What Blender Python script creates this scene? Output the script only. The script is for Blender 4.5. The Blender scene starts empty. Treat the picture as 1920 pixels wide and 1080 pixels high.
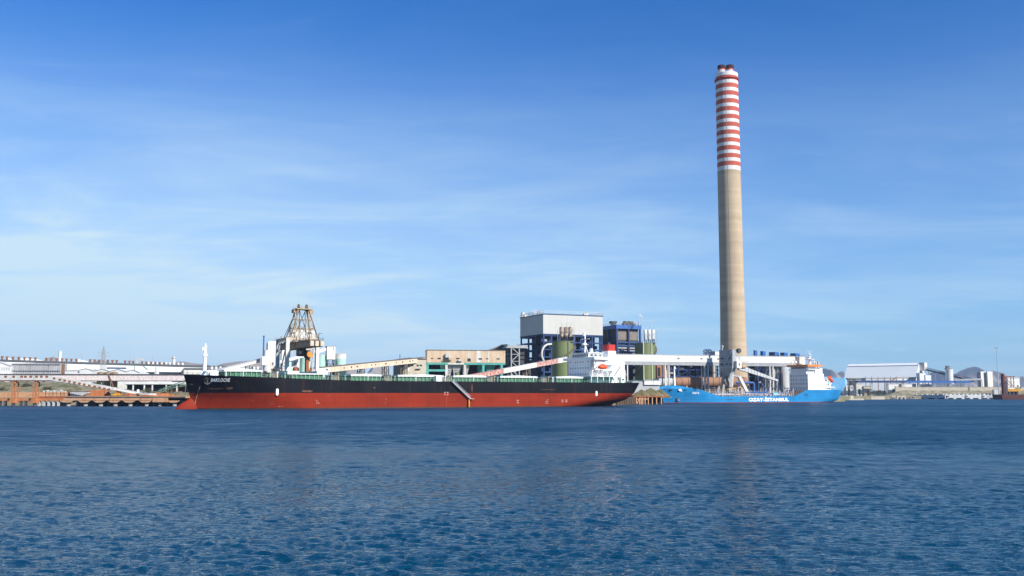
import bpy, math, random
import numpy as np
from mathutils import Vector, Matrix
rnd = random.Random(7)
S = bpy.context.scene
COL = S.collection
# ---------------------------------------------------------------- camera
FPX, HOR, CAMH = 1800.0, 740.0, 5.4
TH = math.atan((HOR - 540.0) / FPX)
CT, ST = math.cos(TH), math.sin(TH)
cam = bpy.data.cameras.new('camera'); camo = bpy.data.objects.new('camera', cam); COL.objects.link(camo)
camo.location = (0, 0, CAMH); camo.rotation_euler = (math.radians(90) + TH, 0, 0)
cam.sensor_width = 36.0; cam.lens = 36.0 * FPX / 1920.0
cam.clip_start = 0.5; cam.clip_end = 60000
S.camera = camo

def ray(u, v):
    x = (u - 960.0) / FPX; y = (540.0 - v) / FPX
    return Vector((x, CT - y * ST, ST + y * CT))
def at(u, v, Y):
    """the point of the photograph's sight line (u, v) that lies Y metres out"""
    d = ray(u, v); t = Y / d.y
    return Vector((d.x * t, Y, CAMH + d.z * t))
class Fr:
    """a building's own frame: x along its front, y into it, z up; origin on the ground"""
    def __init__(s, u, Y, phi=0.0, z0=4.0):
        p = at(u, HOR, Y); s.o = Vector((p.x, Y, z0)); s.phi = math.radians(phi)
        s.e = Vector((math.cos(s.phi), math.sin(s.phi), 0)); s.n = Vector((-math.sin(s.phi), math.cos(s.phi), 0))
        s.z0 = z0
    def pt(s, u, v, y=0.0):
        d = ray(u, v); c = Vector((0, 0, CAMH))
        t = ((s.o - c).dot(s.n) + y) / d.dot(s.n)
        p = c + d * t
        return Vector(((p - s.o).dot(s.e), y, p.z - s.z0))
    def x(s, u, y=0.0, v=700): return s.pt(u, v, y).x
    def z(s, v, u=None, y=0.0):
        if u is None: u = 960 + FPX * s.o.x / s.o.y
        return s.pt(u, v, y).z
    def rect(s, u0, u1, v0, v1, y=0.0):
        a = s.pt(u0, (v0 + v1) / 2, y); b = s.pt(u1, (v0 + v1) / 2, y); um = (u0 + u1) / 2
        return a.x, b.x, s.pt(um, v1, y).z, s.pt(um, v0, y).z
# ---------------------------------------------------------------- meshes
class MB:
    def __init__(s): s.v = []; s.f = []; s.m = []
    def add(s, vs, fs, m=0):
        b = len(s.v); s.v += [tuple(p) for p in vs]
        for f in fs: s.f.append(tuple(b + i for i in f)); s.m.append(m)
        return s
    def box(s, x0, x1, y0, y1, z0, z1, m=0):
        if x1 < x0: x0, x1 = x1, x0
        if y1 < y0: y0, y1 = y1, y0
        if z1 < z0: z0, z1 = z1, z0
        return s.add([(x0,y0,z0),(x1,y0,z0),(x1,y1,z0),(x0,y1,z0),(x0,y0,z1),(x1,y0,z1),(x1,y1,z1),(x0,y1,z1)],
                     [(0,3,2,1),(4,5,6,7),(0,1,5,4),(1,2,6,5),(2,3,7,6),(3,0,4,7)], m)
    def bar(s, p, q, w, h=None, m=0):
        p, q = Vector(p), Vector(q); h = w if h is None else h
        d = (q - p).normalized()
        up = Vector((0,0,1)) if abs(d.z) < .95 else Vector((0,1,0))
        a = d.cross(up).normalized() * (w / 2); b = a.cross(d).normalized() * (h / 2)
        vs = [p-a-b, p+a-b, p+a+b, p-a+b, q-a-b, q+a-b, q+a+b, q-a+b]
        return s.add(vs, [(0,1,2,3),(7,6,5,4),(4,5,1,0),(5,6,2,1),(6,7,3,2),(7,4,0,3)], m)
    def tube(s, p, q, r, r2=None, n=8, m=0, caps=True):
        p, q = Vector(p), Vector(q); r2 = r if r2 is None else r2
        d = (q - p).normalized()
        up = Vector((0,0,1)) if abs(d.z) < .95 else Vector((0,1,0))
        a = d.cross(up).normalized(); b = a.cross(d).normalized()
        vs = []
        for c, rr in ((p, r), (q, r2)):
            for i in range(n):
                t = 2*math.pi*i/n; vs.append(c + (a*math.cos(t) + b*math.sin(t))*rr)
        fs = [(i, (i+1) % n, n+(i+1) % n, n+i) for i in range(n)]
        if caps: fs += [tuple(range(n-1,-1,-1)), tuple(range(n, 2*n))]
        return s.add(vs, fs, m)
    def path(s, pts, r, n=6, m=0):
        for a, b in zip(pts[:-1], pts[1:]): s.tube(a, b, r, n=n, m=m)
        return s
    def lathe(s, prof, cx=0, cy=0, n=32, m=0, mats=None, cap=True):
        """prof: (radius, z) from bottom to top; mats: material of each band"""
        vs = []
        for r, z in prof:
            for i in range(n):
                t = 2*math.pi*i/n; vs.append((cx+r*math.cos(t), cy+r*math.sin(t), z))
        b = len(s.v); s.v += vs
        for k in range(len(prof)-1):
            for i in range(n):
                j = (i+1) % n
                s.f.append((b+k*n+i, b+k*n+j, b+(k+1)*n+j, b+(k+1)*n+i)); s.m.append(mats[k] if mats else m)
        if cap:
            s.f.append(tuple(b+(len(prof)-1)*n+i for i in range(n))); s.m.append(mats[-1] if mats else m)
            s.f.append(tuple(b+n-1-i for i in range(n))); s.m.append(mats[0] if mats else m)
        return s
    def prism(s, poly, y0, y1, m=0):
        """poly of (x, z) pushed from y0 to y1"""
        n = len(poly)
        vs = [(x, y0, z) for x, z in poly] + [(x, y1, z) for x, z in poly]
        fs = [tuple(range(n)), tuple(range(2*n-1, n-1, -1))] + [(i, n+i, n+(i+1) % n, (i+1) % n) for i in range(n)]
        return s.add(vs, fs, m)
    def slab(s, poly, z0, z1, m=0):
        """poly of (x, y) raised from z0 to z1"""
        n = len(poly)
        vs = [(x, y, z0) for x, y in poly] + [(x, y, z1) for x, y in poly]
        fs = [tuple(range(n-1,-1,-1)), tuple(range(n, 2*n))] + [(i, (i+1) % n, n+(i+1) % n, n+i) for i in range(n)]
        return s.add(vs, fs, m)
    def truss(s, p, q, h, n, w, m=0):
        """a flat lattice girder from p to q, h high"""
        p, q = Vector(p), Vector(q); up = Vector((0,0,h))
        s.bar(p, q, w, m=m); s.bar(p+up, q+up, w, m=m)
        for i in range(n+1):
            a = p.lerp(q, i/n); s.bar(a, a+up, w*.7, m=m)
            if i < n:
                b = p.lerp(q, (i+1)/n)
                s.bar(a, b+up, w*.6, m=m) if i % 2 else s.bar(a+up, b, w*.6, m=m)
        return s
    def tower(s, x0, x1, y0, y1, z0, z1, n, w, m=0, brace=True, taper=1.0):
        """a lattice tower of four posts, taper = top size / foot size"""
        cx, cy = (x0+x1)/2, (y0+y1)/2
        def c(i, t):
            k = 1 + (taper-1)*t
            x = (x0, x1, x1, x0)[i]; y = (y0, y0, y1, y1)[i]
            return Vector((cx+(x-cx)*k, cy+(y-cy)*k, z0+(z1-z0)*t))
        for i in range(4): s.bar(c(i,0), c(i,1), w, m=m)
        for k in range(n):
            for i in range(4):
                j = (i+1) % 4
                s.bar(c(i,(k+1)/n), c(j,(k+1)/n), w*.6, m=m)
                if brace:
                    s.bar(c(i,k/n), c(j,(k+1)/n), w*.5, m=m)
                    s.bar(c(j,k/n), c(i,(k+1)/n), w*.5, m=m)
        return s
    def rail(s, pts, h, step, w=.08, m=0):
        for a, b in zip(pts[:-1], pts[1:]):
            a, b = Vector(a), Vector(b); n = max(1, int((b-a).length/step))
            for k in (.5, 1): s.bar(a+Vector((0,0,h*k)), b+Vector((0,0,h*k)), w*.7, m=m)
            for i in range(n+1):
                p = a.lerp(b, i/n); s.bar(p, p+Vector((0,0,h)), w, m=m)
        return s
    def build(s, name, mat, parent=None, loc=None, rz=0.0, smooth=None, label=None):
        me = bpy.data.meshes.new(name); me.from_pydata(s.v, [], s.f)
        for mm in (mat if isinstance(mat, (list, tuple)) else [mat]): me.materials.append(mm)
        if any(s.m): me.polygons.foreach_set('material_index', s.m)
        if smooth is not None:
            me.polygons.foreach_set('use_smooth', [True]*len(me.polygons))
            me.set_sharp_from_angle(angle=math.radians(smooth))
        me.update()
        o = bpy.data.objects.new(name, me); COL.objects.link(o)
        if parent is not None: o.parent = parent
        if loc is not None: o.location = loc
        o.rotation_euler.z = rz
        if label: o['label'] = label
        return o
def tag(o, label, cat, group=None):
    o['label'] = label; o['category'] = cat
    if group: o['group'] = group
    return o
def thing(name, label, cat, fr=None, loc=None, rz=0.0, group=None):
    o = bpy.data.objects.new(name, None); COL.objects.link(o); o.empty_display_size = 1
    o.location = fr.o if fr is not None else loc
    o.rotation_euler.z = fr.phi if fr is not None else rz
    return tag(o, label, cat, group)
def kind(o, k): o['kind'] = k; return o
def copy_tree(o, parent=None):
    c = o.copy(); COL.objects.link(c)
    if parent is not None: c.parent = parent
    for ch in list(o.children): copy_tree(ch, c)
    return c
# ---------------------------------------------------------------- materials
def nt_new(name):
    m = bpy.data.materials.new(name); m.use_nodes = True; nt = m.node_tree
    return m, nt, nt.nodes['Principled BSDF']
def mat(name, c, c2=None, rough=.7, scale=.25, streak=0.0, sc=None, amount=.5, metal=0.0, bump=0.0, seam=0.0, seamw=3.0, spec=.3):
    """painted or weathered surface: colour c broken by patches of c2, vertical runs of sc, panel joints"""
    m, nt, b = nt_new(name); N, L = nt.nodes, nt.links
    c2 = c2 or tuple(x*.8 for x in c)
    b.inputs['Roughness'].default_value = rough; b.inputs['Metallic'].default_value = metal
    b.inputs['Specular IOR Level'].default_value = spec
    tc = N.new('ShaderNodeTexCoord')
    n1 = N.new('ShaderNodeTexNoise'); n1.inputs['Scale'].default_value = scale; n1.inputs['Detail'].default_value = 6; n1.inputs['Roughness'].default_value = .65
    L.new(tc.outputs['Object'], n1.inputs['Vector'])
    r = N.new('ShaderNodeMapRange'); r.inputs['From Min'].default_value = .38; r.inputs['From Max'].default_value = .68
    r.inputs['To Max'].default_value = amount*2
    r.clamp = True
    L.new(n1.outputs['Fac'], r.inputs['Value'])
    mx = N.new('ShaderNodeMix'); mx.data_type = 'RGBA'
    mx.inputs['A'].default_value = (*c, 1); mx.inputs['B'].default_value = (*c2, 1)
    cl = N.new('ShaderNodeMath'); cl.operation = 'MINIMUM'; cl.inputs[1].default_value = 1.0
    L.new(r.outputs['Result'], cl.inputs[0]); L.new(cl.outputs[0], mx.inputs['Factor'])
    out = mx.outputs['Result']
    if streak > 0:
        mp = N.new('ShaderNodeMapping'); mp.inputs['Scale'].default_value = (1, 1, .06)
        L.new(tc.outputs['Object'], mp.inputs['Vector'])
        n2 = N.new('ShaderNodeTexNoise'); n2.inputs['Scale'].default_value = .55; n2.inputs['Detail'].default_value = 5; n2.inputs['Roughness'].default_value = .7
        L.new(mp.outputs['Vector'], n2.inputs['Vector'])
        r2 = N.new('ShaderNodeMapRange'); r2.inputs['From Min'].default_value = .5; r2.inputs['From Max'].default_value = .72
        r2.inputs['To Max'].default_value = streak
        L.new(n2.outputs['Fac'], r2.inputs['Value'])
        m2 = N.new('ShaderNodeMix'); m2.data_type = 'RGBA'; m2.inputs['B'].default_value = (*(sc or (.25,.10,.04)), 1)
        L.new(out, m2.inputs['A']); L.new(r2.outputs['Result'], m2.inputs['Factor']); out = m2.outputs['Result']
    if seam > 0:
        sx = N.new('ShaderNodeSeparateXYZ'); L.new(tc.outputs['Object'], sx.inputs[0])
        ad = N.new('ShaderNodeMath'); ad.operation = 'ADD'; L.new(sx.outputs['X'], ad.inputs[0]); L.new(sx.outputs['Y'], ad.inputs[1])
        dv = N.new('ShaderNodeMath'); dv.operation = 'DIVIDE'; dv.inputs[1].default_value = seamw; L.new(ad.outputs[0], dv.inputs[0])
        fr = N.new('ShaderNodeMath'); fr.operation = 'FRACT'; L.new(dv.outputs[0], fr.inputs[0])
        lt = N.new('ShaderNodeMath'); lt.operation = 'LESS_THAN'; lt.inputs[1].default_value = .12; L.new(fr.outputs[0], lt.inputs[0])
        ml = N.new('ShaderNodeMath'); ml.operation = 'MULTIPLY'; ml.inputs[1].default_value = seam; L.new(lt.outputs[0], ml.inputs[0])
        m3 = N.new('ShaderNodeMix'); m3.data_type = 'RGBA'; m3.inputs['B'].default_value = (c2[0]*.6, c2[1]*.6, c2[2]*.6, 1)
        L.new(out, m3.inputs['A']); L.new(ml.outputs[0], m3.inputs['Factor']); out = m3.outputs['Result']
    L.new(out, b.inputs['Base Color'])
    if bump > 0:
        bp = N.new('ShaderNodeBump'); bp.inputs['Strength'].default_value = bump; bp.inputs['Distance'].default_value = .3
        L.new(n1.outputs['Fac'], bp.inputs['Height']); L.new(bp.outputs['Normal'], b.inputs['Normal'])
    return m
RUST = (.27,.10,.04)
M = dict(
  white = mat('white_paint', (.72,.72,.69), (.58,.58,.55), .5, .15, .25, (.52,.46,.38)),
  ship_white = mat('ship_white', (.86,.86,.84), (.78,.78,.75), .4, .2, .12, (.60,.48,.36)),
  clad_white = mat('white_cladding', (.68,.68,.64), (.60,.60,.56), .6, .06, .15, (.55,.53,.48), seam=.25, seamw=6),
  clad_grey = mat('grey_white_cladding', (.52,.51,.47), (.47,.46,.42), .7, .05, .25, (.38,.36,.32), seam=.12, seamw=5),
  mid_blue = mat('dull_blue_steel', (.022,.066,.21), (.016,.036,.10), .6, .25, .3, (.03,.03,.03)),
  dull_blue = mat('grimy_blue_steel', (.022,.062,.19), (.015,.03,.08), .65, .25, .3, (.03,.03,.03)),
  offwhite = mat('weathered_white', (.66,.65,.60), (.50,.48,.43), .7, .2, .45, (.38,.30,.22)),
  grey = mat('grey_paint', (.36,.37,.38), (.26,.27,.28), .6, .2, .3, (.20,.17,.14)),
  ltgrey = mat('light_grey_paint', (.50,.51,.51), (.40,.41,.41), .6, .2, .3, (.26,.22,.18)),
  dkgrey = mat('dark_steel', (.07,.075,.08), (.04,.04,.045), .7, .3),
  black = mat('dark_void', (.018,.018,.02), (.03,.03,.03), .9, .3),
  glass = mat('window_glass', (.02,.03,.04), (.04,.05,.06), .15, .3, spec=.5),
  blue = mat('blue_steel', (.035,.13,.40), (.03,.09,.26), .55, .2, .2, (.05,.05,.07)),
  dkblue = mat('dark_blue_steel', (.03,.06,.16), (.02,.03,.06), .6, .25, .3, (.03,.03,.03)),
  sky_blue = mat('pale_blue_paint', (.22,.52,.78), (.18,.44,.68), .5, .15),
  turq = mat('turquoise_paint', (.10,.42,.36), (.07,.28,.25), .55, .25, .35, (.20,.14,.09)),
  palegreen = mat('pale_green_paint', (.42,.66,.56), (.34,.54,.46), .6, .1, .25, (.34,.40,.34)),
  silo_green = mat('silo_green', (.16,.195,.078), (.135,.165,.066), .55, .08, .3, (.17,.19,.09)),
  tan = mat('tan_cladding', (.62,.49,.35), (.52,.37,.24), .7, .12, .6, (.40,.21,.09), seam=.2, seamw=4),
  gal_tan = mat('tan_gallery_sheet', (.66,.55,.42), (.56,.43,.31), .7, .12, .25, (.42,.25,.14), seam=.3, seamw=6),
  brown = mat('brown_building', (.19,.16,.13), (.13,.11,.09), .8, .2, .3, (.10,.08,.06)),
  beige = mat('beige_wall', (.50,.44,.34), (.40,.35,.27), .8, .2, .3, (.30,.24,.17)),
  rust = mat('rusty_steel', (.32,.11,.04), (.20,.065,.03), .85, .5, .4, (.10,.04,.02)),
  orange = mat('ore_orange', (.50,.19,.07), (.38,.13,.05), .85, .4, .4, (.16,.07,.03)),
  orepale = mat('ore_stained_concrete', (.52,.31,.18), (.43,.21,.10), .85, .4, .4, (.22,.10,.05)),
  concrete = mat('concrete', (.40,.37,.32), (.30,.28,.24), .85, .3, .4, (.20,.18,.15)),
  yellow = mat('yellow_paint', (.62,.33,.02), (.48,.22,.03), .5, .4),
  cab = mat('orange_cab', (.62,.26,.03), (.46,.17,.03), .5, .4),
  cream = mat('cream_steel', (.58,.52,.42), (.45,.34,.22), .6, .35, .5, (.34,.17,.07)),
  crane_rust = mat('weathered_crane_steel', (.48,.37,.22), (.27,.155,.07), .75, .5, .6, (.20,.10,.05)),
  lifeboat = mat('orange_red_paint', (.72,.09,.02), (.62,.07,.02), .4, .5),
  red = mat('red_paint', (.50,.035,.025), (.40,.03,.025), .5, .2),
  green_deck = mat('green_deck_paint', (.05,.20,.10), (.04,.14,.08), .6, .25, .25, (.16,.10,.05)),
  rail_green = mat('pale_green_railing', (.24,.38,.28), (.18,.27,.21), .6, .5),
  brick = mat('terracotta_wall', (.36,.16,.09), (.28,.12,.07), .85, .3, .3, (.16,.08,.05)),
  pipe_rust = mat('rusty_duct', (.34,.17,.10), (.27,.19,.14), .75, .15, .5, (.22,.08,.03)),
  roof_grey = mat('dark_roof', (.10,.105,.115), (.07,.07,.08), .8, .1),
  coal = mat('coal_shed_roof', (.065,.065,.068), (.045,.045,.05), .85, .1),
  stain = mat('stained_white_sheet', (.74,.71,.68), (.42,.20,.17), .7, .9, .35, (.45,.25,.2), amount=.35),
  stain_red = mat('faded_red_sheet', (.56,.42,.36), (.36,.09,.07), .75, .8, .4, (.3,.1,.07), amount=.6),
  vent = mat('brown_vent', (.24,.12,.07), (.17,.08,.05), .8, .5),
  ochre = mat('ochre_tank', (.36,.26,.13), (.26,.18,.10), .7, .3, .3),
  bark = mat('bark', (.10,.075,.05), (.06,.045,.03), .9, 2.),
)
# ---------------------------------------------------------------- light and sky
SUN_AZ, SUN_EL = math.radians(50), math.radians(32)
sdir = Vector((math.sin(SUN_AZ)*math.cos(SUN_EL), -math.cos(SUN_AZ)*math.cos(SUN_EL), math.sin(SUN_EL)))
sl = bpy.data.lights.new('sun', 'SUN'); sl.energy = 4.9; sl.angle = math.radians(.53); sl.color = (1, .95, .87)
so = bpy.data.objects.new('sun', sl); COL.objects.link(so)
so.rotation_euler = sdir.to_track_quat('Z', 'Y').to_euler(); so.location = (300, -200, 400)
W = bpy.data.worlds.new('World'); S.world = W; W.use_nodes = True
wn, wl = W.node_tree.nodes, W.node_tree.links
bg = wn['Background']; bg.inputs['Strength'].default_value = .078
sky = wn.new('ShaderNodeTexSky'); sky.sky_type = 'NISHITA'; sky.sun_disc = False
sky.sun_elevation = SUN_EL; sky.sun_rotation = math.pi - SUN_AZ
sky.altitude = 10; sky.air_density = 1.0; sky.dust_density = .35; sky.ozone_density = 3.0
hs = wn.new('ShaderNodeHueSaturation'); hs.inputs['Saturation'].default_value = 1.0
tint = wn.new('ShaderNodeMix'); tint.data_type = 'RGBA'; tint.blend_type = 'MULTIPLY'; tint.inputs['Factor'].default_value = 1
tint.inputs['B'].default_value = (.22, .75, 1.38, 1); wl.new(sky.outputs[0], tint.inputs['A']); wl.new(tint.outputs['Result'], hs.inputs['Color'])
tc = wn.new('ShaderNodeTexCoord')
sep = wn.new('ShaderNodeSeparateXYZ'); wl.new(tc.outputs['Generated'], sep.inputs[0])
def wmath(op, a, b=None, c=None, clamp=False):
    n = wn.new('ShaderNodeMath'); n.operation = op; n.use_clamp = clamp
    for i, x in enumerate((a, b, c)):
        if x is None: continue
        if isinstance(x, (int, float)): n.inputs[i].default_value = x
        else: wl.new(x, n.inputs[i])
    return n.outputs[0]
def wrange(x, a, b, c=0, d=1, smooth=True):
    n = wn.new('ShaderNodeMapRange'); n.clamp = True
    if smooth: n.interpolation_type = 'SMOOTHSTEP'
    for i, k in enumerate((a, b, c, d)): n.inputs[1+i].default_value = k
    wl.new(x, n.inputs[0]); return n.outputs[0]
# cirrus on a high layer: direction projected to a plane overhead
zc = wmath('MAXIMUM', sep.outputs['Z'], .02)
zz = wmath('ADD', zc, .10)
px = wmath('DIVIDE', sep.outputs['X'], zz); py = wmath('DIVIDE', sep.outputs['Y'], zz)
cmb = wn.new('ShaderNodeCombineXYZ'); wl.new(px, cmb.inputs[0]); wl.new(py, cmb.inputs[1])
def cirrus(scale, rot, stretch, lo, hi, amp, detail=8, dist=.6, loc=(0,0,0)):
    mp = wn.new('ShaderNodeMapping'); mp.inputs['Rotation'].default_value = (0,0,math.radians(rot)); mp.inputs['Scale'].default_value = (scale, scale*stretch, 1)
    mp.inputs['Location'].default_value = loc
    wl.new(cmb.outputs[0], mp.inputs['Vector'])
    n = wn.new('ShaderNodeTexNoise'); n.inputs['Scale'].default_value = 1; n.inputs['Detail'].default_value = detail
    n.inputs['Roughness'].default_value = .58; n.inputs['Distortion'].default_value = dist
    wl.new(mp.outputs[0], n.inputs['Vector'])
    return wrange(n.outputs['Fac'], lo, hi, 0, amp)
c1 = cirrus(.75, 12, 1.6, .36, .76, .56, 8, .7, loc=(3.1, 1.7, 0))
c2 = cirrus(2.2, 18, 2.4, .46, .76, .17, loc=(.4, 5.2, 0))
cc = wmath('ADD', c1, c2)
# more veil to the left, clear blue to the upper right, veil fades overhead
side = wrange(sep.outputs['X'], -.36, .44, 1.0, .42)
low = wrange(sep.outputs['Z'], .10, .34, 1.0, .16)
cc = wmath('MULTIPLY', wmath('MULTIPLY', cc, side), low)
veil = wmath('MULTIPLY', wrange(sep.outputs['Z'], .0, .40, .92, .0), side)
cc = wmath('ADD', cc, veil, clamp=True)
# small cumulus far out, just above the horizon
cl2 = wn.new('ShaderNodeTexNoise'); cl2.inputs['Scale'].default_value = 1; cl2.inputs['Detail'].default_value = 7; cl2.inputs['Roughness'].default_value = .6
mp2 = wn.new('ShaderNodeMapping'); mp2.inputs['Scale'].default_value = (9, 9, 46); mp2.inputs['Location'].default_value = (.8, 2.4, .1)
wl.new(tc.outputs['Generated'], mp2.inputs['Vector']); wl.new(mp2.outputs[0], cl2.inputs['Vector'])
band = wmath('MULTIPLY', wrange(sep.outputs['Z'], .030, .040), wrange(sep.outputs['Z'], .042, .056, 1, 0))
cum = wmath('MULTIPLY', wmath('MULTIPLY', wrange(cl2.outputs['Fac'], .53, .68, 0, .6), band), wrange(sep.outputs['X'], -.1, .3))
tot = wmath('MAXIMUM', cc, cum)
mixc = wn.new('ShaderNodeMix'); mixc.data_type = 'RGBA'
wl.new(tot, mixc.inputs['Factor']); wl.new(hs.outputs[0], mixc.inputs['A']); mixc.inputs['B'].default_value = (5.7, 7.6, 8.9, 1)
wl.new(mixc.outputs['Result'], bg.inputs['Color'])
S.view_settings.view_transform = 'Standard'; S.view_settings.look = 'None'
S.view_settings.exposure = .5; S.view_settings.gamma = 1
S.cycles.max_bounces = 6; S.cycles.volume_bounces = 0; S.cycles.use_denoising = True; S.cycles.sample_clamp_direct = 8; S.cycles.sample_clamp_indirect = 3
S.cycles.caustics_reflective = False; S.cycles.caustics_refractive = False
# ---------------------------------------------------------------- water
def make_water():
    rr = [3.0]
    while rr[-1] < 20: rr.append(rr[-1]*1.04)
    while rr[-1] < 420:
        q = min(1, max(0, (rr[-1]-60)/200)); rr.append(rr[-1]*(1.0027+.0028*q))
    while rr[-1] < 6000: rr.append(rr[-1]*1.12)
    rr = np.array(rr)
    fine = np.radians(np.linspace(-55, 55, 1450)); coarse = np.radians(np.linspace(58, 302, 50))
    aa = np.concatenate([fine, coarse]); na = len(aa); nr = len(rr)
    R, A = np.meshgrid(rr, aa, indexing='ij')
    X = R*np.sin(A); Y = R*np.cos(A)
    cell = np.maximum(np.gradient(rr)[:, None], R*np.radians(110/1450))
    cell[:, len(fine):] = R[:, len(fine):]*.1
    g = np.random.default_rng(4)
    Z = np.zeros_like(X); DX = np.zeros_like(X); DY = np.zeros_like(X)
    # wind sea: short-crested waves running mostly toward the camera from the far right
    wind = math.radians(250)
    lam = np.exp(g.uniform(math.log(.22), math.log(6.0), 240))
    gust = .85 + .14*np.sin(X*.11+Y*.07+1) + .13*np.sin(-X*.05+Y*.16+2) + .14*np.sin(X*.21-Y*.12)
    for l in lam:
        th = wind + g.normal(0, .42); k = 2*math.pi/l; ph = g.uniform(0, 2*math.pi)
        slope = .030*(l/.5)**-.05 * (1.0 if l < .6 else (.6/l)**.55)
        a = slope/k*1.25
        w = np.clip((l/cell - 2.2)/2.0, 0, 1)
        c, s_ = math.cos(th), math.sin(th)
        f = k*(X*c + Y*s_) + ph
        # slow groups, so crests come and go
        env = .65 + .55*np.sin(k*.11*(X*math.cos(th+1.1)+Y*math.sin(th+1.1)) + ph*3)
        env = env*gust
        if l > 1.1: env = env*np.clip((R-35)/90, .30, 1)
        Z += a*w*env*np.cos(f); DX -= .85*a*w*c*np.sin(f); DY -= .85*a*w*s_*np.sin(f)
    V = np.stack([X+DX, Y+DY, Z], -1).reshape(-1, 3)
    i = np.arange(nr-1)[:, None]; j = np.arange(na)[None, :]; j2 = (j+1) % na
    F = np.stack([i*na+j, (i+1)*na+j, (i+1)*na+j2, i*na+j2], -1).reshape(-1, 4)
    me = bpy.data.meshes.new('water')
    c0 = len(V); V = np.vstack([V, [[0, 0, 0]]])
    nf = len(F); tri = np.stack([np.full(na, c0), np.arange(na), (np.arange(na)+1) % na], -1)
    me.vertices.add(len(V)); me.vertices.foreach_set('co', V.astype(np.float32).ravel())
    loops = np.concatenate([F.ravel(), tri.ravel()]).astype(np.int32)
    me.loops.add(len(loops)); me.loops.foreach_set('vertex_index', loops)
    me.polygons.add(nf+na)
    me.polygons.foreach_set('loop_start', np.concatenate([np.arange(nf)*4, nf*4+np.arange(na)*3]).astype(np.int32))
    me.update(calc_edges=True); me.validate()
    me.polygons.foreach_set('use_smooth', [True]*len(me.polygons))
    # face normals up
    if me.polygons[0].normal.z < 0: me.flip_normals()
    o = bpy.data.objects.new('water', me); COL.objects.link(o); kind(o, 'structure')
    m, nt, b = nt_new('sea_water'); N, L = nt.nodes, nt.links
    b.inputs['Base Color'].default_value = (.0012, .044, .092, 1)
    b.inputs['Roughness'].default_value = .08; b.inputs['IOR'].default_value = 1.333
    b.inputs['Specular IOR Level'].default_value = .25
    tcn = N.new('ShaderNodeTexCoord')
    def nz(scale, detail, rough=.6, stretch=(1,1,1), rot=0):
        mp = N.new('ShaderNodeMapping'); mp.inputs['Scale'].default_value = stretch; mp.inputs['Rotation'].default_value = (0,0,math.radians(rot))
        L.new(tcn.outputs['Object'], mp.inputs['Vector'])
        n = N.new('ShaderNodeTexNoise'); n.inputs['Scale'].default_value = scale; n.inputs['Detail'].default_value = detail; n.inputs['Roughness'].default_value = rough
        L.new(mp.outputs[0], n.inputs['Vector']); return n.outputs['Fac']
    # cat's paws: wind-ruffled and calmer streaks lying across the harbour
    patch = nz(.009, 8, .62, (.8, 1.3, 1), 6)
    pr = N.new('ShaderNodeMapRange'); pr.inputs[1].default_value = .40; pr.inputs[2].default_value = .62; pr.inputs[3].default_value = .72; pr.inputs[4].default_value = 1.0
    L.new(patch, pr.inputs[0])
    h1 = nz(3.4, 3, .6, (.5, 1.4, 1), 9); h2 = nz(10.0, 2, .6, (.6, 1.4, 1), -10); h3 = nz(.8, 6, .62, (.6, 1.3, 1), 4)
    def sc_(x, k):
        n = N.new('ShaderNodeMath'); n.operation = 'MULTIPLY'; L.new(x, n.inputs[0]); n.inputs[1].default_value = k; return n.outputs[0]
    def add(a, c):
        n = N.new('ShaderNodeMath'); n.operation = 'ADD'; L.new(a, n.inputs[0]); L.new(c, n.inputs[1]); return n.outputs[0]
    ln = N.new('ShaderNodeVectorMath'); ln.operation = 'LENGTH'; L.new(tcn.outputs['Object'], ln.inputs[0])
    fr = N.new('ShaderNodeMapRange'); fr.interpolation_type = 'SMOOTHSTEP'
    for i_, k_ in enumerate((45, 150, .10, .45)): fr.inputs[1+i_].default_value = k_
    L.new(ln.outputs['Value'], fr.inputs[0])
    m3 = N.new('ShaderNodeMath'); m3.operation = 'MULTIPLY'; L.new(h3, m3.inputs[0]); L.new(fr.outputs[0], m3.inputs[1])
    hh = add(add(sc_(h1, .22), sc_(h2, .05)), m3.outputs[0])
    bp = N.new('ShaderNodeBump'); bp.inputs['Distance'].default_value = 1.0
    L.new(hh, bp.inputs['Height'])
    st = N.new('ShaderNodeMath'); st.operation = 'MULTIPLY'; st.inputs[1].default_value = WAVE_BUMP; L.new(pr.outputs[0], st.inputs[0])
    # beyond the finely meshed water the waves are too small to mesh: gloss spreads instead
    dr = N.new('ShaderNodeMapRange'); dr.interpolation_type = 'SMOOTHSTEP'
    for i_, k_ in enumerate((30, 170, .06, FAR_ROUGH)): dr.inputs[1+i_].default_value = k_
    L.new(ln.outputs['Value'], dr.inputs[0])
    ro = N.new('ShaderNodeMath'); ro.operation = 'MULTIPLY'; L.new(dr.outputs[0], ro.inputs[0]); L.new(pr.outputs[0], ro.inputs[1])
    gr = nz(1.0, 5, .75, (.14, .40, 1), 5); gm = N.new('ShaderNodeMapRange'); gm.inputs[1].default_value = .3; gm.inputs[2].default_value = .7; gm.inputs[3].default_value = .5; gm.inputs[4].default_value = 1.5; L.new(gr, gm.inputs[0])
    r2 = N.new('ShaderNodeMath'); r2.operation = 'MULTIPLY'; L.new(ro.outputs[0], r2.inputs[0]); L.new(gm.outputs[0], r2.inputs[1])
    L.new(r2.outputs[0], b.inputs['Roughness'])
    L.new(st.outputs[0], bp.inputs['Strength']); L.new(bp.outputs['Normal'], b.inputs['Normal'])
    me.materials.append(m)
    return o
WAVE_BUMP = 1.25
FAR_ROUGH = .46
make_water()
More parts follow.
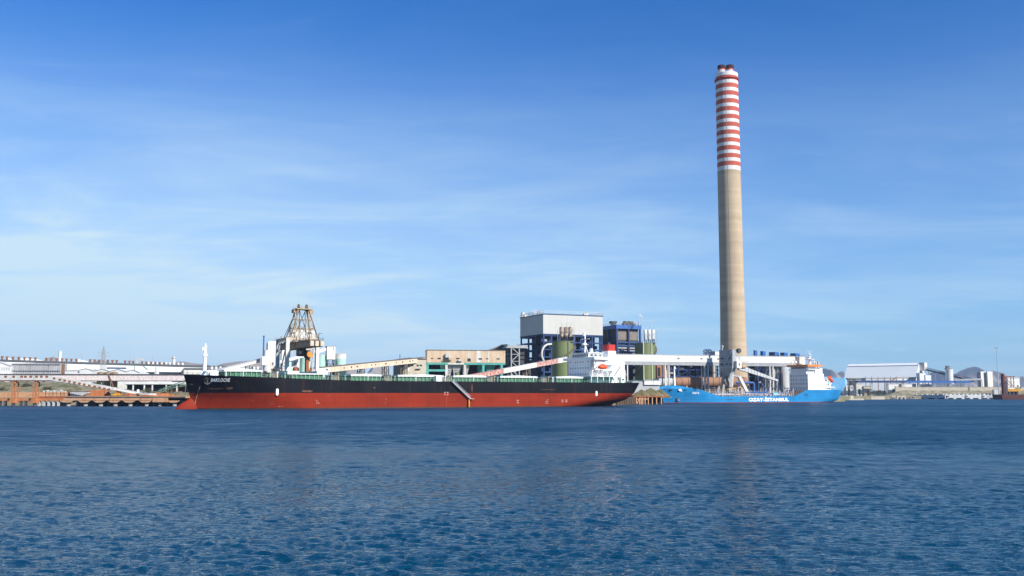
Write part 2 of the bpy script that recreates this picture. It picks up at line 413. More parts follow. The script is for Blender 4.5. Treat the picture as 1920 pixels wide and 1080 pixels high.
# ---------------------------------------------------------------- land
def ground_mat():
    m, nt, b = nt_new('dusty_ground'); N, L = nt.nodes, nt.links
    b.inputs['Roughness'].default_value = .95
    tcn = N.new('ShaderNodeTexCoord')
    n = N.new('ShaderNodeTexNoise'); n.inputs['Scale'].default_value = .03; n.inputs['Detail'].default_value = 9; n.inputs['Roughness'].default_value = .7
    L.new(tcn.outputs['Object'], n.inputs['Vector'])
    r = N.new('ShaderNodeValToRGB'); e = r.color_ramp.elements
    e[0].position = .32; e[0].color = (.20,.15,.10,1); e[1].position = .68; e[1].color = (.34,.29,.21,1)
    x = e.new(.5); x.color = (.16,.15,.08,1)
    L.new(n.outputs['Fac'], r.inputs[0]); L.new(r.outputs[0], b.inputs['Base Color'])
    return m
shore = [(-5000, 480), (-160, 480), (-118, 440), (-101.5, 399.5), (52.7, 492), (70, 545), (92, 622), (232, 713), (262, 760),
         (318, 930), (405, 1085), (470, 1180), (530, 1236), (660, 1240), (800, 1240), (5000, 1300)]
g = MB(); g.slab(shore + [(5000, 8500), (-5000, 8500)], -1.6, 4.0)
kind(g.build('ground', ground_mat()), 'structure')

def hills():
    bumps = [(100,669,40,6400),(40,684,60,5600),(340,686,130,3300,4),(470,689,110,3100,4),(540,689,60,3000),(225,686,80,3400,4),(706,676,24,6400),(772,680,20,6600),(660,690,50,6000),
             (690,703,70,2300),(840,700,90,3600),(1549,689,34,7600,1.0),(1575,694,36,7600,1.0),(1826,685,42,7600,1.0),(1862,695,46,7600,1.0),(1757,692,24,7700,1.0),(1785,703,34,7500),(1915,706,40,6000),(1250,710,120,5200),(1000,710,120,4300),(1430,708,90,5400)]
    nx, ny = 1000, 120
    xs = np.linspace(-4800, 4800, nx); ys = np.linspace(1700, 8200, ny)
    X, Y = np.meshgrid(xs, ys); Z = np.full_like(X, 3.0)
    for u, v, w, D, *pw in bumps:
        pw = pw[0] if pw else 1.25
        p = at(u, v, D); wx = w/FPX*D; wy = max(260, wx*1.0)
        wy = min(wy, 500)
        Z = np.maximum(Z, 3 + (p.z-3)*np.exp(-.8*(np.abs(X-p.x)/wx)**pw)*np.exp(-.5*((Y-D)/wy)**2))
    g_ = np.random.default_rng(2)
    nz = np.zeros_like(Z)
    for k in range(26):
        l = math.exp(g_.uniform(math.log(70), math.log(800))); t = g_.uniform(0, 6.28)
        nz += (l/900)**.8*np.sin(2*math.pi/l*(X*math.cos(t)+Y*math.sin(t))+g_.uniform(0, 6.28))
    Z += np.clip((Z-8)/120, 0, 1)*nz*9.0
    b = MB(); b.v = [tuple(p) for p in np.stack([X, Y, Z], -1).reshape(-1, 3)]
    b.f = [(j*nx+i, j*nx+i+1, (j+1)*nx+i+1, (j+1)*nx+i) for j in range(ny-1) for i in range(nx-1)]; b.m = [0]*len(b.f)
    kind(b.build('hills', mat('scrub_hills', (.30,.25,.21), (.22,.19,.15), .95, .012, amount=.5), smooth=60), 'structure')  # hill colour paled to stand in for part of the haze
hills()
HAZE = 6e-5
hz = MB(); hz.box(-6200, 6200, -6200, 8900, -2.6, 330)
m = bpy.data.materials.new('sea_air'); m.use_nodes = True; nt = m.node_tree; nt.nodes.remove(nt.nodes['Principled BSDF'])
pv = nt.nodes.new('ShaderNodeVolumePrincipled'); pv.inputs['Color'].default_value = (.50,.67,.93,1); pv.inputs['Density'].default_value = HAZE; pv.inputs['Anisotropy'].default_value = 0.0
nt.links.new(pv.outputs[0], nt.nodes['Material Output'].inputs['Volume'])
if HAZE > 0: kind(hz.build('haze', m), 'stuff')
# ---------------------------------------------------------------- great chimney
def chimney():
    Y = 738; base = at(1375, 700, Y)
    z = lambda v, u=1365: at(u, v, Y).z - 4
    t = thing('power_station_chimney', 'very tall tapering concrete chimney, upper part banded red and white, two flues on top', 'chimney', loc=(base.x+.6, Y, 4))
    ztop = z(140); zc = z(322)
    def rad(zz):
        k = zz/ztop
        return 8.75 + .55*(1-k)**1.0 + 1.45*max(0, 1-zz/105)**1.8
    prof = []; mats = []
    n = 26
    for i in range(n): prof.append((rad(zc*i/n), zc*i/n)); mats.append(0)
    edges = [(zc, 1)]
    vs = []
    c0, c1 = 150.7, 310.4
    st = (c1-c0)/11
    marks = []
    for i in range(12):
        vc = c1 - st*i
        marks += [(z(vc+4.0), 2), (z(vc-4.2), 1)]
    prof.append((rad(zc), zc)); mats.append(1)
    for zz, mm in marks: prof.append((rad(zz), zz)); mats.append(mm)
    prof.append((rad(ztop), ztop)); mats.append(1)
    prof += [(rad(ztop)*.96, ztop+.3)]
    b = MB(); b.lathe(prof, n=56, mats=mats)
    conc = mat('chimney_concrete', (.48,.37,.245), (.43,.325,.215), .9, .05, .3, (.26,.21,.16), bump=.1)
    # lift joints of the slipform
    nt = conc.node_tree; N, L = nt.nodes, nt.links; pb = N['Principled BSDF']
    src = pb.inputs['Base Color'].links[0].from_socket
    tcn = N.new('ShaderNodeTexCoord'); sx = N.new('ShaderNodeSeparateXYZ'); L.new(tcn.outputs['Object'], sx.inputs[0])
    dv = N.new('ShaderNodeMath'); dv.operation = 'DIVIDE'; dv.inputs[1].default_value = 5.2; L.new(sx.outputs['Z'], dv.inputs[0])
    nn = N.new('ShaderNodeTexNoise'); nn.noise_dimensions = '1D'; nn.inputs['Scale'].default_value = 1.0; nn.inputs['Detail'].default_value = 4; L.new(dv.outputs[0], nn.inputs['W'])
    rg = N.new('ShaderNodeMapRange'); rg.inputs[1].default_value = .3; rg.inputs[2].default_value = .7; rg.inputs[3].default_value = .90; rg.inputs[4].default_value = 1.08; L.new(nn.outputs['Fac'], rg.inputs[0])
    mu = N.new('ShaderNodeVectorMath'); mu.operation = 'SCALE'; L.new(src, mu.inputs[0]); L.new(rg.outputs[0], mu.inputs['Scale']); L.new(mu.outputs[0], pb.inputs['Base Color'])
    cw = mat('chimney_white', (.74,.72,.68), (.58,.56,.52), .7, .12, .5, (.45,.42,.38))
    cr = mat('chimney_red', (.47,.085,.045), (.39,.07,.04), .7, .12, .2, (.30,.10,.07))
    b.build('shaft', [conc, cw, cr], t, smooth=40)
    # gallery under the top: brackets and rail
    zg = z(151); rg_ = rad(zg)
    gal = MB()
    for i in range(28):
        a = 2*math.pi*i/28; c, s_ = math.cos(a), math.sin(a)
        gal.bar((c*rg_, s_*rg_, zg-1.6), (c*(rg_+.75), s_*(rg_+.75), zg-.2), .3)
    gal.lathe([(rg_+.02, zg-.25), (rg_+.8, zg-.25), (rg_+.8, zg+.0), (rg_+.02, zg+.0)], n=56, cap=False)
    for k in (.55, 1.05):
        for i in range(56):
            a, a2 = 2*math.pi*i/56, 2*math.pi*(i+1)/56
            gal.bar(((rg_+.75)*math.cos(a), (rg_+.75)*math.sin(a), zg+k), ((rg_+.75)*math.cos(a2), (rg_+.75)*math.sin(a2), zg+k), .06)
    gal.build('inspection_gallery', M['red'], t)
    tr = MB()
    for i in range(72):
        a, a2 = 2*math.pi*i/72, 2*math.pi*(i+1)/72; r = rad(ztop)
        tr.bar((r*math.cos(a), r*math.sin(a), ztop+1.2), (r*math.cos(a2), r*math.sin(a2), ztop+1.2), .1)
        if i % 2 == 0: tr.bar((r*math.cos(a), r*math.sin(a), ztop+.25), (r*math.cos(a), r*math.sin(a), ztop+1.2), .08)
    tr.build('top_railing', M['red'], t)
    for dx, dy, v0 in ((-3.9, 0, 123), (3.1, 1.5, 121.5)):
        zt = z(v0)
        f = MB(); r = 2.55
        f.lathe([(r, ztop-.5), (r, ztop+1.0), (r, zt-3.9), (r+.1, zt-2.7), (r+.6, zt-2.5), (r+.6, zt-.5), (r+.2, zt), (r-.5, zt)], dx, dy, n=24, mats=[1,0,1,2,2,2,2])
        for i in range(12):
            a = 2*math.pi*i/12; f.bar((dx+(r+.06)*math.cos(a), dy+(r+.06)*math.sin(a), ztop), (dx+(r+.06)*math.cos(a), dy+(r+.06)*math.sin(a), zt-4.0), .22, m=3)
        f.build('flue', [cw, cr, mat('sooty_rim', (.05,.016,.014), (.03,.012,.012), .9, .5), M['ltgrey']], t, smooth=40)
    lad = MB()
    a = math.radians(-108); 
    for i in range(60):
        z0_, z1_ = 4+i*(ztop-6)/60, 4+(i+1)*(ztop-6)/60
        ra, rb = rad(z0_)+.02, rad(z1_)+.02
        lad.bar((ra*math.cos(a), ra*math.sin(a), z0_), (rb*math.cos(a), rb*math.sin(a), z1_), .18)
    lad.build('access_ladder', M['concrete'], t)
chimney()
# ---------------------------------------------------------------- ships
def lerp_tab(x, tab):
    if x <= tab[0][0]: return tab[0][1]
    for (a, b), (c, d) in zip(tab[:-1], tab[1:]):
        if x <= c: return b + (d-b)*(x-a)/(c-a)
    return tab[-1][1]
def boxm(name, m, parent, *a):
    b = MB(); b.box(*a); return b.build(name, m, parent)
def lettering(body, name, m, parent, s0, s1, z0, z1, surf, bold=.02, label=None):
    cu = bpy.data.curves.new(name, 'FONT'); cu.body = body; cu.offset = bold; cu.resolution_u = 3; cu.space_character = 1.06
    o = bpy.data.objects.new('lettering_source', cu); COL.objects.link(o)
    dg = bpy.context.evaluated_depsgraph_get(); dg.update()
    me = bpy.data.meshes.new_from_object(o.evaluated_get(dg))
    bpy.data.objects.remove(o); bpy.data.curves.remove(cu)
    vs = [v.co.copy() for v in me.vertices]
    xa, xb = min(v.x for v in vs), max(v.x for v in vs); ya, yb = min(v.y for v in vs), max(v.y for v in vs)
    b = MB()
    P = []
    for v in vs:
        s = s0 + (v.x-xa)/(xb-xa)*(s1-s0); z = z0 + (v.y-ya)/(yb-ya)*(z1-z0)
        P.append((s, surf(s, z)-.06, z))
    b.add(P, [tuple(p.vertices) for p in me.polygons])
    bpy.data.meshes.remove(me)
    return b.build(name, m, parent, label=label)
class Hull:
    def __init__(h, yc, sb, se, bf, ztop, zline, low, nu=72):
        h.wet = 0; h.yc, h.sb, h.se, h.bf, h.ztop, h.zline, h.low, h.nu = yc, sb, se, bf, ztop, zline, low, nu
    def us(h):
        t = np.linspace(0, 1, h.nu); return .5*(t + (.5-.5*np.cos(np.pi*t)))
    def side(h, s, z): return h.yc - h.bf(s, z)
    def mesh(h, name, mats, parent, label=None):
        lev = [('z', z) for z in h.low] + [('f', f) for f in (.18, .36, .54, .72, .87, 1.0)]
        b = MB(); us = h.us(); nl, nu = len(lev), h.nu
        rows = []
        zref = max(h.ztop(s) for s in np.linspace(0, h.se(99), 40)); 
        for k, (t, val) in enumerate(lev):
            zn = val if t == 'z' else None
            row = []
            for u in us:
                if t == 'z':
                    s = h.sb(zn) + (h.se(zn)-h.sb(zn))*u; z = zn
                else:
                    s = 0; 
                    for _ in range(6):
                        z = h.zline + (h.ztop(s)-h.zline)*val
                        s = h.sb(z) + (h.se(z)-h.sb(z))*u
                    z = h.zline + (h.ztop(s)-h.zline)*val
                row.append((s, max(.04, h.bf(s, z)), z))
            rows.append(row)
        nlow = len(h.low)
        for sgn in (-1, 1):
            base = len(b.v)
            b.v += [(s, h.yc+sgn*w, z) for row in rows for s, w, z in row]
            for k in range(nl-1):
                for i in range(nu-1):
                    q = (base+k*nu+i, base+k*nu+i+1, base+(k+1)*nu+i+1, base+(k+1)*nu+i)
                    b.f.append(q if sgn < 0 else q[::-1]); b.m.append((2 if h.wet and k < h.wet else 1) if k < nlow-1 else 0)
        n1 = nl*nu
        for k in range(nl-1):
            mm = 1 if k < nlow-1 else 0
            for i in (0, nu-1):
                q = (k*nu+i, n1+k*nu+i, n1+(k+1)*nu+i, (k+1)*nu+i)
                b.f.append(q if i else q[::-1]); b.m.append(mm)
        h.top = rows[-1]
        return b.build(name, mats, parent, smooth=35, label=label)
    def deck(h, name, m, parent, drop=.25):
        b = MB(); n = len(h.top)
        vs = [(s, h.yc-w*.985, z-drop) for s, w, z in h.top] + [(s, h.yc+w*.985, z-drop) for s, w, z in h.top]
        b.add(vs, [(i, i+1, n+i+1, n+i) for i in range(n-1)])
        return b.build(name, m, parent)
def hull_paint(name, c, c2, rust=.5, scuff=0.0, wear=.5, rough=.55, sp=.08):
    m = mat(name, c, c2, rough, .12, rust, (.20,.075,.03), amount=wear, spec=sp)
    nt = m.node_tree; N, L = nt.nodes, nt.links; pb = N['Principled BSDF']
    src = pb.inputs['Base Color'].links[0].from_socket
    tcn = N.new('ShaderNodeTexCoord')
    # plate seams and horizontal rubbing marks
    mp = N.new('ShaderNodeMapping'); mp.inputs['Scale'].default_value = (.16, .16, 1.1); L.new(tcn.outputs['Object'], mp.inputs['Vector'])
    n = N.new('ShaderNodeTexNoise'); n.inputs['Scale'].default_value = 1; n.inputs['Detail'].default_value = 8; n.inputs['Roughness'].default_value = .72; L.new(mp.outputs[0], n.inputs['Vector'])
    r = N.new('ShaderNodeMapRange'); r.inputs[1].default_value = .62; r.inputs[2].default_value = .74; r.inputs[4].default_value = scuff; L.new(n.outputs['Fac'], r.inputs[0])
    mx = N.new('ShaderNodeMix'); mx.data_type = 'RGBA'; mx.inputs['B'].default_value = (.46,.36,.33,1); L.new(src, mx.inputs['A']); L.new(r.outputs[0], mx.inputs['Factor'])
    bk = N.new('ShaderNodeTexBrick'); bk.inputs['Scale'].default_value = 1; bk.inputs['Brick Width'].default_value = 9; bk.inputs['Row Height'].default_value = 2.3; bk.inputs['Mortar Size'].default_value = .09; bk.inputs['Mortar Smooth'].default_value = .4
    bk.inputs['Color1'].default_value = (1,1,1,1); bk.inputs['Color2'].default_value = (.86,.86,.86,1); bk.inputs['Mortar'].default_value = (.62,.62,.62,1)
    sx = N.new('ShaderNodeSeparateXYZ'); L.new(tcn.outputs['Object'], sx.inputs[0]); cx = N.new('ShaderNodeCombineXYZ'); L.new(sx.outputs['X'], cx.inputs[0]); L.new(sx.outputs['Z'], cx.inputs[1]); L.new(cx.outputs[0], bk.inputs['Vector'])
    mm = N.new('ShaderNodeMix'); mm.data_type = 'RGBA'; mm.blend_type = 'MULTIPLY'; mm.inputs['Factor'].default_value = .8
    L.new(mx.outputs['Result'], mm.inputs['A']); L.new(bk.outputs['Color'], mm.inputs['B'])
    L.new(mm.outputs['Result'], pb.inputs['Base Color'])
    return m
def lifeboat_mesh(L, w, h):
    b = MB(); n = 15; k = 12
    for i in range(n):
        t = i/(n-1); x = (t-.5)*L
        e = max(.05, (1-abs(2*t-1)**2.6))**.5
        for j in range(k):
            a = 2*math.pi*j/k; c, s_ = math.cos(a), math.sin(a)
            yy = w/2*e*math.copysign(abs(c)**.8, c)
            zz = h*.5*e*math.copysign(abs(s_)**.75, s_)*(.85 if s_ < 0 else 1.0) + (.12*abs(2*t-1)**2)
            b.v.append((x, yy, zz))
    for i in range(n-1):
        for j in range(k):
            b.f.append((i*k+j, i*k+(j+1) % k, (i+1)*k+(j+1) % k, (i+1)*k+j)); b.m.append(0)
    b.f.append(tuple(range(k))); b.m.append(0); b.f.append(tuple((n-1)*k+j for j in range(k-1,-1,-1))); b.m.append(0)
    return b
def bulk_carrier():
    f = Fr(690, 385, 31, 0)
    f.o = f.o + f.e*(-68); 
    L = 207
    t = thing('bulk_carrier', 'long black bulk carrier with red bottom and white stern house, moored below the crane', 'ship', f)
    sb = lambda z: lerp_tab(z, [(-2,3.8),(0,3.5),(3,3.0),(6,2.2),(9,1.2),(12.9,0)])
    se = lambda z: lerp_tab(z, [(-2,189),(0,193.5),(1.2,197.5),(3,201.5),(6,204.3),(11,207)])
    be = lambda z: lerp_tab(z, [(-2,1),(0,3.5),(1.2,6.5),(3,10),(6,12.8),(11,13.8)])
    Lf = lambda z: lerp_tab(z, [(0,44),(6,36),(12.9,27)])
    sa = lambda z: lerp_tab(z, [(0,154),(3,176),(6,188),(11,192)])
    def bf(s, z):
        b = 16.0
        x = min(1, max(0, (s-sb(z))/Lf(z))); p = lerp_tab(z, [(0,1.9),(11,2.4)])
        b = 16*(1-(1-x)**p)**(.92 if z > 6 else 1.0)
        if s > sa(z):
            y = min(1, (s-sa(z))/(se(z)-sa(z))); b = min(b, be(z)+(16-be(z))*(1-y**2.1))
        return b
    zt = lambda s: 10.9 + (2.0*((64-s)/64)**1.25 if s < 64 else 0) + (.15*(s-190)/17 if s > 190 else 0)
    H = Hull(16, sb, se, bf, zt, 6.05, (-1.6, -.2, .42, 1.8, 3.2, 4.6, 6.05), 84)
    blk = hull_paint('black_hull_paint', (.005,.006,.009), (.011,.012,.016), .10, .02)
    redm = hull_paint('red_antifouling', (.265,.025,.008), (.21,.021,.008), .16, .35, .6, .6)
    H.wet = 2
    H.mesh('hull', [blk, redm, mat('wet_weedy_band', (.085,.020,.012), (.05,.045,.02), .35, .5, amount=.8)], t)
    H.deck('deck', M['green_deck'], t)
    # bulb
    b = MB(); prof = [(-2.6,.1,.2),(-2.2,.5,.6),(-1.6,1.35,1.0),(-.2,2.3,1.25),(1.4,3.3,1.4),(3.0,4.2,1.3),(5.5,4.2,1.1),(9,2.5,1.0)]
    n = 16
    for s, top, w in prof:
        hh = (top+3)/2
        for j in range(n):
            a = 2*math.pi*j/n; b.v.append((s, 16+w*math.cos(a)*(1.0 if math.sin(a) < .3 else 1.0-.45*(math.sin(a)-.3)), top-hh+hh*math.sin(a)))
    for i in range(len(prof)-1):
        for j in range(n): b.f.append((i*n+j, (i+1)*n+j, (i+1)*n+(j+1) % n, i*n+(j+1) % n)); b.m.append(0)
    b.f.append(tuple(range(n))); b.m.append(0)
    b.build('bulbous_bow', redm, t, smooth=60)
    # anchor in its pocket, with the rust below it
    xa, za = 7.0, 10.6
    ya = H.side(xa, za)
    b = MB(); b.tube((xa, ya+.3, za+.4), (xa-.1, ya-.28, za-.1), 1.15, n=14)
    b.build('hawse_pipe', M['black'], t)
    b = MB(); b.bar((xa, ya-.5, za+.9), (xa, ya-.55, za-1.3), .35); b.bar((xa-1.1, ya-.5, za-.7), (xa, ya-.55, za-1.4), .4); b.bar((xa+1.1, ya-.5, za-.7), (xa, ya-.55, za-1.4), .4)
    b.build('anchor', M['dkgrey'], t)
    b = MB()
    zz = za-1.6
    pts = []
    for i in range(10):
        z = zz - (zz-.2)*i/9; pts.append((5.2-.12*i, H.side(5.2-.12*i, z)-.07, z))
    b.path(pts, .13, 5); b.build('anchor_chain', M['crane_rust'], t)
    # railing along the deck edge
    b = MB(); pts = []
    for i in range(63):
        s = 16 + (L-1-16)*i/62; pts.append(Vector((s, H.side(s, zt(s))+.25, zt(s)-.05)))
    for p, q in zip(pts[:-1], pts[1:]):
        for k in (.55, 1.1): b.bar(p+Vector((0,0,k)), q+Vector((0,0,k)), .07)
        for i in range(2):
            c = p.lerp(q, i/2); b.bar(c, c+Vector((0,0,1.1)), .11)
    b.build('railing', M['rail_green'], t)
    b = MB(); pts = [Vector((s, 32-H.side(s, zt(s))-.25, zt(s)-.05)) for s in np.linspace(18, L-1, 50)]
    for p, q in zip(pts[:-1], pts[1:]):
        for k in (.55, 1.1): b.bar(p+Vector((0,0,k)), q+Vector((0,0,k)), .07)
        b.bar(p, p+Vector((0,0,1.1)), .11)
    b.build('railing', M['rail_green'], t)
    # hatches
    spans = [(420,493),(546,608),(658,716),(746,832),(850,912),(938,1008),(1043,1100)]
    wt = mat('hatch_cover_paint', (.62,.64,.62), (.50,.52,.50), .6, .4, .2, (.40,.30,.22))
    hgreen = mat('hatch_green', (.03,.15,.075), (.025,.11,.06), .6, .4, .2, (.20,.13,.08))
    for i, (ua, ub) in enumerate(spans):
        s0, s1 = f.x(ua, 6), f.x(ub, 6); zd = zt((s0+s1)/2)-.1
        b = MB(); b.box(s0+.5, s1-.5, 6.6, 25.4, zd-.3, zd+2.0)
        n = int((s1-s0)/1.9)
        for k in range(n+1):
            x = s0+.5+(s1-s0-1)*k/n; b.box(x-.12, x+.12, 6.15, 6.597, zd-.2, zd+1.9, m=1)
        hc = b.build('hatch_coaming', [hgreen, M['rail_green']], t)
        b = MB()
        if i == 1:
            b.box(s0-1.5, s0+3, 6, 26, zd+2.0, zd+3.4); b.box(s1-3, s1+1.5, 6, 26, zd+2.0, zd+3.4)
            b.box(s0+3.002, s1-3.002, 5.9, 6.5, zd+2.0, zd+2.5)
        else:
            b.box(s0, s1, 6, 26, zd+2.004, zd+2.75); b.prism([(s0+.3, zd+2.754),(s1-.3, zd+2.754),((s0+s1)/2, zd+3.1)], 6.3, 25.7)
        b.build('hatch_cover', wt, hc)
    # deck gear between the hatches
    gaps = [(498,540),(614,652),(722,742),(836,846),(916,934),(1012,1040)]
    for ua, ub in gaps:
        s0, s1 = f.x(ua, 5), f.x(ub, 5); zd = zt(s0)-.2; sm = (s0+s1)/2
        b = MB(); b.box(sm-1.6, sm+1.6, 8, 11, zd, zd+2.2); b.build('winch_house', M['brown'], t)
        for k in range(3):
            b = MB(); x = s0+(s1-s0)*(k+.5)/3; b.tube((x, 4.2, zd), (x, 4.2, zd+1.8+.5*(k % 2)), .28); b.tube((x, 4.2, zd+1.8+.5*(k % 2)), (x, 4.2, zd+2.3+.5*(k % 2)), .5)
            b.build('deck_vent', M['crane_rust'] if k % 2 else M['rail_green'], t)
    s0 = f.x(817, 3); boxm('deck_locker', M['ship_white'], t, s0, s0+2.6, 2.4, 4.6, 10.7, 13.3)
    for u in (424, 456, 520, 690, 780, 835, 888, 1000, 1036, 1072):
        x = f.x(u, 1.6); b = MB(); b.tube((x, 1.6, zt(x)-.2), (x, 1.6, zt(x)+1.9), .16); b.box(x-.3, x+.3, 1.3, 1.9, zt(x)+1.9, zt(x)+2.25)
        b.build('deck_lamp', M['ship_white'], t)
    # forecastle
    zf = zt(8)-.2
    for yy in (10.5, 21.5):
        b = MB(); b.tube((9.5, yy-1.8, zf+1.0), (9.5, yy+1.8, zf+1.0), 1.0, n=12); b.box(8, 11, yy-2.2, yy-1.85, zf, zf+1.9); b.box(8, 11, yy+1.85, yy+2.2, zf, zf+1.9)
        b.build('windlass', M['ship_white'], t)
    b = MB(); b.prism([(6.6, zf), (13.0, zf), (11.5, zf+2.3), (8.2, zf+2.3)], 13, 19); b.build('mast_house', M['ship_white'], t)
    xm = f.x(383, 16); zm = f.z(644, 383, 16)
    b = MB(); b.tube((xm, 16, zf+2), (xm, 16, zf+6), .75, .55, 10); b.tube((xm, 16, zf+6), (xm, 16, zm), .55, .35, 10)
    b.box(xm-.9, xm+.9, 15.2, 16.8, zf+7.6, zf+7.8); b.box(xm-.7, xm+.7, 15.3, 16.7, zm-1.2, zm-1.0); b.box(xm-1.3, xm-.5, 15.6, 16.4, zm-2.6, zm-1.4)
    b.rail([(xm-.8, 15.2, zf+7.8), (xm+.8, 15.2, zf+7.8)], .9, .8)
    b.tube((xm+.7, 16, zf+1), (xm+.5, 16, zm-2), .1)
    b.build('foremast', M['ship_white'], t)
    b = MB()
    for k in range(10): b.bar((1.0+1.4*k, H.side(1.0+1.4*k, 12.8)+.2, zt(k)-.1), (1.0+1.4*k, H.side(1.0+1.4*k, 12.8)+.2, zt(k)+.75), .12)
    for k in range(9): b.bar((1.0+1.4*k, H.side(1.0+1.4*k, 12.8)+.2, zt(k)+.72), (2.4+1.4*k, H.side(2.4+1.4*k, 12.8)+.2, zt(k+1)+.72), .1)
    b.build('bow_railing', M['dkgrey'], t)
    # marks
    for u, va, vb in ((521, 728.5, 741.5), (1118, 733, 742.5)):
        x = f.x(u, 0); z0, z1 = f.z(vb, u), f.z(va, u)
        b = MB(); w = .5
        pr = [(w*math.cos(a), z1-w+w*math.sin(a)) for a in np.linspace(0, math.pi, 8)] + [(-w, z0+w)] + [(w*math.cos(a), z0+w+w*math.sin(a)) for a in np.linspace(math.pi, 2*math.pi, 8)]
        b.prism([(x+a, c) for a, c in pr], min(H.side(x, z0), H.side(x, z1))-.12, H.side(x, z0)+.3); b.build('hull_mark', M['ship_white'], t)
    FADED = mat('faded_white_marks', (.44,.27,.22), (.36,.10,.06), .7, 1.5)
    for u, va, vb, w in ((837,733,741,1.6),(838,741,763,.18),(597,748,757,.9),(527,761,762.5,1.2),(724,746,756,.4),(974,748,756,2.2),(1025,747,757,1.1),(1058,748,754,2.6),):
        x = f.x(u, 0); z0, z1 = max(.3, f.z(vb, u)), f.z(va, u); b = MB(); n = max(1, int((z1-z0)/.7))
        for k in range(n):
            q = z0+(z1-z0)*k/n
            for j in range(2 if w > .8 else 1):
                xx = x+(j-.5)*w*.8 if w > .8 else x
                if rnd.random() < .8: boxm('draught_mark', FADED, t, xx-w*.22, xx+w*.22, -.05, .05, q, q+(z1-z0)/n*.55)
        if 0: b.build('draught_marking', mat('faded_white_marks', (.44,.27,.22), (.36,.10,.06), .7, 1.5), t)
    rs = mat('rust_stain', (.20,.085,.04), (.09,.045,.03), .85, 1.2, amount=.7); r5 = random.Random(6)
    for u0, u1, v, hh in ((431,443.5,727.5,.55),(566,586,733.2,.5),(372,379,720,.35),(402,428,728.6,.22),(700,704,727,.3),(1012,1042,730.5,.12),(884,886,727,2.6)):
        n = 9; up = []; dn = []
        for k in range(n+1):
            u = u0+(u1-u0)*k/n; e = math.sin(math.pi*(k+.35)/(n+.7))**.6
            c = f.pt(u, v, 0); zt_, zb_ = c.z+hh*e*r5.uniform(.4, 1), c.z-hh*e*r5.uniform(.4, 1.3)
            up.append((c.x, H.side(c.x, zt_)-.05, zt_)); dn.append((c.x, H.side(c.x, zb_)-.05, zb_))
        b = MB(); b.add(up+dn, [(k, n+1+k, n+2+k, k+1) for k in range(n)]); b.build('rust_stain', rs, t)
    lettering('BARILOCHE', 'ship_name', M['ship_white'], t, f.x(400, 4, 712), f.x(431.5, 3.2, 712), 10.15, 11.5, H.side, .025)
    # gangway on the side
    a = Vector((f.x(848, -.9), -.9, 10.9)); c = Vector((f.x(882, -.9), -.9, f.z(747.5, 882, -.9)))
    b = MB()
    for dy in (-.45, .45):
        d = Vector((0, dy, 0)); b.bar(a+d, c+d, .12, .3)
        b.bar(a+d+Vector((0,0,1.0)), c+d+Vector((0,0,1.0)), .07)
        for k in range(12): p = a.lerp(c, k/11)+d; b.bar(p, p+Vector((0,0,1.0)), .06)
    for k in range(40): p = a.lerp(c, k/39); b.box(p.x-.14, p.x+.14, -1.32, -.48, p.z-.05, p.z+.0)
    b.box(c.x-.3, c.x+1.6, -1.5, -.3, c.z-.15, c.z)
    b.build('gangway', M['ltgrey'], t)
    b = MB(); b.tube((f.x(879.5, -.6), -.6, .2), (f.x(879.5, -.6), -.6, f.z(749, 879, -.6)), .42, n=10); b.build('gangway_fender', M['cab'], t)
    # stern house
    yh0, yh1 = 4.5, 22.6
    s0 = f.x(1107, yh0, 690); zd = 10.9
    Z = lambda v, u=1107, y=yh0: f.z(v, u, y)
    z1 = Z(669.5)
    s1 = f.x(1131, yh0, 690)
    b = MB(); b.box(s0, s1, yh0, yh1, zd-.2, z1)
    acc = b.build('accommodation', M['ship_white'], t)
    for v in (678, 689.5, 701):
        z = Z(v)
        for k in range(8):
            y = yh0+1.8+(yh1-yh0-3.6)*k/7
            if k in (1, 6) and v < 680: continue
            boxm('window', M['glass'], acc, s0-.05, s0+.1, y-.28, y+.28, z-.32, z+.32)
    # flared bridge wings and wheelhouse
    z2 = Z(661.5)
    b = MB(); b.prism([(s0-.6, z1-1.2), (s0+7.5, z1-1.2), (s0+7.5, z1), (s0-.6, z1)], .4, 26.2); b.build('bridge_wing', M['ship_white'], acc)
    b = MB()
    b.rail([(s0-.5, 26, z1), (s0-.5, .6, z1), (s0+7.2, .6, z1)], 1.1, 1.5, .1); b.build('wing_railing', M['ship_white'], acc)
    b = MB(); b.box(s0+.4, s0+8.5, 6.5, 20, z1+.003, z2); b.box(s0-.1, s0+9, 6.0, 20.5, z2+.002, z2+.3); wh = b.build('wheelhouse', M['ship_white'], acc)
    for k in range(7):
        y = 7.5+11.4*k/6; boxm('window', M['glass'], wh, s0+.33, s0+.5, y-.75, y+.75, z2-1.5, z2-.5)
    for k in range(3): boxm('window', M['glass'], wh, s0+1.4+2.4*k, s0+3.2+2.4*k, 6.44, 6.6, z2-1.5, z2-.5)
    # bracket under the near wing
    b = MB(); pr = [(s0+.2, z1-1.22)] + [(s0+.2+6.3*math.sin(a), z1-1.22-5.2*(1-math.cos(a))) for a in np.linspace(math.pi/2, 0, 7)]
    b.prism([(s0+.3, z1-1.23), (s0+7.2, z1-1.23), (s0+6.2, z1-2.4), (s0+4, z1-3.6), (s0+.3, z1-5.2)], 2.0, 2.35); b.build('wing_bracket', M['ship_white'], acc)
    xm = s0+4.5; zt_ = f.z(616, 1107, 14)
    b = MB(); b.tube((xm, 15, z2), (xm, 15, zt_-2), .55, .3, 8); b.tube((xm, 15, zt_-2), (xm, 15, zt_), .12)
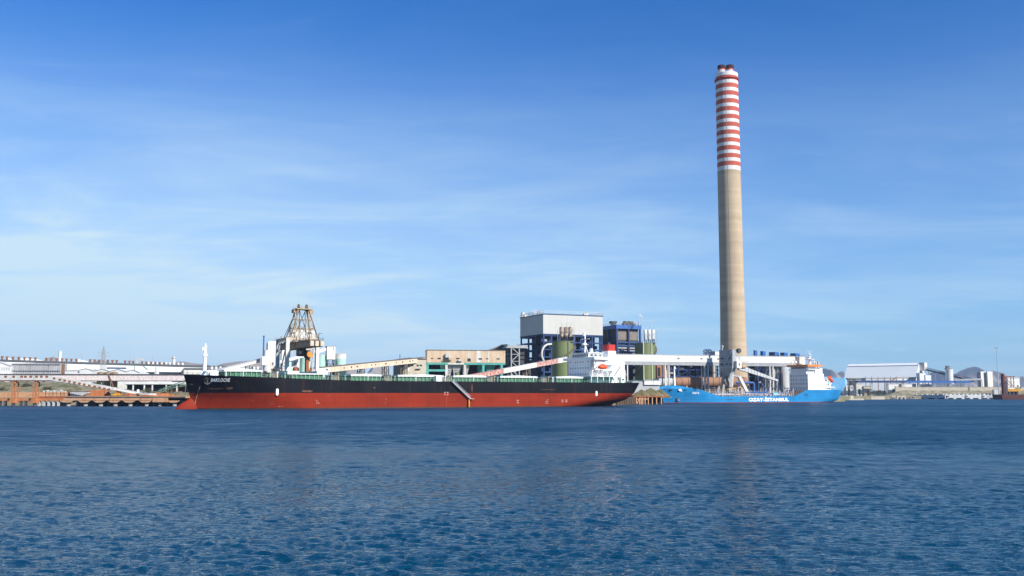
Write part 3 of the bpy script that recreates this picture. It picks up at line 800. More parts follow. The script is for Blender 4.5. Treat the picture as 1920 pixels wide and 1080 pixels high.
    b.bar((xm, 11.5, z2+7), (xm, 18.5, z2+7), .3); b.bar((xm, 12.5, z2+4.2), (xm, 17.5, z2+4.2), .3); b.box(xm-1.5, xm+.6, 14.2, 15.8, z2+4.4, z2+4.9)
    b.tube((xm-.5, 15, z2+8.6), (xm-.5, 15, z2+10), .8, .6, 10); b.tube((xm+1.5, 12, z2+.3), (xm+1.5, 12, z2+2.4), .9, .7, 10); b.bar((xm-1, 13.2, z2+2.4), (xm-1, 16.8, z2+2.4), .35)
    b.bar((xm+1.8, 15, z2+.3), (xm, 15, z2+5), .2)
    b.build('radar_mast', M['ship_white'], acc)
    # engine casing and funnel
    sf0, sf1 = f.x(1140.5, 13, 665), f.x(1155, 13, 665)
    b = MB(); b.box(s1+.003, sf1+2, 9, 21, zd-.2, Z(676)); cas = b.build('engine_casing', M['ship_white'], t)
    zf0, zf1, zf2 = Z(668, 1145, 11), Z(657.5, 1145, 11), Z(645.5, 1145, 11)
    b = MB(); b.box(sf0-.5, sf1+.5, 12.5, 18.7, Z(676)+.003, zf0); b.box(sf0, sf1, 13, 18.2, zf0+.002, zf1); fun = b.build('funnel', M['ship_white'], t)
    b = MB(); b.slab([(sf0-.02, 13.6), (sf0+.6, 12.98), (sf1-.6, 12.98), (sf1+.02, 13.6), (sf1+.02, 17.6), (sf1-.6, 18.22), (sf0+.6, 18.22), (sf0-.02, 17.6)], zf1+.004, zf2)
    b.build('funnel_top', M['red'], fun)
    for k in range(3): b = MB(); b.tube((sf0+1.2+1.1*k, 14.4+k, zf2), (sf0+1.2+1.1*k, 14.4+k, zf2+1.3-.25*k), .4); b.build('exhaust_pipe', M['dkgrey'], fun)
    # after decks: stepped houses with open galleries
    for ua, ub, va, vb, y0, y1 in ((1131.1, 1158, 682, 718, 7, 22), (1158.1, 1165, 694, 718, 7.5, 22.5), (1165.1, 1171, 704, 718, 6, 26)):
        xa_, xb_ = f.x(ua, y0, 700), f.x(ub, y0, 700)
        b = MB(); b.box(max(xa_, s1+.005), xb_, y0, y1, zd-.2, Z(va, ub)); h = b.build('deck_house', M['ship_white'], t)
        for k in range(2): boxm('window', M['glass'], h, xa_+(xb_-xa_)*(.3+.4*k)-.3, xa_+(xb_-xa_)*(.3+.4*k)+.3, y0-.05, y0+.1, zd+1.3, zd+2.1)
    for v, ua, ub, y0 in ((705.5, 1108, 1166, .4), (694, 1110, 1160, 2.2), (682, 1131, 1156, 3.5)):
        xa_, xb_ = f.x(ua, y0, 700), f.x(ub, y0, 700); z = Z(v)
        b = MB(); b.box(xa_, xb_, y0, 6.9 if v > 690 else 8.9, z-.2, z)
        if v > 690:
            for k in range(6): x = xa_+.3+(xb_-xa_-.6)*k/5; b.bar((x, y0+.2, z-.2), (x, y0+.2, z-4.2 if v < 700 else zd-.2), .28)
        b.rail([(xa_, y0+.1, z), (xb_, y0+.1, z), (xb_, 6.5, z)], 1.05, 1.6, .08)
        b.build('promenade_deck', M['ship_white'], t)
    b = MB(); xx = f.x(1150, 2.2, 700); zz = Z(705.5); b.bar((xx, 1.6, zz), (xx+3.6, 1.6, zz+4.4), .8, .2); b.bar((xx, 1.1, zz+1), (xx+3.6, 1.1, zz+5.4), .08); b.build('companion_ladder', M['ltgrey'], t)
    # davits
    xl = f.x(1130, 0, 690); zl = Z(688.5, 1130, 0)
    b = MB()
    for dx in (-2.4, 2.4):
        b.bar((xl+dx, 4.5, Z(694)), (xl+dx, .2, zl-2.4), .4); b.bar((xl+dx, 3.6, Z(694)), (xl+dx, 2.4, zl+2.6), .4); b.bar((xl+dx, 2.4, zl+2.6), (xl+dx, -.2, zl+2.4), .35)
    b.build('davit', M['ship_white'], t)
    # stern gear and rudder
    b = MB(); b.prism([(196.5, -1.5), (200.5, -1.5), (201.0, .9), (197.5, 1.1)], 15.6, 16.4); b.build('rudder', M['red'], t)
    xe = L-6; b = MB(); b.box(xe-1, xe+1, 8, 11, zd-.2, zd+1.4); b.tube((xe-3, 6, zd), (xe-3, 6, zd+3.4), .15); b.bar((xe+1.5, 9, zd), (xe+3.4, 9, zd+4.4), .25); b.build('stern_winch', M['ltgrey'], t)
    b = MB(); b.tube((L-1, 16, zd), (L-.2, 16, zd+4.2), .09); b.build('ensign_staff', M['ship_white'], t)
    # lifeboat: hangs in the davits, so a thing of its own
    p = f.o + f.e*xl + f.n*.0
    lb = thing('lifeboat', 'orange red enclosed lifeboat hanging on the white side of the bulk carrier stern house', 'lifeboat', loc=(p.x, p.y, zl-1.4), rz=f.phi)
    bm = lifeboat_mesh(5.2, 2.3, 2.3); bm.v = [(x, y, z+1.4) for x, y, z in bm.v]; bm.build('boat_hull', M['lifeboat'], lb, smooth=50)
    b = MB(); b.box(-.8, .8, -.7, .7, 2.3, 2.8); b.build('boat_canopy', M['lifeboat'], lb)
    # mooring lines from the bow to the wharf
    for k, (q, dz) in enumerate(((at(268, 738, 458), 3.0), (at(205, 742, 458), 4.0))):
        a = f.o + f.e*3.5 + f.n*(12.5) + Vector((0,0,12.3)); q = Vector(q)
        b = MB(); pts = []
        for i in range(17):
            tt = i/16; p = a.lerp(q, tt); p.z -= dz*4*tt*(1-tt)*.5; pts.append(p-a)
        b.path(pts, .13, 5)
        o = b.build('mooring_line', M['crane_rust'], None, loc=a)
        tag(o, ('upper' if k == 0 else 'lower')+' slack mooring rope from the bulk carrier bow to the wharf', 'rope', 'mooring ropes of the bulk carrier')
    return f
BULK = bulk_carrier()

def tanker():
    f = Fr(1260, 600, 33, 0)
    sB = f.x(1239.5, 9, 729); sE = f.x(1571, 4, 732)
    t = thing('product_tanker', 'bright blue tanker with white side lettering and a white orange topped bridge house', 'ship', f)
    X = lambda u, y=0, v=738: f.x(u, y, v)
    sb = lambda z: lerp_tab(z, [(-2, X(1263)+2.5), (0, X(1261)+.5), (9.2, sB), (12, sB-2)])
    se = lambda z: lerp_tab(z, [(-2, sE-14), (0, sE-7), (1, sE-4), (2.4, sE-1.8), (4.4, sE-.5), (6.5, sE), (9.2, sE+.3)])
    be = lambda z: lerp_tab(z, [(-2, 3), (0, 5), (2, 6.6), (4.4, 7.2), (8.8, 7.5)])
    def bf(s, z):
        x = min(1, max(0, (s-sb(z))/lerp_tab(z, [(0,38),(9,30)]))); p = lerp_tab(z, [(0,1.8),(9,2.5)])
        b = 9*(1-(1-x)**p)
        sa = se(z)-lerp_tab(z, [(0,24),(9,12)])
        if s > sa: y = min(1, (s-sa)/(se(z)-sa)); b = min(b, be(z)+(9-be(z))*(1-y**2.4))
        return b
    z_f, z_m, z_p = f.z(729.0, 1275, 3), f.z(743.0, 1420), f.z(731.0, 1530)
    xs1, xs2, xp1, xp2 = X(1309), X(1349), X(1490), X(1513)
    ztab = [(sB, z_f+.5), (X(1270), z_f+.1), (xs1, z_f-.1), (xs2, z_m), (xp1, z_m), (xp2, z_p), (sE, z_p+.15)]
    zt = lambda s: lerp_tab(s, ztab)
    H = Hull(9, sb, se, bf, zt, .5, (-1.2, -.1, .2, .5), 110)
    blu = hull_paint('blue_hull_paint', (.018,.225,.48), (.015,.185,.41), .14, .10, .6, .45)
    H.mesh('hull', [blu, mat('boot_top_red', (.20,.03,.03), (.12,.03,.04), .6, .5)], t)
    H.deck('deck', mat('tanker_deck', (.16,.11,.09), (.11,.085,.075), .7, .5), t, .5)
    # raised whaleback over the forecastle
    xa, xb = X(1260), X(1304); zc = z_f
    b = MB(); n = 9
    for k in range(n+1):
        tt = k/n; s = xa-3+(xb-xa+3)*tt; w = min(7.6, H.bf(max(s, sB+1), z_f)*.86); hgt = 2.5*math.sin(math.pi*min(1, .12+.8*tt))**.6
        for j in range(9):
            a = math.pi*j/8; b.v.append((s, 9-w*math.cos(a), zc-.35+hgt*math.sin(a)**.55))
    for k in range(n):
        for j in range(8): q = (k*9+j, (k+1)*9+j, (k+1)*9+j+1, k*9+j+1); b.f.append(q); b.m.append(0)
    b.f.append(tuple(range(9))); b.m.append(0); b.f.append(tuple(n*9+j for j in range(8, -1, -1))); b.m.append(0)
    b.build('forecastle_cover', blu, t, smooth=50)
    for u, w in ((1267, 1.6), (1285.5, 1.0), (1301, .8)):
        s = X(u, 2); z = z_f-.75; y = H.side(s, z); b = MB(); b.box(s-w, s+w, y-.12, y+.8, z-.32, z+.32); b.build('mooring_port', M['black'], t)
    s = X(1279, 2); z = z_f-.8; b = MB(); b.prism([(s+2.0*math.cos(a), z+.75*math.sin(a)) for a in np.linspace(0, 2*math.pi, 16)[:-1]], H.side(s, z)-.16, H.side(s, z)+.5); b.build('bow_highlight_patch', M['ship_white'], t)  # white oval: a painted highlight on the bow plating
    xa = X(1276, 3, 750); z = f.z(749, 1276, 3); y = H.side(xa, z)
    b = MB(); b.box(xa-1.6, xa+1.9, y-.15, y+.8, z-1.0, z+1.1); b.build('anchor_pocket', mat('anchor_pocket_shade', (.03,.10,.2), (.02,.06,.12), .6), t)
    b = MB(); b.bar((xa, y-.3, z+.7), (xa, y-.32, z-.7), .25); b.bar((xa-.8, y-.3, z-.3), (xa, y-.3, z-.8), .28); b.bar((xa+.8, y-.3, z-.3), (xa, y-.3, z-.8), .28); b.build('anchor', M['grey'], t)
    xm = X(1264.5, 9, 710); zm = f.z(687, 1264.5, 9)
    b = MB(); b.tube((xm, 9, z_f), (xm, 9, zm), .85, .4, 10); b.box(xm-.2, xm+1.2, 8.4, 9.6, zm-1.4, zm-1.1); b.box(xm-1.6, xm+.2, 8.5, 9.5, zm-8.5, zm-8.2); b.tube((xm+.7, 9, zm-1.1), (xm+.7, 9, zm+.1), .25)
    b.build('foremast', M['ship_white'], t)
    def surf(s, z): return H.side(s, z)
    lettering('ØZAY-İSTANBUL'.replace('Ø', 'O'), 'side_lettering', M['ship_white'], t, X(1403.5), X(1478.5), f.z(752.6, 1440), f.z(744.0, 1440), surf, .05)
    lettering('OZAY-8', 'ship_name', M['ship_white'], t, X(1300.5), X(1311.5), f.z(738.6, 1306), f.z(735.2, 1306), surf, .03)
    b = MB(); x = X(1368); b.box(x-3, x+3, -.05, .05, f.z(749.8, 1368), f.z(748.4, 1368)); b.build('load_mark', M['dkgrey'], t)
    b = MB()
    for u in (1509, 1511.5, 1513.5): b.box(X(u)-.5, X(u)+.5, H.side(X(u), 5)-.06, H.side(X(u), 5)+.1, f.z(741.5, u), f.z(738.5, u))
    b.build('hull_mark', M['dkblue'], t)
    # cargo deck: pipes, vent posts, catwalk, manifold
    gp = mat('tanker_pipe_grey', (.46,.45,.47), (.34,.32,.33), .6, .5, .3, (.26,.15,.1))
    xd0, xd1 = X(1340), X(1488)
    for y, r, z in ((7.6, .32, 1.3), (8.6, .32, 1.3), (9.6, .38, 1.5), (10.6, .28, 1.2), (4.4, .22, .9)):
        b = MB(); b.tube((xd0, y, z_m+z), (xd1, y, z_m+z), r); b.build('deck_pipe', gp, t)
    b = MB(); zc = z_m+2.6
    b.box(xd0-6, xd1, 10.9, 12.3, zc-.15, zc); b.rail([(xd0-6, 10.9, zc), (xd1, 10.9, zc)], 1.1, 2.2, .09)
    for k in range(18): x = xd0-4+(xd1-xd0+2)*k/17; b.bar((x, 11.6, z_m-.3), (x, 11.6, zc-.15), .2)
    b.build('catwalk', gp, t)
    r2 = random.Random(3)
    for k in range(34):
        u = 1334+(1486-1334)*(k+r2.random()*.8)/34; y = r2.choice([2.2, 3.4, 5.2, 6.6, 13]); x = X(u, y); hgt = r2.choice([1.6, 2.2, 2.8, 3.6, 4.6])
        b = MB(); b.tube((x, y, z_m-.4), (x, y, z_m+hgt), .16+.1*r2.random())
        if k % 3 == 0: b.tube((x, y, z_m+hgt), (x, y, z_m+hgt+.5), .42)
        elif k % 3 == 1: b.path([(x, y, z_m+hgt), (x+.7, y, z_m+hgt+.35), (x+1.4, y, z_m+hgt)], .18)
        else: b.box(x-.5, x+.5, y-.4, y+.4, z_m+.2, z_m+1.4)
        b.build('vent_post', gp, t)
    for u, hgt in ((1340, 5.4), (1378, 6.0), (1384, 5.2), (1437, 5.8), (1467, 6.5), (1472, 5.0), (1481, 5.6)):
        x = X(u, 8); b = MB(); b.bar((x, 5, z_m-.4), (x, 5, z_m+hgt), .5); b.bar((x, 13, z_m-.4), (x, 13, z_m+hgt), .5); b.bar((x, 5, z_m+hgt), (x, 13, z_m+hgt), .45); b.bar((x-2.4, 5, z_m-.3), (x, 5, z_m+hgt*.9), .35)
        b.build('support_frame', gp, t)
    b = MB(); x0, x1 = X(1396, 3), X(1432, 3)
    for k in range(7):
        x = x0+(x1-x0)*k/6; b.tube((x, 1.6, z_m+1.2), (x, 14, z_m+1.2), .28); b.tube((x, 1.4, z_m+1.2), (x, 1.75, z_m+1.2), .5); b.bar((x, 2.4, z_m-.4), (x, 2.4, z_m+1.2), .25)
    b.box(x0-1, x1+1, 1.2, 4.2, z_m+.1, z_m+.4); b.build('cargo_manifold', gp, t)
    b = MB(); b.tube((x0, 6, z_m-.3), (x0, 6, z_m+6.2), .5, .4); b.bar((x0, 6, z_m+6), (x0-13, 6, z_m+4.6), .5); b.build('hose_crane', M['yellow'], t)
    b = MB(); b.tube((X(1397, 4), 4.0, z_m+2.6), (X(1438, 4), 4.0, z_m+2.6), .35); b.build('foam_line', M['blue'], t)
    boxm('deck_tank', M['sky_blue'], t, X(1448, 4), X(1457, 4), 3, 6, z_m+.7, z_m+2.3)
    b = MB(); n = 30; pts = [Vector((xs2+(xp1-xs2)*k/n, .25, z_m-.1)) for k in range(n+1)]
    for p, q in zip(pts[:-1], pts[1:]): b.bar(p+Vector((0,0,1.05)), q+Vector((0,0,1.05)), .08); b.bar(p+Vector((0,0,.5)), q+Vector((0,0,.5)), .06); b.bar(p, p+Vector((0,0,1.05)), .1)
    b.build('deck_railing', gp, t)
    # bridge house
    y0, y1 = .9, 17.1; zd = z_p-.5
    s0 = f.x(1515, y0, 715); Z = lambda v, u=1515, y=y0: f.z(v, u, y)
    zt1, zt2, zt3 = Z(700.5), Z(692), Z(687.2)
    s1 = f.x(1545, y0, 715)
    b = MB(); b.box(s0, s1, y0, y1, z_m-.4, zt1); acc = b.build('accommodation', M['ship_white'], t)
    for v in (704.5, 712, 719.5, 727.5):
        for k in range(7):
            if v == 712 and k == 3: continue
            y = y0+1.6+(y1-y0-3.2)*k/6; z = Z(v); boxm('window', M['glass'], acc, s0-.06, s0+.1, y-.3, y+.3, z-.4, z+.4)
    for v in (704, 712, 720):
        for u in (1521, 1536): x = X(u, y0); z = Z(v, u); boxm('window', M['glass'], acc, x-.25, x+.25, y0-.05, y0+.1, z-.3, z+.3)
    b = MB(); b.box(s0-.2, f.x(1536, 2.5, 700), 2.0, 16, zt1+.003, zt2); up = b.build('bridge_deck', M['ship_white'], t)
    b = MB(); b.box(s0+.2, f.x(1530, 2.5, 690), 2.4, 15.6, zt2+.003, zt3); br = b.build('wheelhouse', M['ship_white'], t)
    for k in range(8): y = 3.3+11.4*k/7; boxm('window', M['glass'], br, s0+.13, s0+.3, y-.68, y+.68, zt2+.55, zt3-.35)
    for k in range(5): x = s0+1.4+1.75*k; boxm('window', M['glass'], br, x-.65, x+.65, 2.33, 2.5, zt2+.55, zt3-.35)
    orange = mat('orange_band_paint', (.78,.24,.05), (.66,.19,.05), .5, .5)
    b = MB(); b.box(s0-1.2, f.x(1541, .0, 686), -.3, 18.3, zt3+.004, zt3+1.35); b.build('monkey_island', orange, br)
    b = MB(); b.box(s0-.9, s0+8, -.2, 18.2, zt2-.35, zt2+.0); b.rail([(s0-.8, 0, zt2), (s0+8, 0, zt2)], 1.1, 1.5, .1); b.box(s0+8, f.x(1537, 1, 697), 1, 3.2, zt1+.3, zt2-.36); b.build('bridge_wing', M['ship_white'], up)
    zr = zt3+1.35; xm = f.x(1518, 9, 670); zm = f.z(656, 1518, 9)
    b = MB(); b.tube((xm, 9, zr), (xm, 9, zm-3), 1.1, .5, 8); b.box(xm-1.8, xm+1.8, 6, 12, zr+4, zr+4.25); b.bar((xm, 9, zm-3), (xm-2, 9, zm), .16); b.bar((xm, 9, zm-3), (xm+2, 9, zm-.2), .16); b.bar((xm-1.2, 6.6, zr+5.4), (xm-1.2, 11.4, zr+5.4), .4); b.tube((xm-1, 9, zr+4.2), (xm-1, 9, zr+5.4), .3)
    b.box(xm-.8, xm+.8, 7.6, 10.4, zr+7.2, zr+7.4); b.bar((xm+2, 7, zr+4), (xm+1, 9, zr), .2); b.build('radar_mast', M['ship_white'], br)
    for u, y, r in ((1492, 14, .9), (1485, 15.5, .45), (1527, 6, .5)): x = f.x(u, y, 682); b = MB(); b.tube((x, y, zr), (x, y, zr+1.2), .2); b.lathe([(.1, zr+1.2), (r, zr+1.5), (r, zr+2.2), (r*.6, zr+2.9), (.1, zr+3.1)], x, y, 12); b.build('satellite_dome', M['ship_white'], br, smooth=50)
    for u in (1529.5, 1534): x = f.x(u, 8, 682); b = MB(); b.tube((x, 8, zt1), (x, 8, f.z(678.5, u, 8)), .85, .8, 12, m=0); b.build('exhaust_stack', M['ltgrey'], t)
    b = MB(); b.box(f.x(1536.2, 4, 700), f.x(1541, 4, 700), 3.5, 14, zt1+.003, Z(690)); b.build('funnel', M['ship_white'], t)
    # after decks
    for ua, ub, va, yy in ((1545.1, 1551, 709.5, 1.5), (1551.1, 1556, 719, 2)):
        b = MB(); b.box(max(s1+.004, f.x(ua, yy, 715)), f.x(ub, yy, 715), yy, 18-yy, zd, Z(va, ub)); h = b.build('deck_house', M['ship_white'], t)
        boxm('window', M['glass'], h, f.x(ua+2, yy, 715), f.x(ub-1.5, yy, 715), yy-.05, yy+.1, Z(va, ub)-2.1, Z(va, ub)-.9)
    b = MB()
    for v, ub in ((709.3, 1553), (718.8, 1558), (726.5, 1566)):
        z = Z(v, ub); xa, xb = f.x(1545, .6, 715), f.x(ub, .6, 715); b.box(xa, xb, .6, 17.4, z-.22, z-.003)
        b.rail([(xa, .7, z), (xb, .7, z), (xb, 17, z)], 1.0, 1.6, .08); b.bar((xb-.4, .9, z-.2), (xb-.4, .9, zd), .3)
    b.build('after_deck', M['ship_white'], t)
    b = MB(); xa = f.x(1552, 4, 712); b.bar((xa, 5, Z(709)), (f.x(1562, 4, 718), 5, Z(720)), .3); b.bar((xa, 8, Z(709)), (f.x(1562, 4, 718), 8, Z(720)), .3); b.bar((f.x(1560, 5, 718), 6.5, zd), (f.x(1560, 5, 718), 6.5, Z(717)), .4); b.build('launching_ramp', M['ship_white'], t)
    b = MB(); b.tube((sE-1.5, 9, zd), (sE-1.2, 9, f.z(694, 1570, 9)), .1); b.build('ensign_staff', M['dkgrey'], t)
    # free-fall lifeboat on its ramp
    c = f.pt(1556.5, 711.5, 6.5); p = f.o + f.e*c.x + f.n*6.5
    lb = thing('lifeboat', 'orange freefall lifeboat tilted on the ramp at the blue tanker stern', 'lifeboat', loc=(p.x, p.y, c.z-1.2), rz=f.phi)
    bm = lifeboat_mesh(6.4, 2.6, 2.6)
    a = math.radians(38); bm.v = [(x*math.cos(a)+z*math.sin(a), y, -x*math.sin(a)+z*math.cos(a)+1.2) for x, y, z in bm.v]
    bm.build('boat_hull', M['lifeboat'], lb, smooth=50)
    b = MB(); b.box(-.8, .8, -.8, .8, 0, .5); b.v = [((x-1.4)*math.cos(a)+(z+1.25)*math.sin(a), y, -(x-1.4)*math.sin(a)+(z+1.25)*math.cos(a)+1.2) for x, y, z in b.v]; b.build('boat_cockpit', M['lifeboat'], lb)
    return f
TANK = tanker()
# ---------------------------------------------------------------- shared plant pieces
def gallery(name, label, P0, P1, h, w, sections, wins=(), bents=(), roof=None, group=None, winmat=None, winsize=(1.1, .9), legw=.5, bent_mat=None, zb=None, cat='conveyor', zg=4.0, side_rail=False):
    """enclosed conveyor gallery from P0 to P1 (middle of its near face); sections: (t0, t1, material)"""
    P0, P1 = Vector(P0), Vector(P1); d = P1-P0; Lh = math.hypot(d.x, d.y); rz = math.atan2(d.y, d.x)
    t = thing(name, label, cat, loc=(P0.x, P0.y, zg), rz=rz, group=group)
    zc = lambda k: P0.z - zg + d.z*k
    for i, (a, b_, mm) in enumerate(sections):
        b = MB(); o = .003*(i % 2)
        b.prism([(Lh*a, zc(a)-h/2-o), (Lh*b_, zc(b_)-h/2-o), (Lh*b_, zc(b_)+h/2+o), (Lh*a, zc(a)+h/2+o)], -o, w+o)
        b.build('gallery_section', mm, t)
    if roof:
        b = MB(); b.prism([(0, zc(0)+h/2+.01), (Lh, zc(1)+h/2+.01), (Lh, zc(1)+h/2+.3), (0, zc(0)+h/2+.3)], -.25, w+.25); b.build('roof', roof, t)
    for k, sz in wins:
        b = MB(); x = Lh*k; z = zc(k)+h*.04; s = d.z/Lh*sz/2
        b.prism([(x-sz/2, z-winsize[1]/2-s), (x+sz/2, z-winsize[1]/2+s), (x+sz/2, z+winsize[1]/2+s), (x-sz/2, z+winsize[1]/2-s)], -.06, .1)
        b.build('window', winmat or M['glass'], t)
    for k in bents:
        b = MB(); x = Lh*k; zt = zc(k)-h/2-.02; sp = min(1.6, .22*zt+.5)
        for yy in (.3, w-.3):
            for sx in (-1, 1): b.bar((x+sx*sp, yy, 0), (x+sx*sp*.75, yy, zt), legw)
            n = max(1, int(zt/4.5))
            for j in range(n):
                z0, z1 = zt*j/n, zt*(j+1)/n; f0 = sp*(1-.25*j/n); f1 = sp*(1-.25*(j+1)/n)
                b.bar((x-f0, yy, z0), (x+f1, yy, z1), legw*.5); b.bar((x-f1, yy, z1), (x+f1, yy, z1), legw*.6)
        b.bar((x, .3, zt-.4), (x, w-.3, zt-.4), legw*.8)
        b.build('support_trestle', bent_mat or M['ltgrey'], t)
    return t
def silo(name, label, u0, u1, vt, Y, m, zb=4.0, group=None, roof=None, vb=None, cat='silo', cone=.12):
    um = (u0+u1)/2; a, c = at(u0, 700, Y), at(u1, 700, Y); r = (c.x-a.x)/2; p = at(um, vt, Y)
    t = thing(name, label, cat, loc=((a.x+c.x)/2, Y+r, zb), group=group)
    h = p.z-zb
    b = MB(); b.lathe([(r, 0), (r, h)], n=28); b.build('tank_shell', m, t, smooth=40)
    b = MB(); b.lathe([(r+.15, h+.003), (r+.15, h+.3), (.3, h+.3+r*cone)], n=28); b.build('roof', roof or m, t, smooth=40)
    return t, r, h
def tree(name, label, u, Y, w, h, zb, cols, seed, group=None, n=620):
    p = at(u, HOR, Y); t = thing(name, label, 'tree', loc=(p.x, Y, zb), group=group); r = random.Random(seed)
    b = MB(); b.tube((0,0,-.3), (.1,0,h*.45), w*.045, w*.03, 7)
    for k in range(6):
        a = k*1.05+r.random()*.5; b.tube((.1,0,h*(.25+.04*k)), (math.cos(a)*w*.3, math.sin(a)*w*.3, h*(.6+.05*r.random())), w*.02, w*.008, 5)
    b.build('trunk', M['bark'], t)
    b = MB(); lobes = [(r.uniform(-.34,.34)*w, r.uniform(-.3,.3)*w, h*r.uniform(.42,.8), w*r.uniform(.13,.24)) for _ in range(11)]
    for i in range(n):
        x, y, z, rr = lobes[i % len(lobes)]
        d = Vector((r.gauss(0,1), r.gauss(0,1), r.gauss(0,.8))).normalized()*rr*(r.random()**.4)
        c = Vector((x,y,z))+d; s = r.uniform(.22,.5)*max(.6, w/9)
        n1 = Vector((r.gauss(0,1), r.gauss(0,1), r.gauss(0,1))).normalized(); n2 = n1.orthogonal().normalized(); n3 = n1.cross(n2)
        b.add([c-n2*s, c+n3*s*.6, c+n2*s, c-n3*s*.6], [(0,1,2,3)], m=r.randrange(len(cols)))
    b.build('crown', cols, t)
    return t
LEAF = [mat('leaf_dark', (.035,.045,.018), (.025,.032,.014), .8, .8), mat('leaf_olive', (.075,.08,.032), (.05,.06,.022), .8, .8), mat('leaf_dry', (.12,.10,.05), (.08,.07,.035), .8, .8)]
def shrub(label, u, Y, w, h, zb, seed, group=None, n=420):
    p = at(u, HOR, Y); t = thing('bush', label, 'bush', loc=(p.x, Y, zb), group=group); r = random.Random(seed)
    b = MB()
    for k in range(5): a = k*1.3; b.tube((0,0,-.3), (math.cos(a)*w*.22, math.sin(a)*w*.2, h*.6), .12, .05, 5)
    b.build('stem', M['bark'], t); b = MB()
    lob = [(r.uniform(-.4,.4)*w, r.uniform(-.3,.3)*w, h*r.uniform(.25,.62), h*r.uniform(.25,.42)) for _ in range(9)]
    for i in range(n):
        x, y, z, rr = lob[i % 9]; d = Vector((r.gauss(0,1), r.gauss(0,1), r.gauss(0,.7))).normalized()*rr*(r.random()**.4); c = Vector((x,y,max(.1,z)))+d; s = r.uniform(.18,.4)*max(1, w/10)
        n1 = Vector((r.gauss(0,1), r.gauss(0,1), r.gauss(0,1))).normalized(); n2 = n1.orthogonal().normalized(); n3 = n1.cross(n2)
        b.add([c-n2*s, c+n3*s*.6, c+n2*s, c-n3*s*.6], [(0,1,2,3)], m=r.choice([0,1,1,2]))
    b.build('foliage', LEAF, t); return t
# ---------------------------------------------------------------- left: ore wharf, factory
def wharf():
    f = Fr(230, 455, 0, 0); t = thing('piled_wharf', 'orange stained concrete wharf on round pale piles beyond the ship bow', 'wharf', f)
    x0, x1, z0, z1 = f.rect(120, 346, 742.6, 751)
    zt = f.z(742.6)
    b = MB(); b.box(x0, x1, 1.2, 27, f.z(746.5), zt); b.build('deck_slab', M['orepale'], t)
    b = MB(); b.box(x0+.3, x1, .3, 1.19, f.z(746.3), zt-.25); b.build('fender_beam', M['dkgrey'], t)
    b = MB(); b.box(x0, x1-10, .0, 1.4, f.z(750.4), f.z(746.5)); b.build('edge_beam', M['orepale'], t)
    for u in (128, 160, 188.5, 216, 244, 274.5, 300, 327):
        x = f.x(u); b = MB(); b.prism([(x-3.2, f.z(751)), (x-1.6, f.z(754.8)), (x+1.6, f.z(754.8)), (x+3.2, f.z(751))], .1, 4.2); c = b.build('pile_cap', M['orepale'], t)
        b = MB(); b.tube((x, 1.9, -1.5), (x, 1.9, f.z(754.8)), .95, n=14); b.build('pile', M['concrete'], t, smooth=40)
        b = MB(); b.tube((x, 12, -1.5), (x, 12, f.z(751)), .95, n=10); b.build('pile', M['concrete'], t, smooth=40)
    b = MB(); x = f.x(303); b.box(x-3.6, x+3.6, -.5, -.003, f.z(754), f.z(745.8)); b.build('mooring_dolphin_block', M['orepale'], t)
    b = MB(); b.rail([(x0, 25, zt), (f.x(128), 25, zt)], 1.1, 2, .1, 0); b.build('railing', M['orange'], t)
wharf()
def jetty():
    f = Fr(50, 463, 0, 0); t = thing('ore_jetty', 'rust orange low jetty with short white piles, left end of the waterfront', 'jetty', f)
    x0, x1 = f.x(-60), f.x(119.5)
    b = MB(); b.box(x0, x1, 0, 3, f.z(751.5), f.z(747)); b.build('beam', M['orange'], t)
    b = MB(); b.box(f.x(72), x1, .4, 14, f.z(747)+.003, f.z(743.2)); b.build('deck_slab', M['rust'], t)
    b = MB(); b.rail([(f.x(75), .5, f.z(743.2)), (x1-.5, .5, f.z(743.2))], 1.7, 2.4, .12); b.rail([(f.x(75), 6.5, f.z(743.2)), (x1-.5, 6.5, f.z(743.2))], 2.6, 1.6, .16); b.build('railing', M['orange'], t)
    for k, u in enumerate((-40, -25, -12, 2, 12, 41, 50, 75, 84, 93, 102, 111)):
        x = f.x(u); b = MB(); b.box(x-.45, x+.45, .3, 1.4, -1.4, f.z(751.5)-.003); b.build('pile', M['ltgrey'] if u > 70 else M['dkgrey'], t)
jetty()
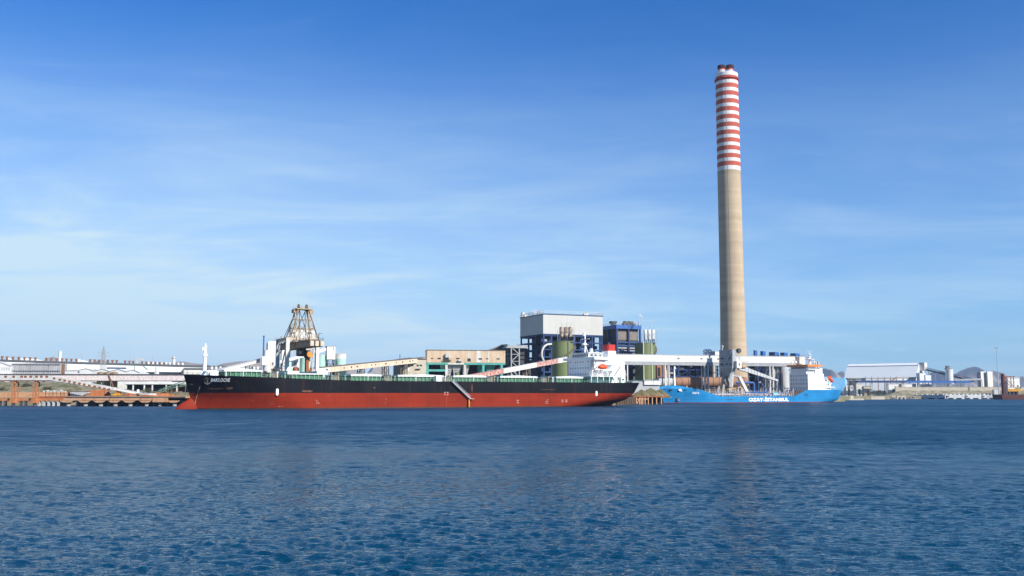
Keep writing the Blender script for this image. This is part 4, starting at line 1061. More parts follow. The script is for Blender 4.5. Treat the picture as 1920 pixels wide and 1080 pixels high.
def ore_conveyor():
    f = Fr(50, 460.5, 0, 4); t = thing('ore_conveyor', 'white bent conveyor gallery with rust framed holes, on two orange trestles', 'conveyor', f)
    P = lambda u, v: (f.x(u, 0, v), f.z(v, u))
    b = MB(); b.prism([P(-70,712.5), P(92,712.8), P(100,713.6), P(100,705.6), P(92,704), P(-70,703)], 0, 3.4); b.build('level_gallery', M['offwhite'], t)
    b = MB(); b.prism([P(100.1,713.6), P(213,731.8), P(213,727), P(100.1,705.6)], .02, 3.38); b.build('sloping_gallery', M['offwhite'], t)
    b = MB(); b.prism([P(213.1,731), P(250,738.3), P(289,741), P(289,738), P(252,734.6), P(213.1,727.6)], .3, 2.8); b.build('tail_gallery', M['white'], t)
    b = MB(); b.prism([P(-70,713.4), P(92,713.7), P(92,712.9), P(-70,712.6)], -.1, 3.5); b.build('lower_chord', M['rust'], t)
    vt = lambda u: 707 if u < 95 else 707+(u-95)*.199
    for u in (-20, -5, 11, 26, 41, 48, 58, 69, 78, 88, 102, 113, 122, 131, 140.5, 150, 159, 168.5, 178.5, 188, 197, 205.5):
        x = f.x(u); z = f.z(vt(u)+(1 if u > 95 else -.9), u); b = MB(); b.prism([(x-.5,z-.55),(x+.5,z-.55),(x+.75,z+.15),(x+.3,z+.5),(x-.65,z+.4)], -.08, .1); b.build('window', M['rust'], t)
    for u0, u1 in ((22, 31), (62, 70.5)):
        xa, xb = f.x(u0), f.x(u1); b = MB(); xm = (xa+xb)/2
        for x in (xa+.3, xb-.3):
            for y in (.4, 3.0): b.bar((x, y, f.z(747)), (x, y, f.z(717)), .42)
        n = 4
        for k in range(n):
            z0 = f.z(747)+(f.z(717)-f.z(747))*k/n; z1 = f.z(747)+(f.z(717)-f.z(747))*(k+1)/n
            for y in (.4, 3.0): b.bar((xa+.3, y, z1), (xb-.3, y, z1), .22)
            b.bar((xa+.3, .4, z0), (xb-.3, .4, z1), .12)
        for x in (xa+.3, xb-.3): b.bar((x, 1.7, f.z(717)), (xm+(x-xm)*.3, 1.7, f.z(713.4)), .45)
        b.bar((xa+.3, .4, f.z(717)), (xb-.3, .4, f.z(717)), .5); b.bar((xa+.3, 3, f.z(717)), (xb-.3, 3, f.z(717)), .5)
        b.prism([(xa-.9, f.z(755.8)), (xb+.2, f.z(755.8)), (xb-.2, f.z(746.5)), (xa+.2, f.z(746.5))], -.2, 3.4)
        b.tube((xm, 1, -5.2), (xm, 1, f.z(755.8)), .8, n=10, m=1)
        b.build('trestle', [M['orange'], M['dkgrey']], t)
ore_conveyor()
def heap(name, label, u, Y, w, dpt, h, zb, m, seed, group=None):
    p = at(u, HOR, Y); r = random.Random(seed); b = MB(); n, k = 18, 10
    for i in range(k+1):
        q = i/k
        for j in range(n):
            a = 2*math.pi*j/n; rr = (1-q)**.8*(1+.18*math.sin(a*3+seed)+.12*r.uniform(-1,1)); b.v.append((w/2*rr*math.cos(a), dpt/2*rr*math.sin(a), -.3+(h+.3)*q**1.1*(1+.05*r.uniform(-1,1))))
    for i in range(k):
        for j in range(n): b.f.append((i*n+j, i*n+(j+1) % n, (i+1)*n+(j+1) % n, (i+1)*n+j)); b.m.append(0)
    b.f.append(tuple(k*n+j for j in range(n))); b.m.append(0)
    o = b.build(name, m, None, loc=(p.x, Y, zb)); return tag(o, label, 'heap', group)
def left_yard():
    f = Fr(40, 494, 0, 4)
    b = MB(); b.box(f.x(-120), f.x(127), 0, 1.0, -.2, f.z(735.2)); b.build
    o = b.build('retaining_wall', M['orepale'], None, loc=f.o); tag(o, 'long low ore stained retaining wall below the grass bank', 'wall')
    f = Fr(185, 486, 0, 4)
    b = MB(); b.prism([(f.x(168), 0), (f.x(203), 0), (f.x(203), f.z(733)), (f.x(198), f.z(731)), (f.x(168), f.z(731.5))], 0, .8)
    for u in (172, 181, 190, 199): b.box(f.x(u)-.15, f.x(u)+.15, -.2, -.003, 0, f.z(732.5))
    tag(b.build('rusted_screen', M['orange'], None, loc=f.o), 'rust orange sheet screen standing behind the yellow grab', 'screen')
    f = Fr(148, 470, 0, 4.6)
    t = thing('skip_container', 'grey ribbed open container with brown end on the orange wharf', 'container', f)
    x0, x1 = f.x(134), f.x(166); z = f.z(735)
    b = MB(); b.box(x0, f.x(153), 0, 3, .15, z)
    for k in range(7): x = x0+(f.x(153)-x0)*k/6; b.box(x-.08, x+.08, -.12, -.003, .15, z)
    b.prism([(f.x(153)+.01, .15), (f.x(155), .15), (x1, z-.5), (x1, z), (f.x(153)+.01, z)], .02, 2.98); b.build('container_body', M['ltgrey'], t)
    b = MB(); b.box(f.x(128.5), x0-.01, .2, 2.8, .15, z+.3); b.build('end_frame', M['rust'], t)
    b = MB(); b.box(x0-.2, x1, -.05, 3.05, z+.003, z+.25); b.build('top_rim', M['dkgrey'], t)
    # clamshell grab
    f = Fr(219, 461, 0, 4.78); t = thing('clamshell_grab', 'yellow clamshell grab bucket parked on the orange wharf', 'grab bucket', f)
    x0, x1 = f.x(210.5), f.x(232); xm = f.x(221.5); zt = f.z(737.8)
    for sg in (-1, 1):
        b = MB(); pr = [(xm+sg*.06, .05)] + [(xm+sg*(.06+(x1-x0)/2*math.sin(a)), zt*(1-math.cos(a))*.2+zt*.95*math.cos(a)*0+zt*.9*(1-math.sin(a)**2)**.5) for a in np.linspace(1.45, .1, 7)]
        b.prism(pr[::sg], 0, 3.0); b.build('bucket_jaw', M['yellow'], t)
    b = MB(); b.prism([(xm-1.2, zt*.9), (xm+1.2, zt*.9), (xm+.8, f.z(732)), (xm-.8, f.z(732))], .7, 2.3); b.bar((xm-.6, 1.5, zt), (xm-.6, 1.5, f.z(731)), .3); b.bar((xm+.6, 1.5, zt), (xm+.6, 1.5, f.z(731)), .3); b.build('grab_head', M['cab'], t)
    b = MB(); b.bar((x0-.4, .3, .5), (xm, 1, zt), .3); b.bar((x1+.3, .3, .2), (xm, 1, zt), .3); b.build('closing_arm', M['yellow'], t)
    heap('spoil_heap', 'dark blue grey scrap heap left of the yellow grab', 203, 465, 4.5, 3, 2.2, 4.7, mat('scrap', (.06,.06,.08), (.16,.07,.04), .9, 1.2), 4)
    heap('ore_heap', 'reddish ore heap between the yellow grab and the dock post', 243, 470, 9, 5, 2.0, 4.7, M['orange'], 5, 'heaps of red ore on the wharf')
    heap('ore_heap', 'broad reddish ore heap near the ship bow', 300, 480, 26, 8, 2.6, 4.2, M['orange'], 6, 'heaps of red ore on the wharf')
    f = Fr(258.5, 463, 0, 4.78); t = thing('mooring_post', 'rusty mooring post with white cap, right of the yellow grab', 'post', f)
    b = MB(); b.lathe([(.75, 0), (.55, .3), (.5, f.z(735.5)), (.55, f.z(735.5)+.01)], n=12); b.build('post_shaft', M['rust'], t, smooth=40)
    b = MB(); b.lathe([(.62, f.z(735.5)+.02), (.68, f.z(733)), (.5, f.z(730))], n=12); b.build('post_cap', M['white'], t, smooth=40)
    # green curved gangway behind the bow
    f = Fr(320, 478, 0, 4); t = thing('green_gangway', 'green curved truss gangway rising behind the ship bow', 'gangway', f)
    pts = [(296,738.5),(304,735),(312,731.5),(322,728),(334,725.5),(348,723.5)]
    b = MB(); q = [f.pt(u, v, 0) for u, v in pts]
    for y in (0, 1.4):
        for a, c in zip(q[:-1], q[1:]): b.truss(a+Vector((0,y,0)), c+Vector((0,y,0)), 1.5, 3, .14)
    b.build('truss', M['rail_green'], t)
    b = MB()
    for a, c in zip(q[:-1], q[1:]): b.bar(a+Vector((0,.7,0)), c+Vector((0,.7,0)), 1.3, .12)
    b.build('walkway', M['turq'], t)
    b = MB(); 
    for u, v in pts[1:]: p = f.pt(u, v, .7); b.bar((p.x, .7, 0), (p.x, .7, p.z), .25)
    b.build('support_leg', M['rust'], t)
left_yard()
def grass_bank():
    nx, ny = 130, 26; b = MB(); r = np.random.default_rng(5)
    us = np.linspace(-260, 400, nx); ys = np.linspace(502, 590, ny)
    for j, y in enumerate(ys):
        for i, u in enumerate(us):
            x = (u-960)/FPX*y; k = min(1, max(0, (y-503)/42)); k = k*k*(3-2*k)
            top = lerp_tab(u, [(-100,12.8),(150,12.0),(200,10.2),(245,7.6),(300,6.8),(400,6.0)])
            z = 4+.8+(top-4.8)*k + r.normal(0,.22)*(1 if j else 0) + .35*math.sin(x*.23+y*.31) + .25*math.sin(x*.61-y*.4)
            b.v.append((x, y, 3.6 if j == 0 or i in (0, nx-1) or j == ny-1 else z))
    b.f = [(j*nx+i, j*nx+i+1, (j+1)*nx+i+1, (j+1)*nx+i) for j in range(ny-1) for i in range(nx-1)]; b.m = [0]*len(b.f)
    m = mat('scrub_grass', (.10,.105,.04), (.27,.23,.155), .95, .22, amount=.6, bump=.6)
    kind(b.build('grass_bank', m, smooth=60), 'structure')
grass_bank()
def bank_bushes():
    r = random.Random(17)
    for i, (u, Y, w, h, l) in enumerate(((6, 520, 6, 3.0, 'scrub bush on the grass bank left of both orange trestles'), (48, 528, 7, 3.2, 'scrub bush on the grass bank between the orange trestles'), (88, 522, 5, 2.6, 'small scrub bush on the grass bank right of the orange trestles'), (137, 535, 8, 3.5, 'wide scrub bush below the stained gallery, left'), (188, 540, 8, 4.0, 'wide scrub bush under the inclined pipe'), (276, 530, 6, 4.0, 'green bush between the white posts of the open shed'), (318, 528, 7, 3.6, 'green bush beneath the green gangway'))):
        k = min(1, max(0, (Y-503)/42)); k = k*k*(3-2*k); top = lerp_tab(u, [(-100,12.8),(150,12.0),(200,10.2),(245,7.6),(300,6.8),(400,6.0)])
        shrub(l, u, Y, w, h, 4.4+(top-4.8)*k, 60+i, 'bushes on the grass bank', n=240)
    f = Fr(100, 498, 0, 4)
    for i, u in enumerate((86, 91, 97, 104, 110, 116, 122)):
        b = MB(); x = f.x(u); b.box(x-.9, x+.9, 0, .5, f.z(735.2)+.01, f.z(735.2)+.7+.4*(i % 2)); o = b.build('rubble_block', M['offwhite'], None, loc=f.o); tag(o, 'pale rubble block lying on the long retaining wall, one of seven', 'block', 'pale rubble blocks on the retaining wall')
bank_bushes()
def white_gallery_shed():
    f = Fr(150, 572, 4, 4)
    t = thing('long_gallery', 'long white conveyor gallery with faint reddish stains and a black top edge', 'gallery', f)
    zb0, zt0 = f.z(713.5, 150), f.z(703, 150)
    b = MB(); x0, x1 = f.x(-60), f.x(372); b.box(x0, x1, 0, 4, zb0, zt0); g = b.build('gallery_wall', M['stain'], t)
    b = MB(); b.box(x0-.3, x1+.3, -.4, 4.4, zt0+.003, zt0+.55); b.build('roof', M['dkgrey'], t)
    b = MB(); b.box(x0, x1, -.15, 4.1, zb0-.4, zb0-.003); b.build('bottom_edge', M['dkgrey'], t)
    for u in (207, 210): 
        pass
    b = MB(); b.bar((f.x(205), -.5, zt0), (f.x(217), -.5, f.z(733, 217)), .5); b.build('inclined_pipe', M['vent'], t)
    for u in (-40, 20, 80, 135, 190): x = f.x(u); b = MB(); b.bar((x, 1, 0), (x, 1, zb0-.4), .5); b.bar((x, 3, 0), (x, 3, zb0-.4), .5); b.build('support_post', M['ltgrey'], t)
    f = Fr(290, 566, 4, 4); t = thing('open_shed', 'white open fronted shed with dark interior under the stained gallery', 'shed', f)
    b = MB(); x0, x1 = f.x(223), f.x(372); b.box(x0, x1, 0, .5, f.z(720.6, 290), f.z(716.2, 290)); b.build('fascia', M['white'], t)
    b = MB(); b.box(x0, x1, .51, 14, f.z(717.2, 290), f.z(716.4, 290)); b.build('roof', M['roof_grey'], t)
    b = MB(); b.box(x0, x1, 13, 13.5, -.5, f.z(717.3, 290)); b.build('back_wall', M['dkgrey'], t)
    for u in (237, 250, 271, 286, 312, 332): x = f.x(u); b = MB(); b.box(x-.33, x+.33, .51, 1.2, -.5, f.z(717.3, 290)); b.build('post', M['white'], t)
white_gallery_shed()
def factory():
    f = Fr(0, 610, 25, 4); P = lambda u, v, y=0: (f.pt(u, v, y).x, f.pt(u, v, y).z)
    t = thing('long_factory', 'long low white factory with dark roof edge and rows of brown roof vents', 'factory', f)
    top = [(-60,674.5),(20,678),(120,681),(240,684.5),(345,687.5),(440,690)]
    xs = [P(u, v) for u, v in top]
    b = MB(); b.prism([(xs[0][0], -.5), (xs[-1][0], -.5)] + xs[::-1], 0, 40); w = b.build('wall', M['white'], t)
    b = MB(); b.prism([(x, z+.004) for x, z in xs] + [(x, z+1.15) for x, z in xs[::-1]], -.5, 40.5); rf = b.build('roof', M['roof_grey'], t)
    r2 = random.Random(9)
    for u in (3,12,23.5,34,45,55.5,65.5,86,95.5,105.5,116,124.5,133.5,143,169,177.5,186,194,202.5,211,219,235,243,250,267,275,284,292,300,308):
        x, z = P(u, lerp_tab(u, top)); z += 1.15; y = 3; b = MB(); hh = lerp_tab(u, [(0,2.2),(220,2.0),(310,1.5)])
        b.box(x-.5, x+.5, y, y+1, z-.1, z+hh*.45); b.prism([(x-.55,z+hh*.45+.003),(x+.55,z+hh*.45+.003),(x+.95,z+hh),(x-.95,z+hh)], y-.4, y+1.6); b.build('roof_vent', M['vent'], rf)
    for u in (278,286,294,303,311,318,334,342): x, z = P(u, lerp_tab(u, top), 14); z += 1.6; b = MB(); b.lathe([(.8, z-.6), (.8, z+.7), (.5, z+1.1)], x, 14, 10); b.build('roof_fan', M['white'], rf)
    x0, z0 = P(200, 691.5); x1, z1 = P(237, 688.6); b = MB(); b.box(x0, x1, -.06, .1, z0, z0+1.0); b.build('strip_window', M['dkblue'], w)
    for ua, ub in ((269, 290), (298, 340)):
        x0, z0 = P(ua, 701.8); x1, z1 = P(ub, 699); b = MB(); b.box(x0, x1, -.05, .1, z0+.2, z0+1.6)
        bb = b.build('strip_window', M['glass'], w)
    x0, z0 = P(291, 702); b = MB(); b.box(x0, x0+1.5, -.4, -.003, -.5, P(291,687.5)[1]); b.build('duct', M['ltgrey'], t)
    b = MB(); 
    for ua, va, ub, vb in ((269,686,277,693),(253,684,253,693)): a = f.pt(ua, va, -.3); c = f.pt(ub, vb, -.3); b.bar(a, c, .3)
    b.build('drain_pipe', M['turq'], t)
    # second roof behind, only its pale ridge shows between the vents
    g = Fr(0, 690, 25, 4)
    t2 = thing('rear_factory', 'pale factory roof showing behind the brown vents', 'factory', g)
    for ua, ub, va, vb in ((16,22,670,672),(40,80,671,674.6),(146,165,673,676),(185,222,679,681.5)):
        a = g.pt(ua, va); c = g.pt(ub, vb); z = (a.z+c.z)/2; b = MB(); b.prism([(a.x, 0), (c.x, 0), (c.x, c.z-.4), (c.x-4, c.z+.3), (a.x, a.z)], 0, 16); b.build('roof_bay', M['white'], t2)
    # weathered hall
    f = Fr(68, 596, 8, 4); t = thing('weathered_hall', 'grey weathered corrugated hall behind a web of scaffolding', 'hall', f)
    x0, x1, z0, z1 = f.rect(21.5, 114.5, 680.5, 702); b = MB(); b.prism([(x0, -.5), (x1, -.5), (x1, f.z(681.5, 114)), (f.x(70), f.z(680.5, 70)), (x0, f.z(681.8, 22))], 0, 12); b.build('wall', mat('weathered_sheet', (.46,.45,.45), (.33,.32,.32), .8, .35, .55, (.20,.18,.17)), t)
    b = MB(); n = 22
    for k in range(n+1): x = x0+(x1-x0)*k/n; b.bar((x, -.9, -.3), (x, -.9, z1-.2), .1)
    for k in range(6): z = z0*0+.6+(z1-1)*k/5; b.bar((x0, -.9, z), (x1, -.9, z), .12); b.box(x0, x1, -1.3, -.5, z-.06, z)
    b.build('scaffolding', M['grey'], t)
    b = MB(); b.box(x1+.01, x1+1.3, .5, 3, -.5, z1-.6); b.build('stair_tower', M['vent'], t)
    # gabled sheds
    f = Fr(190, 588, 3, 4); t = thing('gabled_shed', 'row of white gabled sheds with thin dark verges', 'shed', f)
    P = lambda u, v: (f.pt(u, v).x, f.pt(u, v).z)
    ridge = [(122,695),(143,695),(161,691.2),(176.5,695.8),(192,692.2),(205.5,696.6),(221.5,692.6),(236,697),(249,693.4),(262,699)]
    q = [P(u, v) for u, v in ridge]
    b = MB(); b.prism([(q[0][0], -.5), (q[-1][0], -.5)] + q[::-1], 0, 18); w = b.build('wall', M['white'], t)
    b = MB()
    for a, c in zip(q[:-1], q[1:]): b.bar((a[0], -.1, a[1]+.1), (c[0], -.1, c[1]+.1), .3)
    b.build('verge', M['grey'], t)
    b = MB(); x, z = P(147.5, 697.6); b.box(x-.5, x+.5, -.06, .1, z-.45, z+.45); b.build('louvre', M['dkgrey'], w)
    for i, u in enumerate((186.2, 199.3, 212.5)):
        tt, r, h = silo('ochre_tank', ('left','middle','right')[i]+' one of three squat ochre tanks before the white gabled sheds', u-5.9, u+5.9, 699.3, 578, M['ochre'], 4, 'squat ochre tanks', cone=.25)
    f = Fr(8, 590, 10, 4); t = thing('gabled_house', 'white gable end hall with mullioned windows at the left edge', 'hall', f)
    P = lambda u, v: (f.pt(u, v).x, f.pt(u, v).z)
    b = MB(); q = [P(-30,683), P(-8,676.8), P(20.5,687)]; b.prism([(q[0][0],-.5),(q[2][0],-.5)]+q[::-1], 0, 14); w = b.build('wall', M['white'], t)
    b = MB()
    for a, c in zip(q[:-1], q[1:]): b.bar((a[0], -.1, a[1]+.1), (c[0], -.1, c[1]+.1), .35)
    b.build('verge', M['grey'], t)
    for k in range(4): x0, z0 = P(2+4.5*k, 694.5); x1, z1 = P(5.4+4.5*k, 688.6); boxm('window', M['ltgrey'], w, x0, x1, -.06, .1, z0, z1)
    # stack, tower, pylon, masts
    tt, r, h = silo('white_stack', 'slim white cylindrical stack rising above the vented factory roof', 106.8, 112.4, 659, 720, M['white'], 4, cat='stack')
    p = at(323.5, HOR, 740); t = thing('water_tower', 'stout white tower with a brown cap beyond the factory roof', 'tower', loc=(p.x, 740, 4)); Z = lambda v: at(323, v, 740).z-4
    b = MB(); b.lathe([(1.5, -.5), (1.15, Z(673))], n=14); b.build('tower_shaft', M['white'], t, smooth=40)
    b = MB(); b.lathe([(1.2, Z(673)+.01), (1.6, Z(672)), (1.5, Z(669.2))], n=14); b.build('tower_cap', M['cream'], t, smooth=40)
    p = at(190.5, HOR, 594); t = thing('electricity_pylon', 'dark lattice power pylon before the white factory', 'pylon', loc=(p.x, 594, 4)); Z = lambda v: at(190, v, 594).z-4
    b = MB(); b.tower(-2.2, 2.2, -2.2, 2.2, -.5, Z(661), 9, .17, taper=.32); b.tower(-.7, .7, -.7, .7, Z(661), Z(649), 3, .12, taper=.1); b.build('lattice_mast', M['grey'], t)
    b = MB()
    for v, w in ((668, 4.6), (662, 3.8)): z = Z(v); b.bar((-w, 0, z), (w, 0, z), .14); b.bar((-w, 0, z), (0, 0, z+1.3), .1); b.bar((w, 0, z), (0, 0, z+1.3), .1)
    b.build('cross_arm', M['grey'], t)
    for u, v, Y, l in ((150, 661, 700, 'thin grey aerial mast left of the lattice pylon'), (240.5, 666, 720, 'thin grey aerial mast right of the lattice pylon'), (284, 663.5, 730, 'tallest thin aerial mast, left of the white tower')):
        p = at(u, HOR, Y); t = thing('aerial_mast', l, 'mast', loc=(p.x, Y, 4), group='thin aerial masts beyond the factory'); b = MB(); z = at(u, v, Y).z-4; b.tube((0,0,-.5), (0,0,z), .28, .1, 6); b.bar((-.8,0,z*.9), (.8,0,z*.9), .12); b.build('pole', M['grey'], t)
    f = Fr(265, 690, 20, 4); t = thing('roof_crane', 'small cream jib hoist above the factory roof', 'hoist', f); b = MB(); a = f.pt(257, 673.5); c = f.pt(271, 675); b.bar((a.x,0,-.5), (a.x,0,a.z+1), .7); b.bar((a.x-1,0,a.z+.8), (c.x,0,c.z), .5); b.bar((c.x-.5,0,-.5), (c.x-.5,0,c.z), .5); b.bar((a.x,0,a.z-2),(a.x+3,0,a.z+.5),.3); b.build('jib', M['cream'], t)
    # low sheds behind the bow
    f = Fr(400, 640, 20, 4)
    t = thing('low_warehouse', 'long pale warehouse behind the carrier bow with small roof fans', 'warehouse', f)
    a, c = f.pt(345, 692), f.pt(506, 692.5); b = MB(); b.box(a.x, c.x, 0, 30, -.5, f.z(693.5, 420)); b.build('wall', M['offwhite'], t)
    b = MB(); b.prism([(a.x, f.z(693.5,420)+.01), (c.x, f.z(693.5,420)+.01), (c.x-2, f.z(690.5,420)), (a.x, f.z(690.5,420))], -.4, 30); rf = b.build('roof', M['roof_grey'], t)
    for u in (397, 405, 413, 469, 476, 483): p = f.pt(u, 691); b = MB(); b.lathe([(.9, p.z-.6), (.9, p.z+.9), (.5, p.z+1.3)], p.x, -.2, 10); b.build('roof_fan', M['white'], rf)
    f = Fr(452, 600, 15, 4); t = thing('site_cabin', 'plain white block left of the dark tree', 'building', f); x0, x1, z0, z1 = f.rect(442, 464, 688.5, 702); b = MB(); b.box(x0, x1, 0, 9, -.5, z1); b.build('wall', M['white'], t); b = MB(); b.box(x0-.3, x1+.3, -.3, 9.3, z1+.003, z1+.4); b.build('roof', M['ltgrey'], t)
factory()
def cement_plant():
    Y = 520
    gallery('white_conveyor', 'white inclined conveyor gallery climbing from the carrier bow to the process tower', at(402, 698.2, 505), at(492, 675.5, 528), 1.55, 3, [(0,1,M['white'])], bents=(.35,.75), roof=M['ltgrey'])
    f = Fr(510, 524, 18, 4); t = thing('process_tower', 'tall windowless white block tower behind the crane, equipment on its roof', 'tower', f)
    x0, x1, z0, z1 = f.rect(502, 525, 642, 700); b = MB(); b.box(x0, x1, 0, 14, -.5, z1); b.prism([(x0, z1+.003), (x1, z1+.003), (x1, z1+1), (x0+1, z1+.7)], .1, 13.9); b.build('main_block', M['clad_white'], t)
    b = MB(); xa, xb = f.x(515), f.x(530); b.box(xa, xb, 2, 8, z1+1.01, z1+1.6); b.bar((xa+.3, 2.5, z1+1), (xa+.3, 2.5, z1+3.4), .25); b.box(xa+.5, xb-.5, 2.4, 5, z1+1.6, z1+2.6); b.tube((xb-.8, 3, z1+1.6), (xb-.8, 3, z1+3.6), .6); b.rail([(x0, .2, z1+1), (x1, .2, z1+1)], 1.1, 2, .08); b.build('roof_plant', M['grey'], t)
    b = MB(); a = f.pt(504, 665.5, -.6); c = f.pt(511, 659, -.6); b.bar(a, c, .9, .25); b.bar(f.pt(503, 668, -.6), f.pt(507, 665, -.6), .6, .2); b.build('outside_stair', M['ltgrey'], t)
    b = MB(); xa, xb = f.x(528.2), f.x(535); b.box(xa, xb, 3, 10, -.5, f.z(641, 531)); b.build('annex', M['white'], t)
    b = MB(); b.box(f.x(501.8), f.x(513), -2.2, -.003, -.5, f.z(669.5, 507)); b.build('annex', M['offwhite'], t)
    silo('white_silo', 'small white silo left of the tall process tower', 492.5, 502, 657.5, 520, M['white'], 4, cat='silo')
    f = Fr(496, 515, 18, 4); t = thing('transfer_house', 'small white box house at the upper end of the bow side conveyor', 'building', f); x0, x1, z0, z1 = f.rect(491, 501.2, 668, 684.5); b = MB(); b.box(x0, x1, 0, 4, z0, z1); b.build('wall', M['white'], t)
    b = MB()
    for x in (x0+.3, x1-.3):
        for y in (.4, 3.6): b.bar((x, y, -.5), (x, y, z0-.003), .35)
    b.build('support_legs', M['ltgrey'], t); b = MB(); b.box(f.x(487.5), x0-.01, .5, 3, z1-5, z1-.8); b.build('conveyor_head', M['grey'], t)
    p = at(491.7, HOR, 560); t = thing('blue_stack', 'thin bright blue stack left of the process tower', 'stack', loc=(p.x, 560, 4)); b = MB(); z = at(491, 630, 560).z-4; b.tube((0,0,-.5), (0,0,z), .48, .4, 10); b.build('pipe', M['blue'], t); b = MB(); b.tube((0,0,z-.5), (0,0,z+.2), .5, n=10); b.build('rim', M['dkblue'], t)
    # head house on legs
    f = Fr(562, 545, 18, 4); t = thing('head_house', 'white windowless head house on stilts behind the lattice of the crane', 'building', f)
    x0, x1 = f.x(546.5, 0, 630), f.x(590, 0, 630); zb, zt = f.z(644, 565), f.z(617.5, 565)
    b = MB(); b.box(x0, x1, 0, 15, zb, zt); w = b.build('wall', M['white'], t)
    b = MB(); b.box(x0-.2, x1+.2, -.2, 15.2, zt+.003, zt+.5); b.build('roof', M['ltgrey'], t)
    for u in (551, 580): q = f.pt(u, 624.5); boxm('vent_opening', M['dkgrey'], w, q.x-.8, q.x+.8, -.06, .1, q.z-.5, q.z+.5)
    b = MB(); 
    for k in range(4):
        x = x0+.5+(x1-x0-1)*k/3
        for y in (.5, 14.5): b.bar((x, y, -.5), (x, y, zb-.003), .7)
    for k in range(3):
        for z in (zb*.35, zb*.7): xa = x0+.5+(x1-x0-1)*k/3; b.bar((xa, .5, z), (xa+(x1-x0-1)/3, .5, z), .4)
    b.build('stilts', M['ltgrey'], t)
    f = Fr(550, 512, 18, 4); t = thing('white_annex', 'white low building with a tall dark doorway under the crane', 'building', f); x0, x1, z0, z1 = f.rect(541, 561, 672, 704); b = MB(); b.box(x0, x1, 0, 8, -.5, z1); w = b.build('wall', M['white'], t); q = f.rect(550.5, 557, 678, 692); boxm('doorway', M['grey'], w, q[0], q[1], -.06, .1, q[2], q[3]); q = f.rect(543.5, 547, 683, 693); boxm('doorway', M['ltgrey'], w, q[0], q[1], -.06, .1, q[2], q[3])
    for i, (ua, ub, vt, Y, l) in enumerate(((536, 545, 672, 505, 'narrow pale green silo left of the white annex doorway'), (560, 579, 667.5, 512, 'pale green silo behind the crane, crossed by a dark slanting shadow'), (592, 608, 667, 516, 'pale green silo right of the crane leg'), (626.5, 646.5, 664.5, 520, 'broad pale green silo with white top, end of the row'))):
        t, r, h = silo('green_silo', l, ua, ub, vt, Y, M['palegreen'], 4, 'pale green silos behind the carrier', roof=M['white'])
        if i == 3: b = MB(); b.lathe([(r+.05, h-2.4), (r+.05, h-.003)], n=28, cap=False); b.build('top_band', M['white'], t, smooth=40); b = MB(); b.rail([(-r*.7, -r*.7, h+.3), (r*.7, -r*.7, h+.3)], 1.1, 1.4, .1); b.build('roof_railing', M['ltgrey'], t)
    gallery('upper_conveyor', 'short white conveyor sloping up behind the crane legs to the green silo top', at(513, 682, 500), at(570, 667, 508), 1.5, 3, [(0,1,M['white'])], bents=(.4,), roof=None)
    f = Fr(618, 517, 18, 4); t = thing('transfer_tower', 'white ribbed transfer tower standing on slim dark legs', 'tower', f); x0, x1 = f.x(612.5), f.x(628); zb, zt = f.z(674, 620), f.z(649.5, 620)
    b = MB(); b.box(x0, x1, 0, 6.5, zb, zt); w = b.build('wall', M['clad_white'], t); b = MB(); b.box(x0-.15, x1+.15, -.15, 6.65, zt+.003, zt+.35); b.build('roof', M['grey'], t)
    q = f.rect(624.5, 626.5, 651, 657); boxm('louvre', M['grey'], w, q[0], q[1], -.06, .1, q[2], q[3])
    b = MB(); b.tower(x0+.4, x1-.4, .4, 6.1, -.5, zb-.003, 3, .4); b.build('leg_frame', M['dkgrey'], t)
    gallery('link_conveyor', 'short white conveyor entering the ribbed transfer tower', at(592, 661, 508), at(616, 653.2, 519), 1.5, 3, [(0,1,M['white'])])
    tree('dark_tree', 'dark bushy tree below the white process tower', 506, 500, 10.5, 18.5, 4, LEAF[:2], 11, n=900)
cement_plant()
